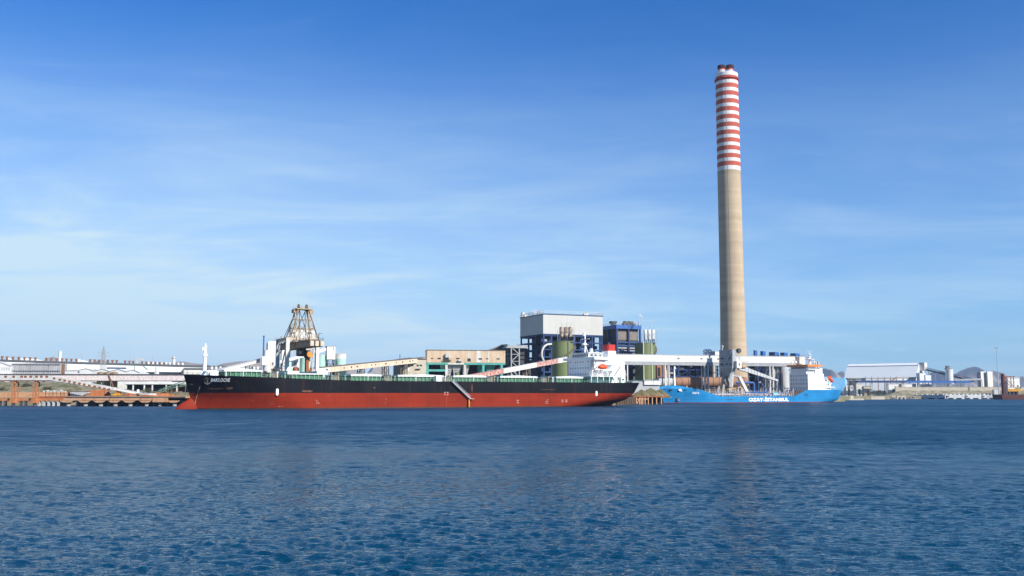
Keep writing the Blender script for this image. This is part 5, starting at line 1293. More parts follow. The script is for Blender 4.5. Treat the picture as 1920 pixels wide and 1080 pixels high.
def quay_crane():
    f = Fr(566, 446, 31, 4); xc = 0
    xl, xr = f.x(538.3, -7, 670), f.x(594.5, -7, 670); xc = (xl+xr)/2
    zp = f.z(638, 566, -7)
    t = thing('quay_crane', 'tall weathered ship unloader crane with lattice A frame above the carrier deck', 'crane', f)
    for x in (xl, xr):
        for y in (-7, 7):
            b = MB(); b.bar((x, y, 0), (x, y, zp), 1.55); b.box(x-1.3, x+1.3, y-1.0, y+1.0, -.3, .9); b.build('portal_leg', M['offwhite'] if y < 0 else M['ltgrey'], t)  # far legs greyer: their shade is put into the paint
    b = MB()
    for y in (-7, 7): b.bar((xl-.8, y, zp+.5), (xr+.8, y, zp+.5), 1.1, 1.3)
    for x in (xl, xr): b.bar((x, -7.5, zp+.5), (x, 7.5, zp+.5), 1.0, 1.2)
    b.rail([(xl, -7.6, zp+1.15), (xr, -7.6, zp+1.15)], 1.1, 1.6, .1)
    b.build('portal_beam', M['cream'], t)
    b = MB()
    for x, sg in ((xl, 1), (xr, -1)): b.bar((x, -7, zp-7), (x+sg*4.5, -7, zp), .5); b.bar((x, 7, zp-7), (x+sg*4.5, 7, zp), .5)
    b.bar((xl, -7, 5), (xl, 7, 16), .5); b.bar((xr, -7, 5), (xr, 7, 16), .5); b.bar((xl, 7, 5), (xl+4, 7, zp-2), .5)
    b.build('portal_brace', M['cream'], t)
    xa_ = f.x(567, 0, 590); xb_ = f.x(594.5, -28, 648)
    # A frame
    zt = f.z(581, 567); za = f.z(604, 567)
    top = [(xa_+sx*2.6, sy*2.2, zt) for sx in (-1, 1) for sy in (-1, 1)]
    b = MB(); k = 0
    for sx in (-1, 1):
        for sy in (-1, 1):
            foot = Vector((xa_+sx*6.4, sy*3.4, zp+1)); tp = Vector((xa_+sx*2.6, sy*2.2, zt)); b.bar(foot, tp, .48)
            mid = Vector((xa_+sx*2.6, sy*2.6, zp+1)); b.bar(mid, Vector((xa_+sx*2.0, sy*2.2, zt)), .28)
            for q in (.3, .62): a = foot.lerp(tp, q); c = mid.lerp(tp, q); b.bar(a, c, .2)
            b.bar(foot.lerp(tp, .3), mid.lerp(tp, .62), .24); b.bar(foot, mid.lerp(tp, .3), .22); b.bar(mid, Vector((xa_-sx*2.4, sy*2.4, zp+1+(zt-zp)*.5)), .2)
    for q in (.36, .66):
        pts = [Vector((xa_+sx*6.4, sy*3.4, zp+1)).lerp(Vector((xa_+sx*2.6, sy*2.2, zt)), q) for sx, sy in ((-1,-1),(1,-1),(1,1),(-1,1))]
        for i in range(4): b.bar(pts[i], pts[(i+1) % 4], .26)
    b.build('a_frame', M['crane_rust'], t)
    b = MB(); b.box(xa_-3.6, xa_+3.6, -3, 3, zt, zt+.5); b.rail([(xa_-3.6,-3,zt+.5),(xa_+3.6,-3,zt+.5)], 1.1, 1.2, .12)
    b.rail([(xa_-3.6,3,zt+.5),(xa_+3.6,3,zt+.5)], 1.1, 1.2, .12)
    for sx in (-1, 1): b.box(xa_+sx*4.0-.7, xa_+sx*4.0+.7, -1.6, 1.6, zt-1.6, zt-.003); b.bar((xa_+sx*4,0,zt-1.6),(xa_+sx*3.4,0,zt-4.6),.3)
    b.build('top_platform', M['crane_rust'], t)
    for sx in (-1, 1):
        b = MB(); b.tube((xa_+sx*1.9-.35, 0, zt+1.3), (xa_+sx*1.9+.35, 0, zt+1.3), 1.15, n=14); b.bar((xa_+sx*1.9, -1, zt+.5), (xa_+sx*1.9, 0, zt+2.6), .4); b.build('sheave', M['dkgrey'], t)
    # boom over the ship: along the frame's depth axis
    zb0, zb1 = f.z(653, 560, 0)-0.4, f.z(646, 575, -8)+.9
    ya, yb = -27, 17
    b = MB()
    for x in (xb_-2.3, xb_+2.3): b.box(x-.5, x+.5, ya, yb, zb0, zb0+2.7)
    for k in range(9): y = ya+1+(yb-ya-2)*k/8; b.box(xb_-1.79, xb_+1.79, y-.3, y+.3, zb0+.4, zb0+1.4)
    b.build('boom_girder', M['crane_rust'], t)
    b = MB()
    for x in (xb_-2.3, xb_, xb_+2.3): b.box(x-.8, x+.8, ya-1.2, ya-.003, zb0+.2, zb0+2.4)
    b.build('boom_tip', M['cream'], t)
    b = MB(); b.rail([(xb_-3.3, ya, zb0+2.7), (xb_-3.3, yb, zb0+2.7)], 1.2, 1.8, .12); b.rail([(xb_+3.3, ya, zb0+2.7), (xb_+3.3, yb, zb0+2.7)], 1.2, 1.8, .12)
    for x in (xb_-3.0, xb_+3.0): b.box(x-.5, x+.5, ya, yb, zb0+2.705, zb0+2.8)
    for y in np.linspace(ya+3, yb-3, 9): b.box(xb_-2.2, xb_+2.0, y-.6, y+.5, zb0+2.706, zb0+3.3+.5*((y*7) % 1))
    b.build('boom_walkway', M['brown'], t)
    b = MB()
    for sx in (-1, 1):
        b.tube((xa_+sx*2.2, -1, zt+.8), (xb_+sx*2.3, ya+3, zb0+2.7), .16); b.tube((xa_+sx*2.2, 1, zt+.8), (xb_+sx*2.3, yb-1, zb0+2.7), .16); b.tube((xa_+sx*2.0, -1, zt), (xb_+sx*2.3, -12, zb0+2.7), .16)
    b.build('boom_stay', M['dkgrey'], t)
    b = MB(); b.box(xb_-2.0, xb_+2.4, 4, 13, zb0+2.9, zb0+6); b.build('machinery_house', M['offwhite'], t)
    # unloading leg and cab hang under the boom
    y = -9; x0 = f.x(573.5, y, 665); x1 = f.x(584, y, 665)
    b = MB(); b.box(x0-3.2, x0-.01, y, y+3, zb0-3.6, zb0-.003); b.box(x0, x0+2.0, y-.5, y+2.5, zb0-4.2, zb0-.8); b.build('trolley', M['dkgrey'], t)
    b = MB(); z1, z0 = f.z(659.5, 578, y), f.z(669, 578, y); b.box(x0, x1-.6, y-1.8, y-.51, z0+.3, z1); b.box(x0+.5, x1, y-1.9, y+1, z0-.2, z0+1.2); b.build('operator_cab', M['cab'], t)
    b = MB(); xm = f.x(577, y, 690); b.box(xm-.8, xm+.55, y, y+1.6, f.z(701, 577, y), z0-.21); b.bar((xm+2.6, y+.6, f.z(676, 580, y)), (xm+1.2, y+.6, f.z(700, 580, y)), .7); b.build('unloading_leg', M['rust'], t)
    b = MB(); b.bar((f.x(588.5, y, 660), y, zb0), (f.x(585, y, 690), y, f.z(699, 585, y)), .4); b.bar((f.x(590, y, 660), y, zb0), (f.x(583, y, 690), y, f.z(690, 585, y)), .25); b.build('service_pipe', M['ltgrey'], t)
    b = MB(); a = f.pt(603, 632, -20); b.bar((xc+3, -20, zb0+2.7), (xc+3, -20, zb0+6.2), .25); b.bar((xc+3, -20, zb0+6.2), (xc+4.4, -20, zb0+6.4), .25); b.build('floodlight', M['dkgrey'], t)
    p = f.pt(550, 697, -4); g = Fr(552, 440, 31, 4); t2 = thing('hopper_car', 'dark red hopper machine standing under the quay crane', 'hopper', g)
    xa, xb = g.x(538), g.x(563.5); b = MB(); b.box(xa, xb, 0, 4, 7.2, 10.2); b.build('hopper_body', mat('dark_red_machine', (.16,.03,.025), (.10,.025,.02), .7, .4), t2)
    b = MB(); b.lathe([(1.3, 10.2), (1.5, 13.2), (1.1, 13.9)], xb-1.6, 2, 14); b.build('hopper_drum', M['rust'], t2, smooth=40)
    b = MB()
    for x in (xa+.5, xb-.5):
        for y in (.5, 3.5): b.bar((x, y, -.3), (x, y, 7.2), .5)
    b.build('hopper_legs', M['brown'], t2)
quay_crane()
# ---------------------------------------------------------------- middle: bunkers, boilers, silos
def tan_gallery():
    W_ = [(.10,1.6),(.235,.9),(.295,1.3),(.345,1.3),(.47,1.0),(.505,1.0),(.60,1.6),(.70,.8),(.76,1.5),(.835,1.2),(.865,1.2),(.955,1.3)]
    gallery('tan_gallery', 'long tan conveyor gallery rising from the crane to the rusty bunker house', at(588, 696, 486), at(798, 674.6, 590), 2.75, 3.4, [(0,.125,M['white']),(.125,1,M['gal_tan'])],
            wins=[(k, s) for k, s in W_], bents=(.18,.40,.62,.80), roof=M['brown'], bent_mat=M['brown'], winsize=(1.1,.75))
tan_gallery()
def bunker():
    f = Fr(800, 604, 8, 4); t = thing('bunker_house', 'rust streaked tan bunker house above an open turquoise frame with hoppers', 'industrial building', f)
    x0, x1 = f.x(800), f.x(947.5); zt, zm = f.z(657.2, 870), f.z(680, 870); D = 17
    b = MB(); b.box(x0, x1, 0, D, zm, zt); w = b.build('upper_wall', M['tan'], t)
    b = MB(); b.box(x0-.25, x1+.25, -.25, D+.2, zt+.003, zt+.4); b.build('roof', M['brown'], t)
    for ua, ub in ((877,879),(893.5,902),(915,917)): q = f.rect(ua, ub, 658, 678); boxm('pale_panel', M['offwhite'], w, q[0], q[1], -.08, .05, zm+.2, zt-.2)
    for u, wd, va, vb in ((810,4.5,671.2,673),(823.5,6,670.8,673.5),(858.5,6,671,673.5),(879.5,6,672,678),(900.5,6.5,671.5,674.5),(913.5,5,671.8,673.6),(934,6,671.8,674)): q = f.rect(u-wd/2, u+wd/2, va, vb); boxm('window', M['glass'], w, q[0], q[1], -.1, .1, q[2], q[3])
    q = f.rect(835, 842, 663, 670.5); b = MB(); b.box(q[0], q[1], -1.8, -.003, q[2], q[3]); b.build('intake_box', M['ltgrey'], t)
    q = f.rect(831, 846, 671.5, 676.5); b = MB(); b.box(q[0], q[1], -1.2, -.003, q[2], q[2]+.3); b.rail([(q[0], -1.1, q[2]+.3), (q[1], -1.1, q[2]+.3)], 1.1, 1.2, .12); b.box(q[0]+2, q[1]-1.5, -.5, -.003, q[2]+.31, q[3]); b.build('balcony', M['dkgrey'], t)
    q = f.rect(859, 866, 674.5, 677.5); boxm('duct_elbow', M['ltgrey'], t, q[0], q[1], -1.5, -.003, q[2], q[3])
    # open frame
    for u, m_ in ((801.6,'turq'),(837.2,'offwhite'),(871.8,'offwhite'),(906.5,'turq'),(941,'turq')):
        x = f.x(u); b = MB(); b.box(x-.75, x+.75, .3, 1.8, -.3, zm-1.3); b.build('column', M[m_], t)
        b = MB(); b.box(x-.75, x+.75, D-1.8, D-.3, -.3, zm-1.3); b.build('column', M['turq'], t)
    b = MB(); b.box(x0, x1, .1, 2, zm-1.29, zm-.003); b.box(x0, x1, D-2, D-.1, zm-1.29, zm-.003); b.build('edge_beam', M['turq'], t)
    b = MB(); xa, xb = f.x(803), f.x(835.5); b.box(xa, xb, .4, 1.6, f.z(696.5, 820), f.z(692.5, 820)); b.build('cross_beam', M['turq'], t)
    b = MB(); xa, xb = f.x(839), f.x(870); b.box(xa, xb, -.1, .09, zm-1.2, zm-.2); b.build('beam_cladding', M['offwhite'], t)
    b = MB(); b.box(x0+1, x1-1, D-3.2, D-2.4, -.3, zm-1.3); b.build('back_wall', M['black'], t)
    for u, ht, hb, vb, m_ in ((831.5,5.2,3.0,692.5,'palegreen'),(843,5.6,2.4,706,'ltgrey'),(857,9.0,4.6,706,'ltgrey'),(873.5,7.5,3.0,706,'ltgrey'),(901,4.2,3.2,699,'turq'),(920,10.5,4.5,698,'turq')):
        xa, xb, xc, xd = f.x(u-ht), f.x(u+ht), f.x(u+hb), f.x(u-hb); z0, z1 = f.z(vb, u), zm-1.35
        b = MB(); y0 = 2.2 if u != 857 else 2.0
        b.add([(xa,y0,z1),(xb,y0,z1),(xb,y0+9,z1),(xa,y0+9,z1),(xd,y0+2.5,z0),(xc,y0+2.5,z0),(xc,y0+6,z0),(xd,y0+6,z0)], [(4,5,1,0),(5,6,2,1),(6,7,3,2),(7,4,0,3),(0,1,2,3),(7,6,5,4)])
        for k in range(1, 7):
            q = k/7; l = lambda a, c: a+(c-a)*q
            b.bar((l(xa,xd)-.05, l(y0,y0+2.5)-.08, z1+(z0-z1)*q), (l(xb,xc)+.05, l(y0,y0+2.5)-.08, z1+(z0-z1)*q), .28)
        b.build('hopper', M[m_], t)
    q = f.rect(853, 861, 699, 706); b = MB(); b.lathe([((q[1]-q[0])/2, 0), ((q[1]-q[0])/2, q[3])], (q[0]+q[1])/2, -1, 14); b.build('green_bin', M['silo_green'], t, smooth=40)
    # side annex
    f = Fr(757, 578, 22, 4); t = thing('side_annex', 'dim brown annex with a window row under the upper end of the tan gallery', 'building', f)
    x0, x1 = f.x(757), f.x(799); zt = f.z(673.5, 775); D = 24
    b = MB(); b.box(x0, x1, 0, D, -.3, zt); w = b.build('wall', M['beige'], t)
    b = MB(); b.box(x0-.08, x0-.003, .2, D-.2, 0, zt-.2); b.build('dark_side_face', M['brown'], w)  # left face in a darker brown than the beige front
    b = MB(); b.prism([(x0-.5, zt+.003), (x1+.3, zt+.003), (x1+.3, zt+.5), (x0+3, zt+.9), (x0-.5, zt+.3)], -.5, D+.5); b.build('roof', M['roof_grey'], t)
    for ua in (758.5, 764, 770.5, 781, 787): q = f.rect(ua, ua+4.2, 683.5, 686.8); boxm('window', M['glass'], w, q[0], q[1], -.08, .1, q[2], q[3])
    q = f.rect(764.5, 767.5, 687.5, 695.5); boxm('door', M['white'], w, q[0], q[1], -.1, .1, q[2], q[3])
    q = f.rect(779, 788, 690, 692.5); boxm('canopy', M['dkgrey'], w, q[0], q[1], -1.2, -.003, q[2], q[2]+.4)
    q = f.rect(775, 786, 701, 706); boxm('gate', M['dkgrey'], w, q[0], q[1], -.08, .1, 0, q[3])
    b = MB(); p = f.pt(739, 664, 20); b.tube((x0+3, 20, zt), (x0+3, 20, p.z), .2); b.build('aerial', M['dkgrey'], t)
    # coal shed roof and junction tower
    f = Fr(950, 735, 10, 4); t = thing('coal_shed', 'black double gabled coal shed roof left of the white boiler house', 'shed', f)
    P = lambda u, v: (f.pt(u, v).x, f.pt(u, v).z)
    b = MB(); b.prism([(P(900,700)[0], -.3), (P(990,700)[0], -.3), P(990,655), P(982,650), P(972,647.8), P(962,650.5), P(955,649.5), P(949,647), P(940,647.6), P(920,656.5), P(900,659)], 0, 50); b.build('shed_body', M['coal'], t)
    b = MB(); pts = [P(918,656.4), P(940,647.2), P(949,646.6), P(962,650.2), P(972,647.4), P(985,650.5)]
    for a, c in zip(pts[:-1], pts[1:]): b.bar((a[0], -.2, a[1]+.2), (c[0], -.2, c[1]+.2), .6)
    b.build('roof_edge', M['grey'], t)
    f = Fr(965, 660, 18, 4); t = thing('junction_tower', 'grey steel junction tower with zigzag bracing left of the boiler house', 'tower', f)
    xa, xb = f.x(958.5), f.x(973.5); zt = f.z(651, 966)
    b = MB()
    for x in (xa, xb):
        for y in (0, 7): b.bar((x, y, -.3), (x, y, zt), .75)
    n = 7
    for k in range(n):
        z0, z1 = zt*k/n, zt*(k+1)/n
        for y in (0, 7): b.bar((xa if k % 2 else xb, y, z0), (xb if k % 2 else xa, y, z1), .5)
        b.bar((xa, 0, z1), (xb, 0, z1), .4)
    b.build('frame', M['grey'], t)
    b = MB(); b.box(f.x(951), f.x(988), -.4, 7.4, zt+.003, f.z(647.5, 966)); b.box(f.x(948), f.x(990), -.6, 7.6, zt-.6, zt); b.build('top_gallery', M['grey'], t)
    b = MB()
    for k, v in enumerate((657, 664, 672, 681, 690)): z = f.z(v, 966); b.box(f.x(946 if k % 2 else 952), f.x(986), 2, 12, z-.35, z); b.box(f.x(974+2*k % 5), f.x(986), 3, 11, z+.003, z+3.4)
    b.box(f.x(947.5), f.x(956), 9, 14, -.3, f.z(662, 950)); b.build('platform', M['dkgrey'], t)
    b = MB(); b.tube((f.x(978), -1, 4), (f.x(994), -1, 7), 1.0, n=12); b.tube((f.x(968), -1, f.z(703,966)), (f.x(956), -1, f.z(690,960)), .5); b.build('duct', M['grey'], t)
bunker()
def steel_frame(f, t, xs, ys, zs, m, w=.9, brace=(), name='steel_frame'):
    b = MB()
    for x in xs:
        for y in ys: b.box(x-w/2, x+w/2, y-w/2, y+w/2, -.3, zs[-1])
    for z in zs:
        for y in ys: b.box(xs[0]+w/2+.01, xs[-1]-w/2-.01, y-w*.3, y+w*.3, z-w*.9, z-.01)
        for x in xs: b.box(x-w*.28, x+w*.28, ys[0]+w/2+.01, ys[-1]-w/2-.01, z-w*.85, z-.02)
    for (i, k) in brace:
        b.bar((xs[i], ys[0], zs[k]), (xs[i+1], ys[0], zs[k+1]-w), w*.45)
    return b.build(name, m, t)
def boiler_house():
    f = Fr(1018, 700, 24, 4); t = thing('boiler_house', 'large white clad boiler house standing high on blue open steelwork', 'power plant', f)
    D = 20.0
    while f.pt(0,0) is not None:
        p = f.o + f.n*D; d = p - Vector((0,0,CAMH)); u = 960 + FPX*d.x/(d.y*CT+65*ST)
        if u < 974.5 or D > 120: break
        D += .5
    x0, x1 = f.x(1018.5, 0, 600), f.x(1130, 0, 600); zt, zb = f.z(589.3, 1018), f.z(625.6, 1018)
    b = MB(); b.box(x0, x1, 0, D, zb, zt); b.build('cladding', M['clad_grey'], t)
    b = MB(); b.box(x0-.3, x1+.3, -.3, D+.3, zt+.003, zt+.6); b.box(x0-.25, x1+.25, -.25, D+.25, zb-.7, zb-.003); b.build('edge_trim', M['dkblue'], t)
    b = MB(); b.rail([(x0, D, zt+.6), (x0, 0, zt+.6), (x1, 0, zt+.6), (x1, D, zt+.6)], 2.2, 7, .22); b.build('roof_railing', M['offwhite'], t)
    for k, (x, y, h) in enumerate(((1.5, D-3, 4.2), (2.6, D-4, 2.4), (9, D*.6, 2.6), (16, D*.5, 2.2), (38, 6, 2.0), (41, 8, 2.6))): b = MB(); b.box(x-1.0, x+1.0, y-1, y+1, zt+.6, zt+.6+h-.5); b.lathe([(.9, zt+.6+h-.499), (1.3, zt+.6+h-.2), (.9, zt+.6+h)], x, y, 10); b.build('roof_fan', M['offwhite'], t)
    xs = [x0+.6] + [f.x(u, 0, 660) for u in (1034.5, 1050, 1064, 1078, 1092, 1111)] + [x1-.6]
    zs = [zb*k for k in (.13,.27,.40,.52,.64,.76,.88,1.0)]; zs[-1] = zb-.72
    steel_frame(f, t, xs, [D*.33, D*.66, D-.6], zs, M['dkblue'], 1.0)
    steel_frame(f, t, xs, [.6, 3.6], zs, M['dull_blue'], 1.0, brace=[(1,2),(3,4),(5,5),(2,0),(5,1),(6,4),(0,5)])
    b = MB(); b.box(xs[1]+2, x1-2, D*.22, D-2, -.3, zb-1); b.box(x0+2, xs[1]+1.99, D*.30, D-2, -.3, zb*.60); b.build('boiler_core', M['dkgrey'], t)
    r = random.Random(21)
    for i in range(len(xs)-1):
        for k in range(len(zs)-1):
            if r.random() < .72:
                w = xs[i+1]-xs[i]; a = xs[i]+w*r.uniform(.1,.3); c = xs[i+1]-w*r.uniform(.08,.3); y = r.uniform(3, 9); z0 = zs[k]+.02; h = (zs[k+1]-zs[k])*r.uniform(.35,.7)
                b = MB()
                if r.random() < .4: b.tube((a, y+1, z0+h*.6), (c, y+1, z0+h*.6), h*.4, n=12)
                else: b.box(a, c, y, y+4, z0, z0+h)
                b.build('plant_unit', r.choice([M['dkgrey'], M['grey'], M['dkblue'], M['offwhite'], M['ochre'], M['ltgrey'], M['dkgrey'], M['brown']]), t)
    for k in range(0, len(zs)-1, 1):
        b = MB(); b.box(x0+1.2, x1-1.2, 1.2, D*.34, zs[k]-.25, zs[k]-.02); b.build('floor', M['dkblue'], t)
    b = MB(); pts = []
    cx, cz = f.x(1030, -1.5, 665), f.z(664, 1030, -1.5); R = f.x(1030)-f.x(1015.5)
    for a in np.linspace(math.radians(65), math.radians(215), 14): pts.append((cx+R*math.cos(a), -1.6, cz+1.15*R*math.sin(a)))
    pts = [(f.x(1040), -1.6, cz+1.15*R)] + pts[2:] + [(f.x(1022), -1.6, f.z(684, 1022))]
    b.path(pts, .75, 10); b.build('white_duct', M['offwhite'], t)
    # second boiler
    f = Fr(1156, 715, 24, 4); t = thing('blue_boiler', 'dark boiler building in bright blue steel frame right of the white boiler house', 'power plant', f)
    D = 26; x0, x1 = f.x(1156, 0, 640), f.x(1202.5, 0, 640); zt = f.z(609.5, 1156)
    zs = [f.z(v, 1178) for v in (715, 700, 686, 672, 658, 647, 640.5)] + [zt]
    xs = [x0+.7, (x0+x1)/2, x1-.7]
    steel_frame(f, t, xs, [.7, D*.5, D-.7], zs, M['mid_blue'], 1.3)
    b = MB(); b.box(x0-.2, x1+.2, -.25, 1.8, zt-2.6, zt+.3); b.box(x0-.2, x0+2.0, -.2, D, zt-2.6, zt+.25); b.build('top_girder', M['blue'], t)  # lit beam painted brighter; the frame's shade is put into its duller blue
    b = MB(); b.box(x0+1.6, x1-1.6, 1.9, D-2, -.3, zt-.5); b.build('boiler_core', M['dkgrey'], t)
    b = MB(); b.box(x0+2.2, x1-2, 1.5, 1.85, f.z(637.5, 1178), f.z(622, 1178)); b.build('louvre_panel', mat('louvre_brown', (.22,.19,.16), (.16,.13,.11), .8, .3, .3), t)
    for v in (642.5, 648, 652.5, 658, 662.5): z = f.z(v, 1178); b = MB(); b.box(x0+2, x1-2.2, 1.2, 1.84, z-.35, z+.45); b.build('pale_strip', M['ltgrey'], t)
    b = MB(); b.tube((f.x(1180.5), .0, f.z(668,1180)), (f.x(1180.5), .0, f.z(609,1180)), .35); b.build('riser_pipe', M['dkgrey'], t)
    for u, y, vt, w, m_ in ((1149.5, 15, 602.5, 2.4, 'dkgrey'), (1178, 4, 602.6, 3.6, 'brown'), (1172, 5, 606, 1.8, 'brown'), (1186, 6, 607, 1.5, 'dkgrey')):
        x = f.x(u, y, 606); z = f.z(vt, u, y); b = MB(); b.box(x-w*.55, x+w*.55, y-1.5, y+1.5, zt-.2, z-1.6); b.box(x-w, x+w, y-2, y+2, z-1.6, z); b.build('roof_vent', M[m_], t)
    b = MB(); b.rail([(x0, D, zt+.3), (x0, 0, zt+.3), (x1, 0, zt+.3)], 1.6, 3.2, .2); b.build('roof_railing', M['grey'], t)
    b = MB(); b.tube((f.x(1198, 3, 605), 3, zt), (f.x(1198, 3, 605), 3, f.z(604, 1198, 3)), .7); b.build('steam_pipe', M['ltgrey'], t)
boiler_house()
def green_silos():
    def one(label, u0, u1, vt, Y, cyl, va, vleg, stair0, stair1, cm):
        t, r, h = silo('ash_silo', label, u0, u1, vt, Y, M['silo_green'], 4, 'large green ash silos', cone=.05)
        c = Vector(t.location); 
        b = MB(); b.rail([(-r*.9, -r*.35, h+.3), (-r*.4, -r*.88, h+.3), (r*.4, -r*.88, h+.3), (r*.9, -r*.35, h+.3), (r*.9,r*.35,h+.3)], 1.2, 1.4, .12); b.build('roof_railing', M['dkgrey'], t)
        for k, (ua, ub) in enumerate(cyl):
            a, d = at(ua, 630, Y+r*.5), at(ub, 630, Y+r*.5); x = (a.x+d.x)/2-c.x; rr = (d.x-a.x)/2; z1 = at(ua, va, Y+r*.5).z-4; z0 = at(ua, vleg, Y+r*.5).z-4
            b = MB(); b.lathe([(rr*.35, z0-1.0), (rr, z0), (rr, z1), (rr*.8, z1+.5)], x, -r*.5, 14); ff = b.build('filter_vessel', cm, t, smooth=40)
            b = MB()
            for q in range(4): aa = math.pi/4+q*math.pi/2; b.bar((x+rr*.8*math.cos(aa), -r*.5+rr*.8*math.sin(aa), h+.2), (x+rr*.8*math.cos(aa), -r*.5+rr*.8*math.sin(aa), z0), .28)
            b.bar((x, -r*.5, z1), (x+.6, -r*.5, z1+3.2), .12); b.build('vessel_legs', M['dkgrey'], ff)
        x = at(cyl[0][0]-3, 630, Y).x-c.x; x2 = at(cyl[-1][1]+3, 630, Y).x-c.x; z1 = at(0, va, Y).z-4
        b = MB(); b.rail([(x, -r*.8, z1-3), (x2, -r*.8, z1-3)], 1.2, 1.6, .12); b.bar((x, -r*.8, h), (x, -r*.8, z1-1.8), .25); b.bar((x2, -r*.8, h), (x2, -r*.8, z1-.5), .25); b.box(x, x2, -r*.8, -r*.25, z1-9.2, z1-8.9); b.build('vessel_platform', M['grey'], t)
        b = MB(); pr = None
        a0, za, a1, zb_ = math.radians(stair0[0]), at(0, stair0[1], Y).z-4, math.radians(stair1[0]), at(0, stair1[1], Y).z-4
        for i in range(31):
            q = i/30; a = a0+(a1-a0)*q; z = za+(zb_-za)*q; p = Vector(((r+.75)*math.cos(a), (r+.75)*math.sin(a), z))
            if pr is not None: b.bar(pr, p, 1.4, .35); b.bar(pr+Vector((0,0,1.1)), p+Vector((0,0,1.1)), .12)
            b.bar(p, p+Vector((0,0,1.1)), .1); pr = p
        b.build('spiral_stair', M['brown'], t)
        return t, r, h
    t, r, h = one('green ash silo with three rusty vessels on top, before the white boiler house', 1036, 1077, 640, 645, ((1049,1056.8),(1057.4,1065),(1065.6,1073.5)), 614.5, 631, (2, 648), (-150, 683), mat('rusty_vessel', (.46,.44,.36), (.22,.12,.07), .75, .5, .6, (.2,.09,.05), amount=.8))
    b = MB(); b.tube((r*.45, -r*.92, 1), (r*.45, -r*.92, h), .35); b.build('drain_pipe', M['brown'], t)
    t, r, h = one('green ash silo with three clean white vessels on top, left of the chimney', 1193.5, 1232, 643.5, 700, ((1206.8,1212.8),(1213.8,1220.4),(1221.2,1228)), 619.5, 636, (25, 645), (-160, 700), M['white'])
    for q in (-.30, .52): b = MB(); x = r*q; y = -math.sqrt(r*r-x*x)-.4; b.tube((x, y, 0), (x, y, h+ (1.5 if q < 0 else 0)), .4); b.build('drain_pipe', M['offwhite'], t)
green_silos()
gallery('loading_conveyor', 'patched red and white conveyor gallery sloping up beside the carrier stern', at(858, 712, 464), at(1064, 673.6, 512), 2.35, 3.2,
        [(0,.40,M['stain_red']),(.40,.70,M['offwhite']),(.70,.91,M['stain_red']),(.91,1,M['white'])], bents=(.28,.62), roof=None, bent_mat=M['brown'])
def steam(name, label, pts, Y, seed, dens):
    r = random.Random(seed); o = at(pts[0][0], pts[0][1], Y); b = MB()
    m = bpy.data.materials.new('steam'); m.use_nodes = True; nt = m.node_tree; nt.nodes.remove(nt.nodes['Principled BSDF'])
    # thin vapour: mostly see-through, the rest scatters white
    df = nt.nodes.new('ShaderNodeBsdfDiffuse'); df.inputs['Color'].default_value = (.9,.9,.9,1); tl = nt.nodes.new('ShaderNodeBsdfTranslucent'); tl.inputs['Color'].default_value = (.9,.9,.9,1)
    ad = nt.nodes.new('ShaderNodeMixShader'); nt.links.new(df.outputs[0], ad.inputs[1]); nt.links.new(tl.outputs[0], ad.inputs[2])
    tp = nt.nodes.new('ShaderNodeBsdfTransparent'); mx = nt.nodes.new('ShaderNodeMixShader'); mx.inputs[0].default_value = dens
    nt.links.new(tp.outputs[0], mx.inputs[1]); nt.links.new(ad.outputs[0], mx.inputs[2]); nt.links.new(mx.outputs[0], nt.nodes['Material Output'].inputs['Surface'])
    n = 10; rings = []
    for i, (u, vv, w) in enumerate(pts):
        p = at(u, vv, Y)-o; rr = w/FPX*Y/2
        for j in range(n): a = 2*math.pi*j/n; k = rr*(1+.35*r.uniform(-1,1)); b.v.append((p.x+k*math.cos(a), k*math.sin(a), p.z+.3*k*r.uniform(-1,1)))
    for i in range(len(pts)-1):
        for j in range(n): b.f.append((i*n+j, i*n+(j+1) % n, (i+1)*n+(j+1) % n, (i+1)*n+j)); b.m.append(0)
    b.f.append(tuple(range(n-1,-1,-1))); b.m.append(0); b.f.append(tuple((len(pts)-1)*n+j for j in range(n))); b.m.append(0)
    ob = b.build(name, m, None, loc=o); kind(ob, 'stuff'); return ob
steam('steam', 'white', [(1198,607,3),(1199,602,4),(1201.5,598,5),(1202,594,6),(1199,590,6),(1198,587,5),(1199,584,2.5)], 716, 2, .40)
steam('steam', 'white', [(1213,599,2),(1216,601.5,5),(1220,603,7),(1223,602.5,6),(1227,600,2)], 722, 3, .14)
steam('steam', 'white', [(1134,606,1.5),(1138,602,3),(1141,598.5,4),(1143,596.5,1.5)], 735, 4, .20)
steam('steam', 'white', [(994,592,4),(996,589,10),(998,586,12),(1002,583.5,9),(1005,582,2)], 722, 5, .45)
steam('steam', 'white', [(1007,592,4),(1009,588,11),(1012,584.5,12),(1015,582.5,3)], 724, 6, .40)
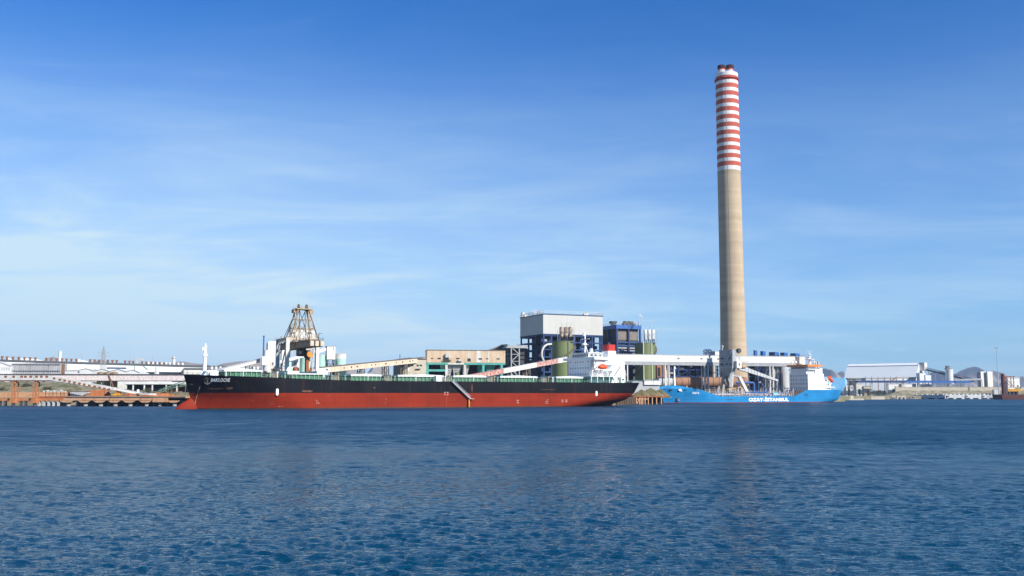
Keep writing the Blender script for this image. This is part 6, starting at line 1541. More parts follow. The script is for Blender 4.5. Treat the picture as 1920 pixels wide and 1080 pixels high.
# ---------------------------------------------------------------- right: tanker berth and bulk terminal
def berth():
    t = gallery('belt_gallery', 'very long level white belt gallery running behind the blue tanker', at(1150, 671.2, 652), at(1491, 675.5, 690), 5.0, 5,
                [(0,.22,M['clad_white']),(.22,.43,M['clad_white']),(.43,.64,M['clad_white']),(.64,.83,M['clad_white']),(.83,1,M['clad_white'])], wins=[(.345,1.6),(.47,1.6),(.505,1.6),(.565,2.0)], winsize=(1.1,.7), roof=M['ltgrey'], zb=None)
    P0, P1 = at(1150, 671.2, 652), at(1491, 675.5, 690); L = math.hypot(P1.x-P0.x, P1.y-P0.y); z0 = P0.z-4-2.5; z1 = P1.z-4-2.5
    b = MB(); b.prism([(0, z0-.02), (L, z1-.02), (L, z1-2.0), (0, z0-2.0)], -.3, 5.3); b.build('girder', M['grey'], t)
    b = MB(); b.prism([(0, z0+.5), (L, z1+.5), (L, z1+.1), (0, z0+.1)], -.35, -.02); b.build('walkway_edge', M['ltgrey'], t)
    d = (P1-P0).normalized()
    for u, pair in ((1176, 0), (1250, 3.4), (1323.5, 3.2), (1445, 3.0)):
        lo, hi = 0, 1
        for _ in range(30):
            m_ = (lo+hi)/2; p = P0.lerp(P1, m_); uu = 960+FPX*p.x/p.y
            lo, hi = (m_, hi) if uu < u else (lo, m_)
        x = L*lo; zt = z0+(z1-z0)*lo-2.02
        for s in ((-1, 1) if pair else (0,)):
            b = MB()
            for y in (.3, 4.7): b.bar((x+s*pair*.42, y, -.3), (x+s*pair*.42, y, zt), .75)
            b.build('column', M['offwhite'], t)
        if pair:
            b = MB(); n = 5
            for k in range(n):
                za, zb = zt*k/n, zt*(k+1)/n; b.bar((x-pair*.42, .3, za), (x+pair*.42, .3, zb), .22); b.bar((x-pair*.42, .3, zb), (x+pair*.42, .3, zb), .28)
            b.build('column_bracing', M['grey'], t)
    f = Fr(1504, 690, 15, 4); t = thing('end_tower', 'slim pale tower at the far end of the belt gallery behind the orange topped bridge', 'tower', f); x0, x1, za, zb = f.rect(1499, 1510, 671, 684)
    b = MB(); b.box(x0, x1, 0, 6, f.z(684, 1504), f.z(669, 1504)); b.build('head_box', M['offwhite'], t); b = MB(); b.tower(x0+.3, x1-.3, .3, 5.7, -.3, f.z(684, 1504)-.003, 5, .5); b.build('legs', M['ltgrey'], t); b = MB(); b.rail([(x0, 0, f.z(669,1504)), (x1, 0, f.z(669,1504))], 1.4, 1.2, .14); b.build('railing', M['rust'], t)
    # grey ship loader
    f = Fr(1375, 655, 33, 4); t = thing('ship_loader', 'grey box tower ship loader on splayed legs with a long lowered arm', 'ship loader', f)
    xw = f.x(1381) ; D = 12.5; z1, zm, z0 = f.z(655.5, 1375), f.z(689, 1375), f.z(701, 1375)
    b = MB(); b.prism([(-.2, zm), (xw, zm), (xw-.6, z1), (.2, z1)], 0, D); w = b.build('tower_box', M['grey'], t)
    b = MB(); b.add([(-.2,0,zm-.01),(xw,0,zm-.01),(xw,D,zm-.01),(-.2,D,zm-.01),(.3,2,z0),(xw-.5,2,z0),(xw-.5,D-3,z0),(.3,D-3,z0)], [(3,2,1,0),(4,5,6,7),(0,1,5,4),(1,2,6,5),(2,3,7,6),(3,0,4,7)]); b.build('tower_skirt', M['grey'], t)
    for y, v, s in ((9.5, 672.5, 1.0), (2.8, 672, .7), (9.8, 683.5, 1.2), (5.5, 683, 1.2), (2, 683, .7)): z = f.z(v, 1365, y); boxm('opening', M['black'], w, -.3, .1, y-s, y+s, z-.45, z+.45)
    b = MB(); b.bar((-.35, D-4.5, zm-1), (-.1, .6, z1-1), .5); b.box(-.32, -.05, 0, D, zm-.3, zm+.4); b.build('side_brace', M['ltgrey'], t)
    b = MB(); b.bar((xw*.5, D*.9, z1), (xw*.5, D*.9, z1+2.4), .5); b.tube((xw*.5-.4, D*.9, z1+2.4), (xw*.5+.4, D*.9, z1+2.4), 1.0); b.build('rear_sheave', M['ltgrey'], t)
    xs = f.x(1386.5, -1, 657); zs = f.z(657.5, 1387, -1); b = MB(); b.tube((xs-.5, -1.8, zs), (xs-.5, .2, zs), 1.5, n=16); b.bar((xw*.6, 1, z1-.3), (xs, -.5, zs-.3), .8); b.build('head_sheave', M['dkgrey'], t)
    cx0, cx1, ca, cb = f.rect(1380.5, 1390, 677, 690, -2); b = MB(); b.box(cx0, cx1, -2.5, 3, ca, cb); cab = b.build('machine_cab', M['offwhite'], t); boxm('window', M['glass'], cab, (cx0+cx1)/2-.6, (cx0+cx1)/2+.5, -2.56, -2.4, (ca+cb)/2-.7, (ca+cb)/2+.8)
    b = MB(); b.bar((xw-.5, .5, z1-.5), (cx1-.4, -1.5, cb), .5); b.bar((xs, -1, zs-1), (cx1-.2, -1, cb), .35); b.bar((xw-.4, .3, zm+4), (xs-.6, -.6, zs-1), .4); b.build('stay_frame', M['offwhite'], t)
    b = MB(); q = f.rect(1391, 1399, 679, 689, -1); b.box(q[0], q[1], -1.5, 1.5, q[2], q[3]-1.2); b.bar((q[0], -1.2, q[3]), (q[1]+1.5, -1.2, q[3]+.6), .4); b.build('winch', M['crane_rust'], t)
    # arm
    a = f.pt(1384, 689, 1); c = f.pt(1457, 713.5, 1); b = MB(); hgt = 2.7
    b.prism([(a.x, a.z-1.5), (c.x, c.z-.7), (c.x, c.z+.7), (a.x, a.z+2.0)], .0, 2.0)
    for k in range(14): q = k/13; p = a.lerp(c, q); b.bar((p.x, -.12, p.z-1.2+.6*q), (p.x, -.12, p.z+1.7-1.1*q), .2)
    b.build('loading_arm', M['ltgrey'], t); b = MB(); e = c; b.tube((e.x-.5, 1, e.z), (e.x-.5, 1, e.z-5.5), .7, .5); b.build('loading_spout', M['grey'], t)
    # legs
    zt = z0
    for p, q, m_ in (((.8, D-3.5, zt), (.6, D-1, -.2), 'grey'), ((.9, 1.8, zt), (f.x(1369.5, -1, 728), -1, -.2), 'offwhite'), ((f.x(1385, 1, 703), 1, zt-1.5), (f.x(1405, -1, 731), -1, -.2), 'offwhite'), ((3.2, D-3.5, zt), (f.x(1398, -1, 731), D-1, -.2), 'grey')):
        b = MB(); b.bar(p, q, 2.0, 2.0); b.build('splayed_leg', M[m_], t)
    b = MB(); b.bar((.9, 1.9, zt-.8), (f.x(1385, 1, 703)+.4, 1.2, zt-1.8), 1.3); b.bar((.8, D-3.4, zt-.8), (.9, 1.9, zt-.8), 1.2); b.build('leg_tie', M['grey'], t)
    # halls
    def hall(name, label, ua, ub, vt, Y, D, cols, seed):
        f = Fr(ua, Y, 12, 4); t = thing(name, label, 'power plant', f); x1 = f.x(ub); zt = f.z(vt, (ua+ub)/2)
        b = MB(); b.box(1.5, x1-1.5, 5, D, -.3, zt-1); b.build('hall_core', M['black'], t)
        n = max(2, int(x1/8)); xs = [.6+(x1-1.2)*k/n for k in range(n+1)]; zs = [zt*k/5 for k in range(1, 6)]
        steel_frame(f, t, xs, [.6, 4.4], zs, cols, .8, brace=[(k, (k*2) % 4) for k in range(n)])
        b = MB(); b.box(0, x1, -.2, D+.5, zt+.003, zt+.6); b.build('roof', M['ltgrey'], t)
        r = random.Random(seed)
        for k in range(n*4):
            i = r.randrange(n); z = zs[r.randrange(5)]-r.uniform(1, 4); x = xs[i]+r.uniform(1, 3); b = MB()
            if r.random() < .5: b.tube((x, 3, max(0, z-4)), (x, 3, z+2), r.uniform(.3,.8), n=10)
            else: b.box(x, x+r.uniform(1.5,4), 2, 4, z-1.5, z)
            b.build('plant_unit', r.choice([M['dkblue'], M['grey'], M['ltgrey'], M['dkgrey'], M['blue'], M['beige']]), t)
        return f, t, zt
    hall('turbine_hall', 'dark hall with blue steel columns behind the rusty duct, left of the chimney', 1254, 1347, 680, 735, 22, M['mid_blue'], 5)
    f, t, zt = hall('turbine_hall', 'dark pipe filled hall with blue steel columns, right of the chimney', 1404, 1476, 680, 745, 22, M['mid_blue'], 8)
    for i, (u0, u1, vt, lab) in enumerate(((1412.5,1420,656.5,'tallest and leftmost'),(1425,1435.5,657.8,'second'),(1441.5,1460.5,659,'widest, middle'),(1462.5,1477,660.2,'fourth'),(1481,1499.5,661.3,'rightmost'))):
        Y = 728; g = Fr(u0+ (u1-u0)*.72, Y, 52, 4); p0 = g.z(669, u0)
        t = thing('cooler_unit', lab + ' blue cooler box on stilts in the row above the belt gallery', 'cooling unit', g, group='row of blue cooler boxes')
        wd = g.x(u1, 0, 664); zt_ = g.z(vt, u0); dp = 0
        while dp < 30:
            p = g.o+g.n*dp; uu = 960+FPX*p.x/(p.y)
            if uu < u0: break
            dp += .25
        b = MB(); b.box(0, wd, 0, dp, p0+1.2, zt_); b.build('casing', M['blue'], t)
        b = MB(); b.box(-.12, -.003, .4, dp-.4, p0+1.8, zt_-.5); b.build('louvre', M['dkblue'], t)  # left face's shade put into a darker blue panel
        b = MB()
        for x in (.4, wd-.4):
            for y in (.4, dp-.4): b.bar((x, y, -.3), (x, y, p0+1.2), .5)
        b.build('stilts', M['dkgrey'], t)
        b = MB(); b.rail([(-1.2, 0, p0+.9), (-1.2, dp, p0+.9)], 1.1, 1.5, .12); b.build('service_railing', M['grey'], t)
    f = Fr(1329, 730, 10, 4); t = thing('looped_pipework', 'small blue looped pipe frame above the belt gallery left of the chimney', 'frame', f); x0, x1, z0, z1 = f.rect(1321.5, 1335, 656.5, 666); b = MB(); b.tower(x0, x1, 0, 3, -.3, z0, 6, .5, brace=False); b.truss((x0, 0, z0), (x1, 0, z0), z1-z0, 4, .45); b.truss((x0, 3, z0), (x1, 3, z0), z1-z0, 4, .4); b.build('frame', M['dkblue'], t)
    b = MB(); b.path([(x0, 1, z1), (x0+2, 1, z1+.9), ((x0+x1)/2, 1, z1-.3), (x1-2, 1, z1+.9), (x1, 1, z1)], .3); b.build('looped_pipe', M['blue'], t)
    f = Fr(1341, 730, 30, 4); t = thing('roof_cabin', 'white cabin box above the belt gallery touching the chimney', 'cabin', f); x0, x1, z0, z1 = f.rect(1341, 1350, 659.5, 667); b = MB(); b.box(x0, x1, 0, 6.5, z0, z1); b.build('wall', M['white'], t); b = MB(); b.box(x0-.2, x1+.2, -.2, 6.7, z1+.003, z1+.3); b.build('roof', M['ltgrey'], t); b = MB(); b.tower(x0+.3, x1-.3, .3, 6.2, -.3, z0-.003, 5, .4); b.build('stilts', M['dkgrey'], t)
    f = Fr(1236, 715, 24, 4); t = thing('brick_building', 'terracotta building with a tall dark doorway between green silo and dark hall', 'building', f); x0, x1, z0, z1 = f.rect(1232, 1254, 682, 725); b = MB(); b.box(x0, x1, 0, 16, -.3, f.z(681, 1240)); w = b.build('wall', M['brick'], t); q = f.rect(1233, 1238, 689, 706); boxm('doorway', M['black'], w, q[0], q[1], -.08, .1, q[2], q[3]); b = MB(); b.box(x0-.3, x1+.3, -.3, 16.3, f.z(681,1240)+.003, f.z(681,1240)+.4); b.build('roof', M['brown'], t)
    # big rusty duct
    f = Fr(1262, 674, 9, 4); t = thing('rusty_duct', 'huge ribbed rusty duct lying level behind the tanker foredeck', 'duct', f); xa, xb = f.x(1262), f.x(1402); zc = (f.z(706.8, 1330)+f.z(726, 1330))/2; r = (f.z(706.8, 1330)-f.z(726, 1330))/2
    b = MB(); b.tube((xa, r, zc), (xb, r, zc), r, n=28); b.build('pipe', M['pipe_rust'], t, smooth=40)
    for k in range(12): x = xa+(xb-xa)*(k+.5)/12; b = MB(); b.tube((x-.2, r, zc), (x+.2, r, zc), r+.22, n=28); b.build('rib', M['brick'], t, smooth=40)
    b = MB(); b.tube((xa-10, r, zc), (xa-.02, r, zc), r*.93, n=28); b.tube((xa-10, r+.1, zc-.2), (xa-12, r+3, zc-.2), r*.9, r*.7, n=20); b.build('grey_sleeve', M['ltgrey'], t, smooth=40)
    for k in range(7): x = xa+(xb-xa)*(k+.3)/7; b = MB(); b.box(x-.6, x+.6, .6, 2*r-.6, -.3, zc-r*.75); b.build('saddle', M['concrete'], t)
    f = Fr(1339, 712, 0, 4); t = thing('vent_stack', 'short pale vent stack standing between dark hall and chimney', 'stack', f); b = MB(); b.lathe([(1.3, -.3), (1.3, f.z(684.5)), (1.6, f.z(684)), (1.6, f.z(683))], n=14); b.build('pipe', M['beige'], t, smooth=40); b = MB(); b.lathe([(1.36, f.z(700)), (1.5, f.z(699)), (1.36, f.z(698))], n=14, cap=False); b.build('collar', M['rust'], t)
    f = Fr(1471, 708, 0, 4); silo('grey_tank', 'pale grey tank left of the orange topped bridge house', 1461.5, 1482, 684.5, 712, M['ltgrey'], 4, cat='tank', cone=.15)
    f = Fr(1412, 668, 10, 4); t = thing('blue_pipe', 'bright blue bent pipeline on posts behind the tanker manifold', 'pipeline', f); b = MB(); zz = f.z(717.5, 1400); b.path([(f.x(1380), 0, zz), (f.x(1411), 0, zz), (f.x(1413), 0, zz-.6), (f.x(1413), 0, -.2)], .8, 10); b.build('pipe', M['blue'], t)
    b = MB(); b.bar((f.x(1384), 1, -.3), (f.x(1384), 1, zz-.8), .6); b.build('support_post', M['blue'], t)
    b = MB(); b.bar((f.x(1398), 1, -.3), (f.x(1398), 1, zz-.8), .6); b.build('support_post', M['blue'], t)
    b = MB(); b.bar((f.x(1427), 0, f.z(719,1427)), (f.x(1436), 0, f.z(729,1436)), .4); b.bar((f.x(1436), 0, -.3), (f.x(1436), 0, f.z(729,1436)), .4); b.build('brace', M['blue'], t)
    for u in (1420, 1427.5): g = Fr(u, 664, 0, 4); o = MB(); o.lathe([(.3, .0), (1.0, .3), (1.35, 1.2), (1.35, 2.2), (1.0, 3.1), (.3, 3.4)], n=14); tag(o.build('blue_drum', M['blue'], None, loc=g.o, smooth=40), ('left' if u < 1424 else 'right')+' of two small blue drums on the berth behind the tanker', 'drum', 'small blue drums')
    f = Fr(1456, 690, 8, 4); t = thing('column_plant', 'cluster of tall pipes and vessels left of the tanker bridge house', 'process plant', f)
    r3 = random.Random(4)
    for u, w, vt, m_ in ((1446,2.0,693,'ltgrey'),(1449.5,1.4,689,'beige'),(1453,1.2,697,'brown'),(1455.5,1.0,688,'ltgrey'),(1458.5,1.6,686,'white'),(1461.5,1.3,684.8,'offwhite'),(1441,1.5,700,'grey'),(1436,1.3,705,'ltgrey'),(1452,2.4,714,'dkgrey'),(1464,.9,690,'rust')):
        x = f.x(u); y = r3.uniform(0, 5); b = MB(); b.lathe([(w*.5, -.3), (w*.5, f.z(vt, u)), (w*.25, f.z(vt, u)+.6)], x, y, 10); b.build('riser', M[m_], t, smooth=40)
    b = MB(); b.tower(f.x(1434), f.x(1466), -.6, 6, -.3, f.z(700, 1450), 4, .4, brace=True)
    for v in (720, 712, 704): b.box(f.x(1434), f.x(1466), .1, 5.6, f.z(v,1450)-.3, f.z(v,1450))
    b.build('pipe_rack', M['grey'], t)
    b = MB(); b.path([(f.x(1438), -1, f.z(690,1438)), (f.x(1444), -1, f.z(686,1444)), (f.x(1450), -1, f.z(688,1450)), (f.x(1451), -1, 3)], .7, 10); b.build('swan_neck', M['offwhite'], t)
    b = MB(); 
    for k, u in enumerate((1325, 1340, 1355, 1420, 1435)): pass
    f = Fr(1340, 652, 20, 4); t = thing('berth_railing', 'yellowish pipe rack railing along the tanker berth edge', 'railing', f); b = MB(); x0, x1 = f.x(1322), f.x(1402); b.rail([(x0, 0, 2), (x1, 0, 2)], 3.0, 3.4, .3)
    for k in range(8): x = x0+(x1-x0)*k/7; b.bar((x, 0, -.3), (x, 0, 2), .4)
    b.build('rail', M['ochre'], t)
    # between the ships
    f = Fr(1218, 600, 26, 4); t = thing('control_building', 'low white building on legs between the two ships', 'building', f); x0, x1, z0, z1 = f.rect(1208, 1238.5, 713.5, 721.5); b = MB(); b.box(x0, x1, 0, 10, z0, z1); w = b.build('upper_wall', M['offwhite'], t)
    b = MB(); b.box(x0-8, x0-.01, 1, 9, -.3, z1-.5); b.box(x0, x1, 1.2, 9, -.3, z0-.003); lw = b.build('lower_wall', M['grey'], t)
    for k in range(4): x = x0+1+2.6*k; boxm('window', M['glass'], lw, x, x+1.5, 1.1, 1.3, 1.2, 2.6)
    b = MB(); b.box(x0-.3, x1+.3, -.4, 10.3, z1+.003, z1+.35); b.build('roof', M['ltgrey'], t)
    ms = mat('mound_scrub', (.11,.11,.045), (.24,.17,.10), .95, .4)
    heap('overgrown_mound', 'overgrown earth mound in the middle of the gap between the ships', 1220, 574, 17, 8, 5.4, 3.9, ms, 9, 'overgrown mounds between the ships')
    heap('overgrown_mound', 'overgrown earth mound next to the carrier stern', 1203, 566, 13, 7, 4.6, 3.9, ms, 10, 'overgrown mounds between the ships')
    heap('overgrown_mound', 'overgrown earth mound next to the tanker bow', 1238, 582, 16, 8, 4.8, 3.9, ms, 11, 'overgrown mounds between the ships')
    for (xa, ya), (xb, yb), lab in (((52.7, 492), (70, 545), 'dark stained quay wall beside the carrier stern'), ((70, 545), (92, 622), 'dark stained quay wall running in behind the tanker bow')):
        d = Vector((xb-xa, yb-ya, 0)); L = d.length; b = MB(); b.box(0, L, -.6, -.05, -1.5, 4.1)
        for k in range(int(L/6)): b.box(k*6+1, k*6+1.9, -1.0, -.603, -.8, 3.4)
        tag(b.build('quay_wall', mat('tarred_quay', (.075,.055,.04), (.16,.09,.05), .9, .3, .5, (.03,.02,.015)), None, loc=(xa, ya, 0), rz=math.atan2(d.y, d.x)), lab, 'wall')
    f = Fr(1200, 540, 26, 0); t = thing('timber_pier', 'short rust stained timber pier off the carrier stern', 'pier', f)
    xa, xb = f.x(1187), f.x(1250); b = MB(); b.box(xa, xb, 0, 8, f.z(744.6, 1200), f.z(742.4, 1200)); b.build('deck', M['rust'], t)
    b = MB(); b.box(xa, xb, 5, 5.5, -1.4, f.z(744.6,1200)-.003); b.build('pier_shade_panel', M['black'], t)  # black panel added for the shade under the pier deck
    for u in (1189,1193.5,1199,1202,1205,1209.5,1215.5,1223,1231,1240):
        x = f.x(u); b = MB(); b.bar((x, .6, -1.4), (x, .6, f.z(744.6,1200)-.003), .6); b.build('pile', M['orepale'], t)
    b = MB(); b.box(f.x(1190), f.x(1216), .2, .9, f.z(749,1200), f.z(747.6,1200)); b.bar((f.x(1193.5), .2, 0.2), (f.x(1199), .2, f.z(746,1200)), .4); b.build('waling', M['orepale'], t)
    r4 = random.Random(12)
    for i, (u, Y, w, h, l) in enumerate(((1208, 578, 8, 4.6, 'low olive bush left of the blue tanker bow'), (1222, 582, 10, 5.2, 'wider olive bush in the gap between the ships'), (1236, 588, 8, 4.4, 'low olive bush half behind the tanker bow'))):
        shrub(l, u, Y, w, h, 4, 30+i, 'bushes between the ships')
berth()
def terminal():
    # big shed
    Y = 1345; f = Fr(1640, Y, -40, 4); t = thing('storage_shed', 'huge white storage shed with steep sloping sides, far right shore', 'shed', f)
    z1, z2 = f.z(686.4, 1650, 27), f.z(682.8, 1650, 35)
    x0, x1 = f.x(1588, 27, 686), f.x(1722.5, 27, 685); sec = [(0,0),(0,7),(27,z1),(35,z2),(43,z1),(66,9),(66,0)]
    b = MB(); n = len(sec); vs = [(x0, y, z) for y, z in sec]+[(x1, y, z) for y, z in sec]
    b.add(vs, [(i, n+i, n+i+1, i+1) for i in range(n-1)]+[tuple(range(n)), tuple(range(2*n-1, n-1, -1))]); b.build('sheeting', mat('shed_sheet', (.80,.81,.78), (.74,.75,.72), .6, .02, .10, (.50,.50,.46)), t)
    b = MB(); vs = []
    for x in (x0-.4, x1+.4): vs += [(x, 26.5, z1+.2), (x, 35, z2+.3), (x, 43.5, z1+.2)]
    b.add(vs+[(a, c, d+.45) for a, c, d in vs], [(0,3,4,1),(1,4,5,2),(6,7,10,9),(7,8,11,10),(0,1,7,6),(1,2,8,7),(3,9,10,4),(4,10,11,5),(0,6,9,3),(2,5,11,8)]); b.build('ridge_roof', M['ship_white'], t)
    b = MB(); b.box(x1+.01, x1+.5, 22, 46, z1*.5, z1*.80); b.build('gable_recess_panel', M['ltgrey'], t); b = MB(); b.box(x1+.02, x1+7, 29, 41, z1*.82, z2+.9); b.build('head_house', M['offwhite'], t)  # flat grey panel stands in for the dark door recess
    # dark conveyor down from the shed
    A, B = at(1736, 692.5, 1330), at(1826, 714.2, 1300); d = B-A; L = math.hypot(d.x, d.y); t = thing('dark_conveyor', 'dark open truss conveyor sloping down right from the white storage shed', 'conveyor', loc=(A.x, A.y, 4), rz=math.atan2(d.y, d.x))
    za, zb = A.z-4, B.z-4; b = MB(); b.prism([(0, za-1.6), (L, zb-1.6), (L, zb+.3), (0, za+.3)], 0, 4); b.build('belt_deck', M['dkgrey'], t)
    b = MB(); b.truss((0,-.2,za+.3), (L,-.2,zb+.3), 2.4, 26, .35); b.truss((0,4.2,za+.3), (L,4.2,zb+.3), 2.4, 26, .35); b.build('side_truss', M['dkblue'], t)
    for k in (.05,.2,.36,.52,.7): b = MB(); z = za+(zb-za)*k-1.6; b.bar((L*k-1.5, .5, -.3), (L*k, .5, z), .7); b.bar((L*k+1.5, 3.5, -.3), (L*k, 3.5, z), .7); b.bar((L*k-1.5, .5, 0), (L*k+1.5, 3.5, z*.6), .4); b.build('support_leg', M['ltgrey'], t)
    for (u0, u1, va, vb, l, m_) in ((1726, 1735.5, 700, 724.5, 'taller white transfer house below the shed gable', 'white'), (1736.5, 1745.5, 703.5, 724.5, 'shorter white transfer house right of its taller twin', 'white')):
        f = Fr(u0, 1282, 8, 4); t = thing('transfer_house', l, 'building', f); x1 = f.x(u1); z = f.z(va, u0); b = MB(); b.box(0, x1, 0, 8, -.3, z); w = b.build('wall', M[m_], t); b = MB(); b.box(-.2, x1+.2, -.2, 8.2, z+.003, z+.4); b.build('roof', M['ltgrey'], t); q = f.rect((u0+u1)/2-1.2, (u0+u1)/2+1.0, 718.3, 720.5); boxm('window', M['glass'], w, q[0], q[1], -.08, .1, q[2], q[3])
    f = Fr(1781, 1300, 0, 4); t, r, h = silo('white_silo', 'stubby white silo with dark top works before the hills', 1776, 1789.5, 692.5, 1300, M['white'], 4); b = MB(); b.box(-4, 0, -2, 2, h+.3, h+5); b.box(-5.5, 3, -3, 3, h+.31, h+1.2); b.build('top_works', M['brown'], t)
    # blue belt bridge
    A, B = at(1596, 715.6, 1268), at(1822, 716.2, 1278)
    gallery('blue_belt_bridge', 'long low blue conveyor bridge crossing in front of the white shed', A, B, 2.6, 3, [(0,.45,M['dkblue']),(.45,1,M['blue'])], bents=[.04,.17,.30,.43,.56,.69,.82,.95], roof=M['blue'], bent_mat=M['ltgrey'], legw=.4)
    f = Fr(1624, 1292, 4, 4); t = thing('low_shed', 'long low grey shed with posts and pale bays before the white storage shed', 'shed', f); x1 = f.x(1716); za, zb = f.z(714, 1670), f.z(708, 1670)
    b = MB(); b.box(0, x1, 0, 14, za, zb-1); b.build('wall', M['ltgrey'], t); b = MB(); b.prism([(-1, zb-.99), (x1+1, zb-.99), (x1+1, zb+1.0), (-1, zb-.3)], -.5, 14.5); b.build('roof', M['grey'], t)
    for k in range(9): x = x1*k/8; b = MB(); b.box(x-.4, x+.4, -.4, -.003, -.3, zb+1.2); b.build('post', M['vent'], t)
    for ua, ub in ((1680,1692),(1694,1707)): q = f.rect(ua, ub, 709.3, 713); boxm('pale_bay', M['white'], t, q[0], q[1], -.2, -.003, q[2], q[3])
    b = MB(); b.bar((f.x(1671), -2, za), (f.x(1680), -2, zb+1), 1.0, .8); b.build('hoist_arm', M['orange'], t)
    for i, (u0, u1, va, vb, m_, l) in enumerate(((1667,1684,720,726,'white','low white store under the blue bridge, left of its twin'),(1691,1717,720,726,'white','longer low white store under the blue bridge'),(1587,1596,721,733,'offwhite','pale shed beside the light blue hull'),(1606,1617,720,731,'offwhite','pale blue grey kiosk left of the olive bush'),(1620,1634,724.5,728.5,'beige','low beige store behind the olive bush'))):
        f = Fr(u0, 1288-i, 6, 4); t = thing('low_store', l, 'building', f); x1 = f.x(u1); z = f.z(va, u0); b = MB(); b.box(0, x1, 0, 8, -.3, z); w = b.build('wall', M[m_], t); b = MB(); b.box(-.3, x1+.3, -.3, 8.3, z+.003, z+.4); b.build('roof', M['roof_grey'], t)
        boxm('doorway', M['dkgrey'], w, x1*.35, x1*.6, -.08, .1, 0, z*.6)
    f = Fr(1600, 1262, 0, 4); t = thing('pipe_trestle', 'dark tangle of pipe trestles right of the light blue hull', 'trestle', f); b = MB(); b.tower(f.x(1592), f.x(1603), 0, 6, -.3, f.z(712), 3, .7); b.box(f.x(1588), f.x(1616), -.5, 6, f.z(712), f.z(708.5)); b.box(f.x(1594), f.x(1602), -.6, 5, f.z(722), f.z(714)); b.build('frame', M['dkgrey'], t); b = MB(); b.box(f.x(1588), f.x(1616), -.6, -.52, f.z(709.4), f.z(707.6)); b.build('walkway', M['ltgrey'], t)
    for u0, u1, u2, l in ((1828,1841,1848.5,'wider dark sided block tower with a bright end, right of the conveyor'),(1851,1853.5,1861,'narrow pale block tower beside its wider twin')):
        f = Fr(u1, 1292, 30, 4); t = thing('block_tower', l, 'tower', f, group='block towers on the right shore'); x1 = f.x(u2); z = f.z(697, u1); D = 2
        while D < 60:
            p = f.o+f.n*D
            if 960+FPX*p.x/p.y < u0: break
            D += .5
        b = MB(); b.box(0, x1, 0, D, -.3, z); w = b.build('wall', M['offwhite'], t); b = MB(); b.box(-.3, x1+.3, -.3, D+.3, z+.003, z+.5); b.build('roof', M['white'], t); b = MB(); b.box(-.12, -.003, .5, D-.5, 0, z-1); b.build('dark_side_panel', M['dkblue'] if D > 8 else M['grey'], w)  # left side panel darker than the other faces
        b = MB(); b.tube((x1+1, 1, -.3), (x1+1, 1, z-2), .5); b.build('downpipe', M['rust'], t)
    f = Fr(1810, 1290, -4, 4); t = thing('pipe_bundle', 'grey pipe racks between blue bridge and block towers', 'pipe rack', f); b = MB(); x0, x1 = f.x(1790), f.x(1841)
    for k in range(4): b.tube((x0, k*1.2, f.z(714)+k*.6), (x1, k*1.2, f.z(712.5)+k*.6), .5)
    for k in range(7): x = x0+(x1-x0)*k/6; b.bar((x, 1, -.3), (x, 1, f.z(713)), .6)
    b.build('pipes', M['grey'], t)
    # quay wall, ledges, breakwater
    f = Fr(1684, 1266, 0, 8); t = thing('sea_wall', 'long tan wall along the right shore', 'wall', f); b = MB(); b.box(0, f.x(1990), 0, 1.2, -1.5, f.z(726, 1684)); b.build('wall_face', M['beige'], t); b = MB(); b.box(-.2, f.x(1990), -.2, 1.4, f.z(726, 1684)+.003, f.z(726, 1684)+.35); b.build('coping', M['concrete'], t); b = MB(); b.box(-3.5, -.2, -1, 2, -.5, f.z(724, 1684)); b.build('gate_pier', M['beige'], t)
    f = Fr(1578, 960, 12, 0); t = thing('shore_ledge', 'stepped tan concrete ledge at the waterline right of the tanker stern', 'ledge', f)
    b = MB(); b.box(0, f.x(1618), 0, 6, -1.4, f.z(747.3, 1600)); b.build('lower_step', M['beige'], t); b = MB(); b.box(.5, f.x(1605), 6.01, 14, -1.4, f.z(742.2, 1600)); b.build('upper_step', M['beige'], t)
    f = Fr(1614, 1075, 10, 0); t = thing('shore_ledge', 'long pale ledge with a rusty block at its end, below the bush', 'ledge', f); b = MB(); b.box(0, f.x(1657), 0, 7, -1.4, f.z(743.4, 1636)); b.build('lower_step', M['beige'], t); b = MB(); q = f.x(1606), f.x(1613.6); b.box(q[0], q[1], .5, 5, -1.4, f.z(743, 1610)); b.build('rusty_block', M['rust'], t)
    for u, l in ((1675, 'left'), (1686, 'middle'), (1694, 'right')): f = Fr(u, 1160, 5, 0); t = thing('culvert_block', l+' small concrete culvert block on the rocky waterline', 'block', f, group='culvert blocks on the shore'); b = MB(); b.box(-3, 3, 0, 6, -1.2, 4.2); b.build('concrete', M['beige'], t); b = MB(); b.box(-1.2, 1.2, -.08, .1, -.5, 2.2); b.build('opening', M['black'], t)
    nx, ny = 90, 12; b = MB(); r_ = np.random.default_rng(8)
    for j, y in enumerate(np.linspace(1240, 1272, ny)):
        for i, u in enumerate(np.linspace(1650, 2060, nx)):
            k = min(1, max(0, (y-1241)/24)); k = k*k*(3-2*k)*min(1, (u-1650)/36)
            b.v.append(((u-960)/FPX*y, y, 3.7 if j in (0,) or i in (0, nx-1) or j == ny-1 else 4.1+6.6*k+r_.normal(0,.25)))
    b.f = [(j*nx+i, j*nx+i+1, (j+1)*nx+i+1, (j+1)*nx+i) for j in range(ny-1) for i in range(nx-1)]; b.m = [0]*len(b.f)
    kind(b.build('scrub_bank', mat('scrub_slope', (.17,.15,.075), (.34,.30,.22), .95, .12, amount=.6), smooth=60), 'structure')
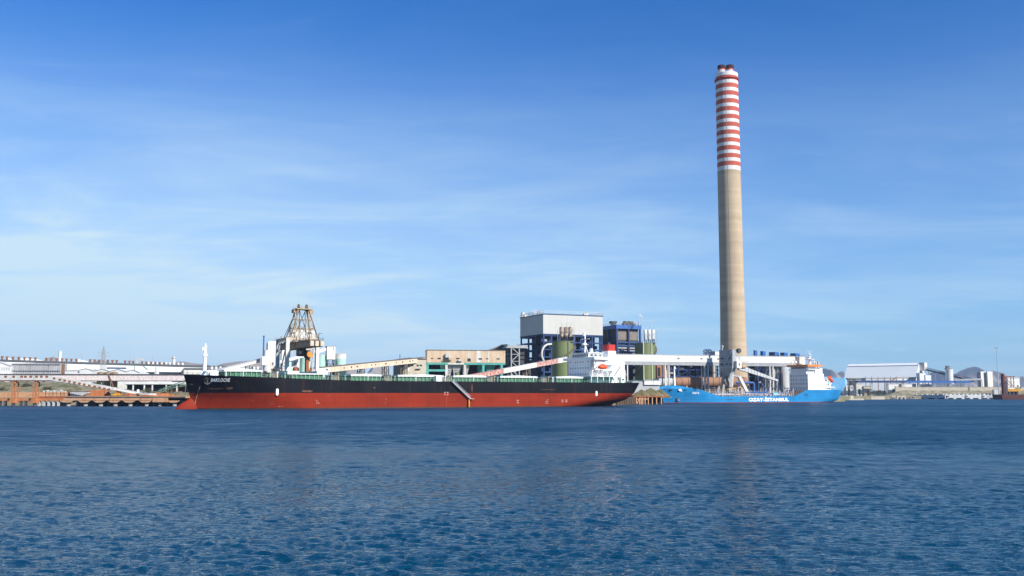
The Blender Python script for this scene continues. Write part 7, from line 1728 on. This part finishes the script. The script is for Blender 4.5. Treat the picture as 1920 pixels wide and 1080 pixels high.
    def rocks(name, u0, u1, Y0, Y1, n, seed, s0, s1):
        r = random.Random(seed); b = MB()
        for i in range(n):
            k = r.random(); u = u0+(u1-u0)*k; Y = Y0+(Y1-Y0)*k+r.uniform(-6, 14); p = at(u, HOR, Y); s = r.uniform(s0, s1); c = Vector((p.x, Y, r.uniform(-.3, 2.6)))
            vs = [c+Vector((r.gauss(0,1), r.gauss(0,1), r.gauss(0,.8))).normalized()*s*r.uniform(.7,1.15) for _ in range(7)]
            b.add([c+Vector((s,0,0)), c+Vector((0,s,.2)), c+Vector((-s,.1,0)), c+Vector((.1,-s,0)), c+Vector((.2,.1,s*.8)), c+Vector((0,0,-s))], [(0,1,4),(1,2,4),(2,3,4),(3,0,4),(1,0,5),(2,1,5),(3,2,5),(0,3,5)])
        kind(b.build(name, mat('shore_rock', (.32,.28,.23), (.18,.15,.12), .9, .3), None), 'stuff')
    rocks('shore_rocks', 1574, 1612, 930, 1030, 170, 3, .8, 2.2); rocks('shore_rocks', 1655, 1716, 1140, 1206, 300, 4, .8, 2.4)
    for u, Y, w, h, l, s in ((1630, 1105, 15, 7.5, 'olive bush at the left of the shore thicket', 41), (1644, 1108, 16, 9, 'tallest olive bush in the middle of the shore thicket', 42), (1657, 1112, 13, 7.5, 'olive bush at the right of the shore thicket', 43), (1579, 1000, 6, 4.5, 'small dark bush beneath the light blue hull', 44), (1914, 1280, 18, 17, 'dark bush beyond the rusty barge', 45), (1760, 1243, 14, 3.2, 'low scrub below the tan wall, left', 46), (1800, 1244, 16, 3.0, 'low scrub below the tan wall, middle', 47), (1845, 1243, 16, 3.0, 'low scrub below the tan wall, right', 48)):
        shrub(l, u, Y, w, h, 4, s, 'bushes on the right shore', n=380)
    def pontoon(label, u0, Y0, u1, Y1, m_, h, cut, seed):
        a, c = at(u0, HOR, Y0), at(u1, HOR, Y1); d = c-a; L = math.hypot(d.x, d.y); t = thing('breakwater', label, 'breakwater', loc=(a.x, a.y, 0), rz=math.atan2(d.y, d.x), group='concrete breakwater units')
        b = MB(); n = max(2, int(L/10)); w = L/n
        for k in range(n): b.box(w*k+.01, w*(k+1)-.01, 0, 6, 1.3, h); b.box(w*k+.02, w*k+w*.35, 0.01, 5.9, -1.4, 1.29)
        b.build('wall_block', m_, t)
        for k in range(n*2): x = w*(k+.5)/2; b = MB(); b.prism([(x-1.2, h+.003), (x+1.2, h+.003), (x+.6, h+1.3), (x-.6, h+1.3)], .5, 2.5); b.build('kerb_block', M['white'], t)
        b = MB(); b.box(.5, L-.5, 2.5, 5.5, -1.4, 1.28); b.build('dark_core', M['black'], t)
        for k in cut: b = MB(); x = L*k; b.box(x-.7, x+.1, -.6, -.003, .3, h-.6); b.box(x+.12, x+2.4, -.6, -.003, h-2.4, h-1.2); b.build('fender', M['brown'], t)
    pontoon('shadowed grey breakwater length left of the white one', 1712, 1234, 1771.5, 1206, M['ltgrey'], 5.0, (), 1)
    pontoon('bright white breakwater length with dark fenders', 1771.6, 1206, 1850, 1201, M['white'], 5.2, (.05,.5,.9), 2)
    pontoon('plain grey breakwater end beside the rusty barge', 1850.3, 1201, 1875, 1199, M['ltgrey'], 4.6, (), 3)
    f = Fr(1866, 1242, 10, 4); t = thing('guard_hut', 'small pale hut at the foot of the light mast', 'hut', f); x0, x1 = f.x(1862.5), f.x(1872); b = MB(); b.box(x0, x1, 0, 4, -.3, f.z(731, 1866)); w = b.build('wall', M['ltgrey'], t); b = MB(); b.box(x0-.2, x1+.2, -.2, 4.2, f.z(731,1866)+.003, f.z(731,1866)+.3); b.build('roof', M['concrete'], t); q = f.x(1860), f.x(1862); boxm('door', M['vent'], w, q[0], q[1], -.1, .2, 0, f.z(731.5, 1866))
    p = at(1873, HOR, 1243); t = thing('light_mast', 'very tall thin grey floodlight mast at the right shore', 'light mast', loc=(p.x, 1243, 4)); z = at(1869, 652.5, 1243).z-4
    b = MB(); b.tube((0,0,-.3), (0,0,z), .75, .28, 10); b.build('pole', M['ltgrey'], t); b = MB(); b.box(-1.9, 1.9, -1.2, 1.2, z-.2, z+.1); b.box(-2.3, -1.1, -.8, .8, z+.1, z+1.0); b.box(1.1, 2.3, -.8, .8, z+.1, z+1.0); b.build('lamp_head', M['grey'], t)
    # work barge
    f = Fr(1876, 1090, 0, 0); t = thing('work_barge', 'rusty work barge with a dark red spud pile and yellow crane base, right edge', 'barge', f); x0, x1 = f.x(1876), f.x(1985); z = f.z(739.5)
    b = MB(); b.prism([(x0+1.2, -1.2), (x1, -1.2), (x1, z), (x0, z)], 0, 22); b.build('barge_hull', mat('barge_rust', (.11,.04,.028), (.07,.03,.025), .85, .3, .4, (.05,.025,.02)), t)
    b = MB(); xs = f.x(1879.5, 4); b.tube((xs, 4, -1), (xs, 4, f.z(700.5, 1879, 4)), 1.9, n=14); b.build('spud_pile', mat('dark_red_pile', (.12,.025,.02), (.08,.02,.02), .7, .3), t, smooth=40)
    b = MB(); xs = f.x(1885, 5); b.box(xs-1.4, xs+1.4, 4, 7, z, f.z(715, 1885, 5)); b.build('spud_winch', M['dkgrey'], t)
    b = MB(); x0, x1 = f.x(1888), f.x(1913); b.box(x0, x1, 5, 14, f.z(734), f.z(729)); b.prism([(x1, f.z(734)), (x1+4, f.z(734)), (x1+1, f.z(728)), (x1, f.z(728))], 5.2, 13.8); b.build('crane_base', M['yellow'], t)
    b = MB(); b.box(x0, f.x(1906), 5.5, 13, f.z(729)+.003, f.z(726.5)); b.build('deck_tank', M['white'], t)
    b = MB()
    for u in (1890, 1897, 1904, 1911): b.box(f.x(u)-1, f.x(u)+1, 6, 13, z, f.z(734)-.003)
    b.build('base_pads', M['dkgrey'], t)
    b = MB(); xa, xb = f.x(1887.5), f.x(1905); zt = f.z(705.5)
    for y in (6, 12): b.bar((xa, y, f.z(729)), (xa, y, zt), .8); b.bar((xb, y, f.z(729)), (xb, y, zt+.4), .7); b.bar((xa, y, zt), (xb+2, y, zt-.6), .7); b.bar((xa, y, zt), (f.x(1907), y, f.z(728)), .6)
    b.build('gantry_frame', M['rust'], t)
    b = MB(); b.bar((f.x(1905), 9, f.z(737)), (f.x(1921), 9, f.z(726)), .8); b.build('boom', M['dkgrey'], t)
    f = Fr(1891, 1290, 10, 4); t = thing('far_house', 'white flat roofed house seen through the barge frame', 'house', f); x1 = f.x(1911); z = f.z(709, 1900); b = MB(); b.box(0, x1, 0, 12, -.3, z); w = b.build('wall', M['white'], t); b = MB(); b.box(-.6, x1+.6, -.6, 12.6, z+.003, z+.8); b.build('roof', M['offwhite'], t); boxm('doorway', M['glass'], w, x1*.75, x1*.88, -.08, .1, 0, z*.6)
    # light blue hull laid up behind the tanker
    f = Fr(1587, 935, -10, 0); t = thing('laid_up_hull', 'plain light blue hull end rising behind the blue tanker stern', 'hull', f)
    P = lambda u, v: (f.pt(u, v).x, f.pt(u, v).z)
    prof = [P(1540,742), P(1571,739), P(1576,735.5), P(1582,730), P(1586,724.5), P(1587.3,721), P(1587,709.6), P(1540,707)]
    b = MB(); nn = len(prof); vs = []
    for y, k in ((-1, .94), (1, 1.0), (14, 1.0), (18, .9)):
        for x, z in prof: vs.append((prof[0][0]+(x-prof[0][0])*k, y, z if z > 12 else z))
    fs = []
    for j in range(3):
        for i in range(nn): fs.append((j*nn+i, (j+1)*nn+i, (j+1)*nn+(i+1) % nn, j*nn+(i+1) % nn))
    fs += [tuple(range(nn)), tuple(range(4*nn-1, 3*nn-1, -1))]
    b.add(vs, fs); b.build('hull_plating', M['sky_blue'], t)
    b = MB(); b.box(P(1555,738)[0], P(1574,738)[0], 2, 14, -1, P(1570,738)[1]); b.build('keel_block', M['concrete'], t)
    b = MB(); q = P(1587, 709.6)[1]; b.rail([(P(1545,709)[0], .5, q+.9), (P(1586,709)[0], .5, q)], 1.0, 2, .12); b.build('deck_railing', M['sky_blue'], t)
terminal()
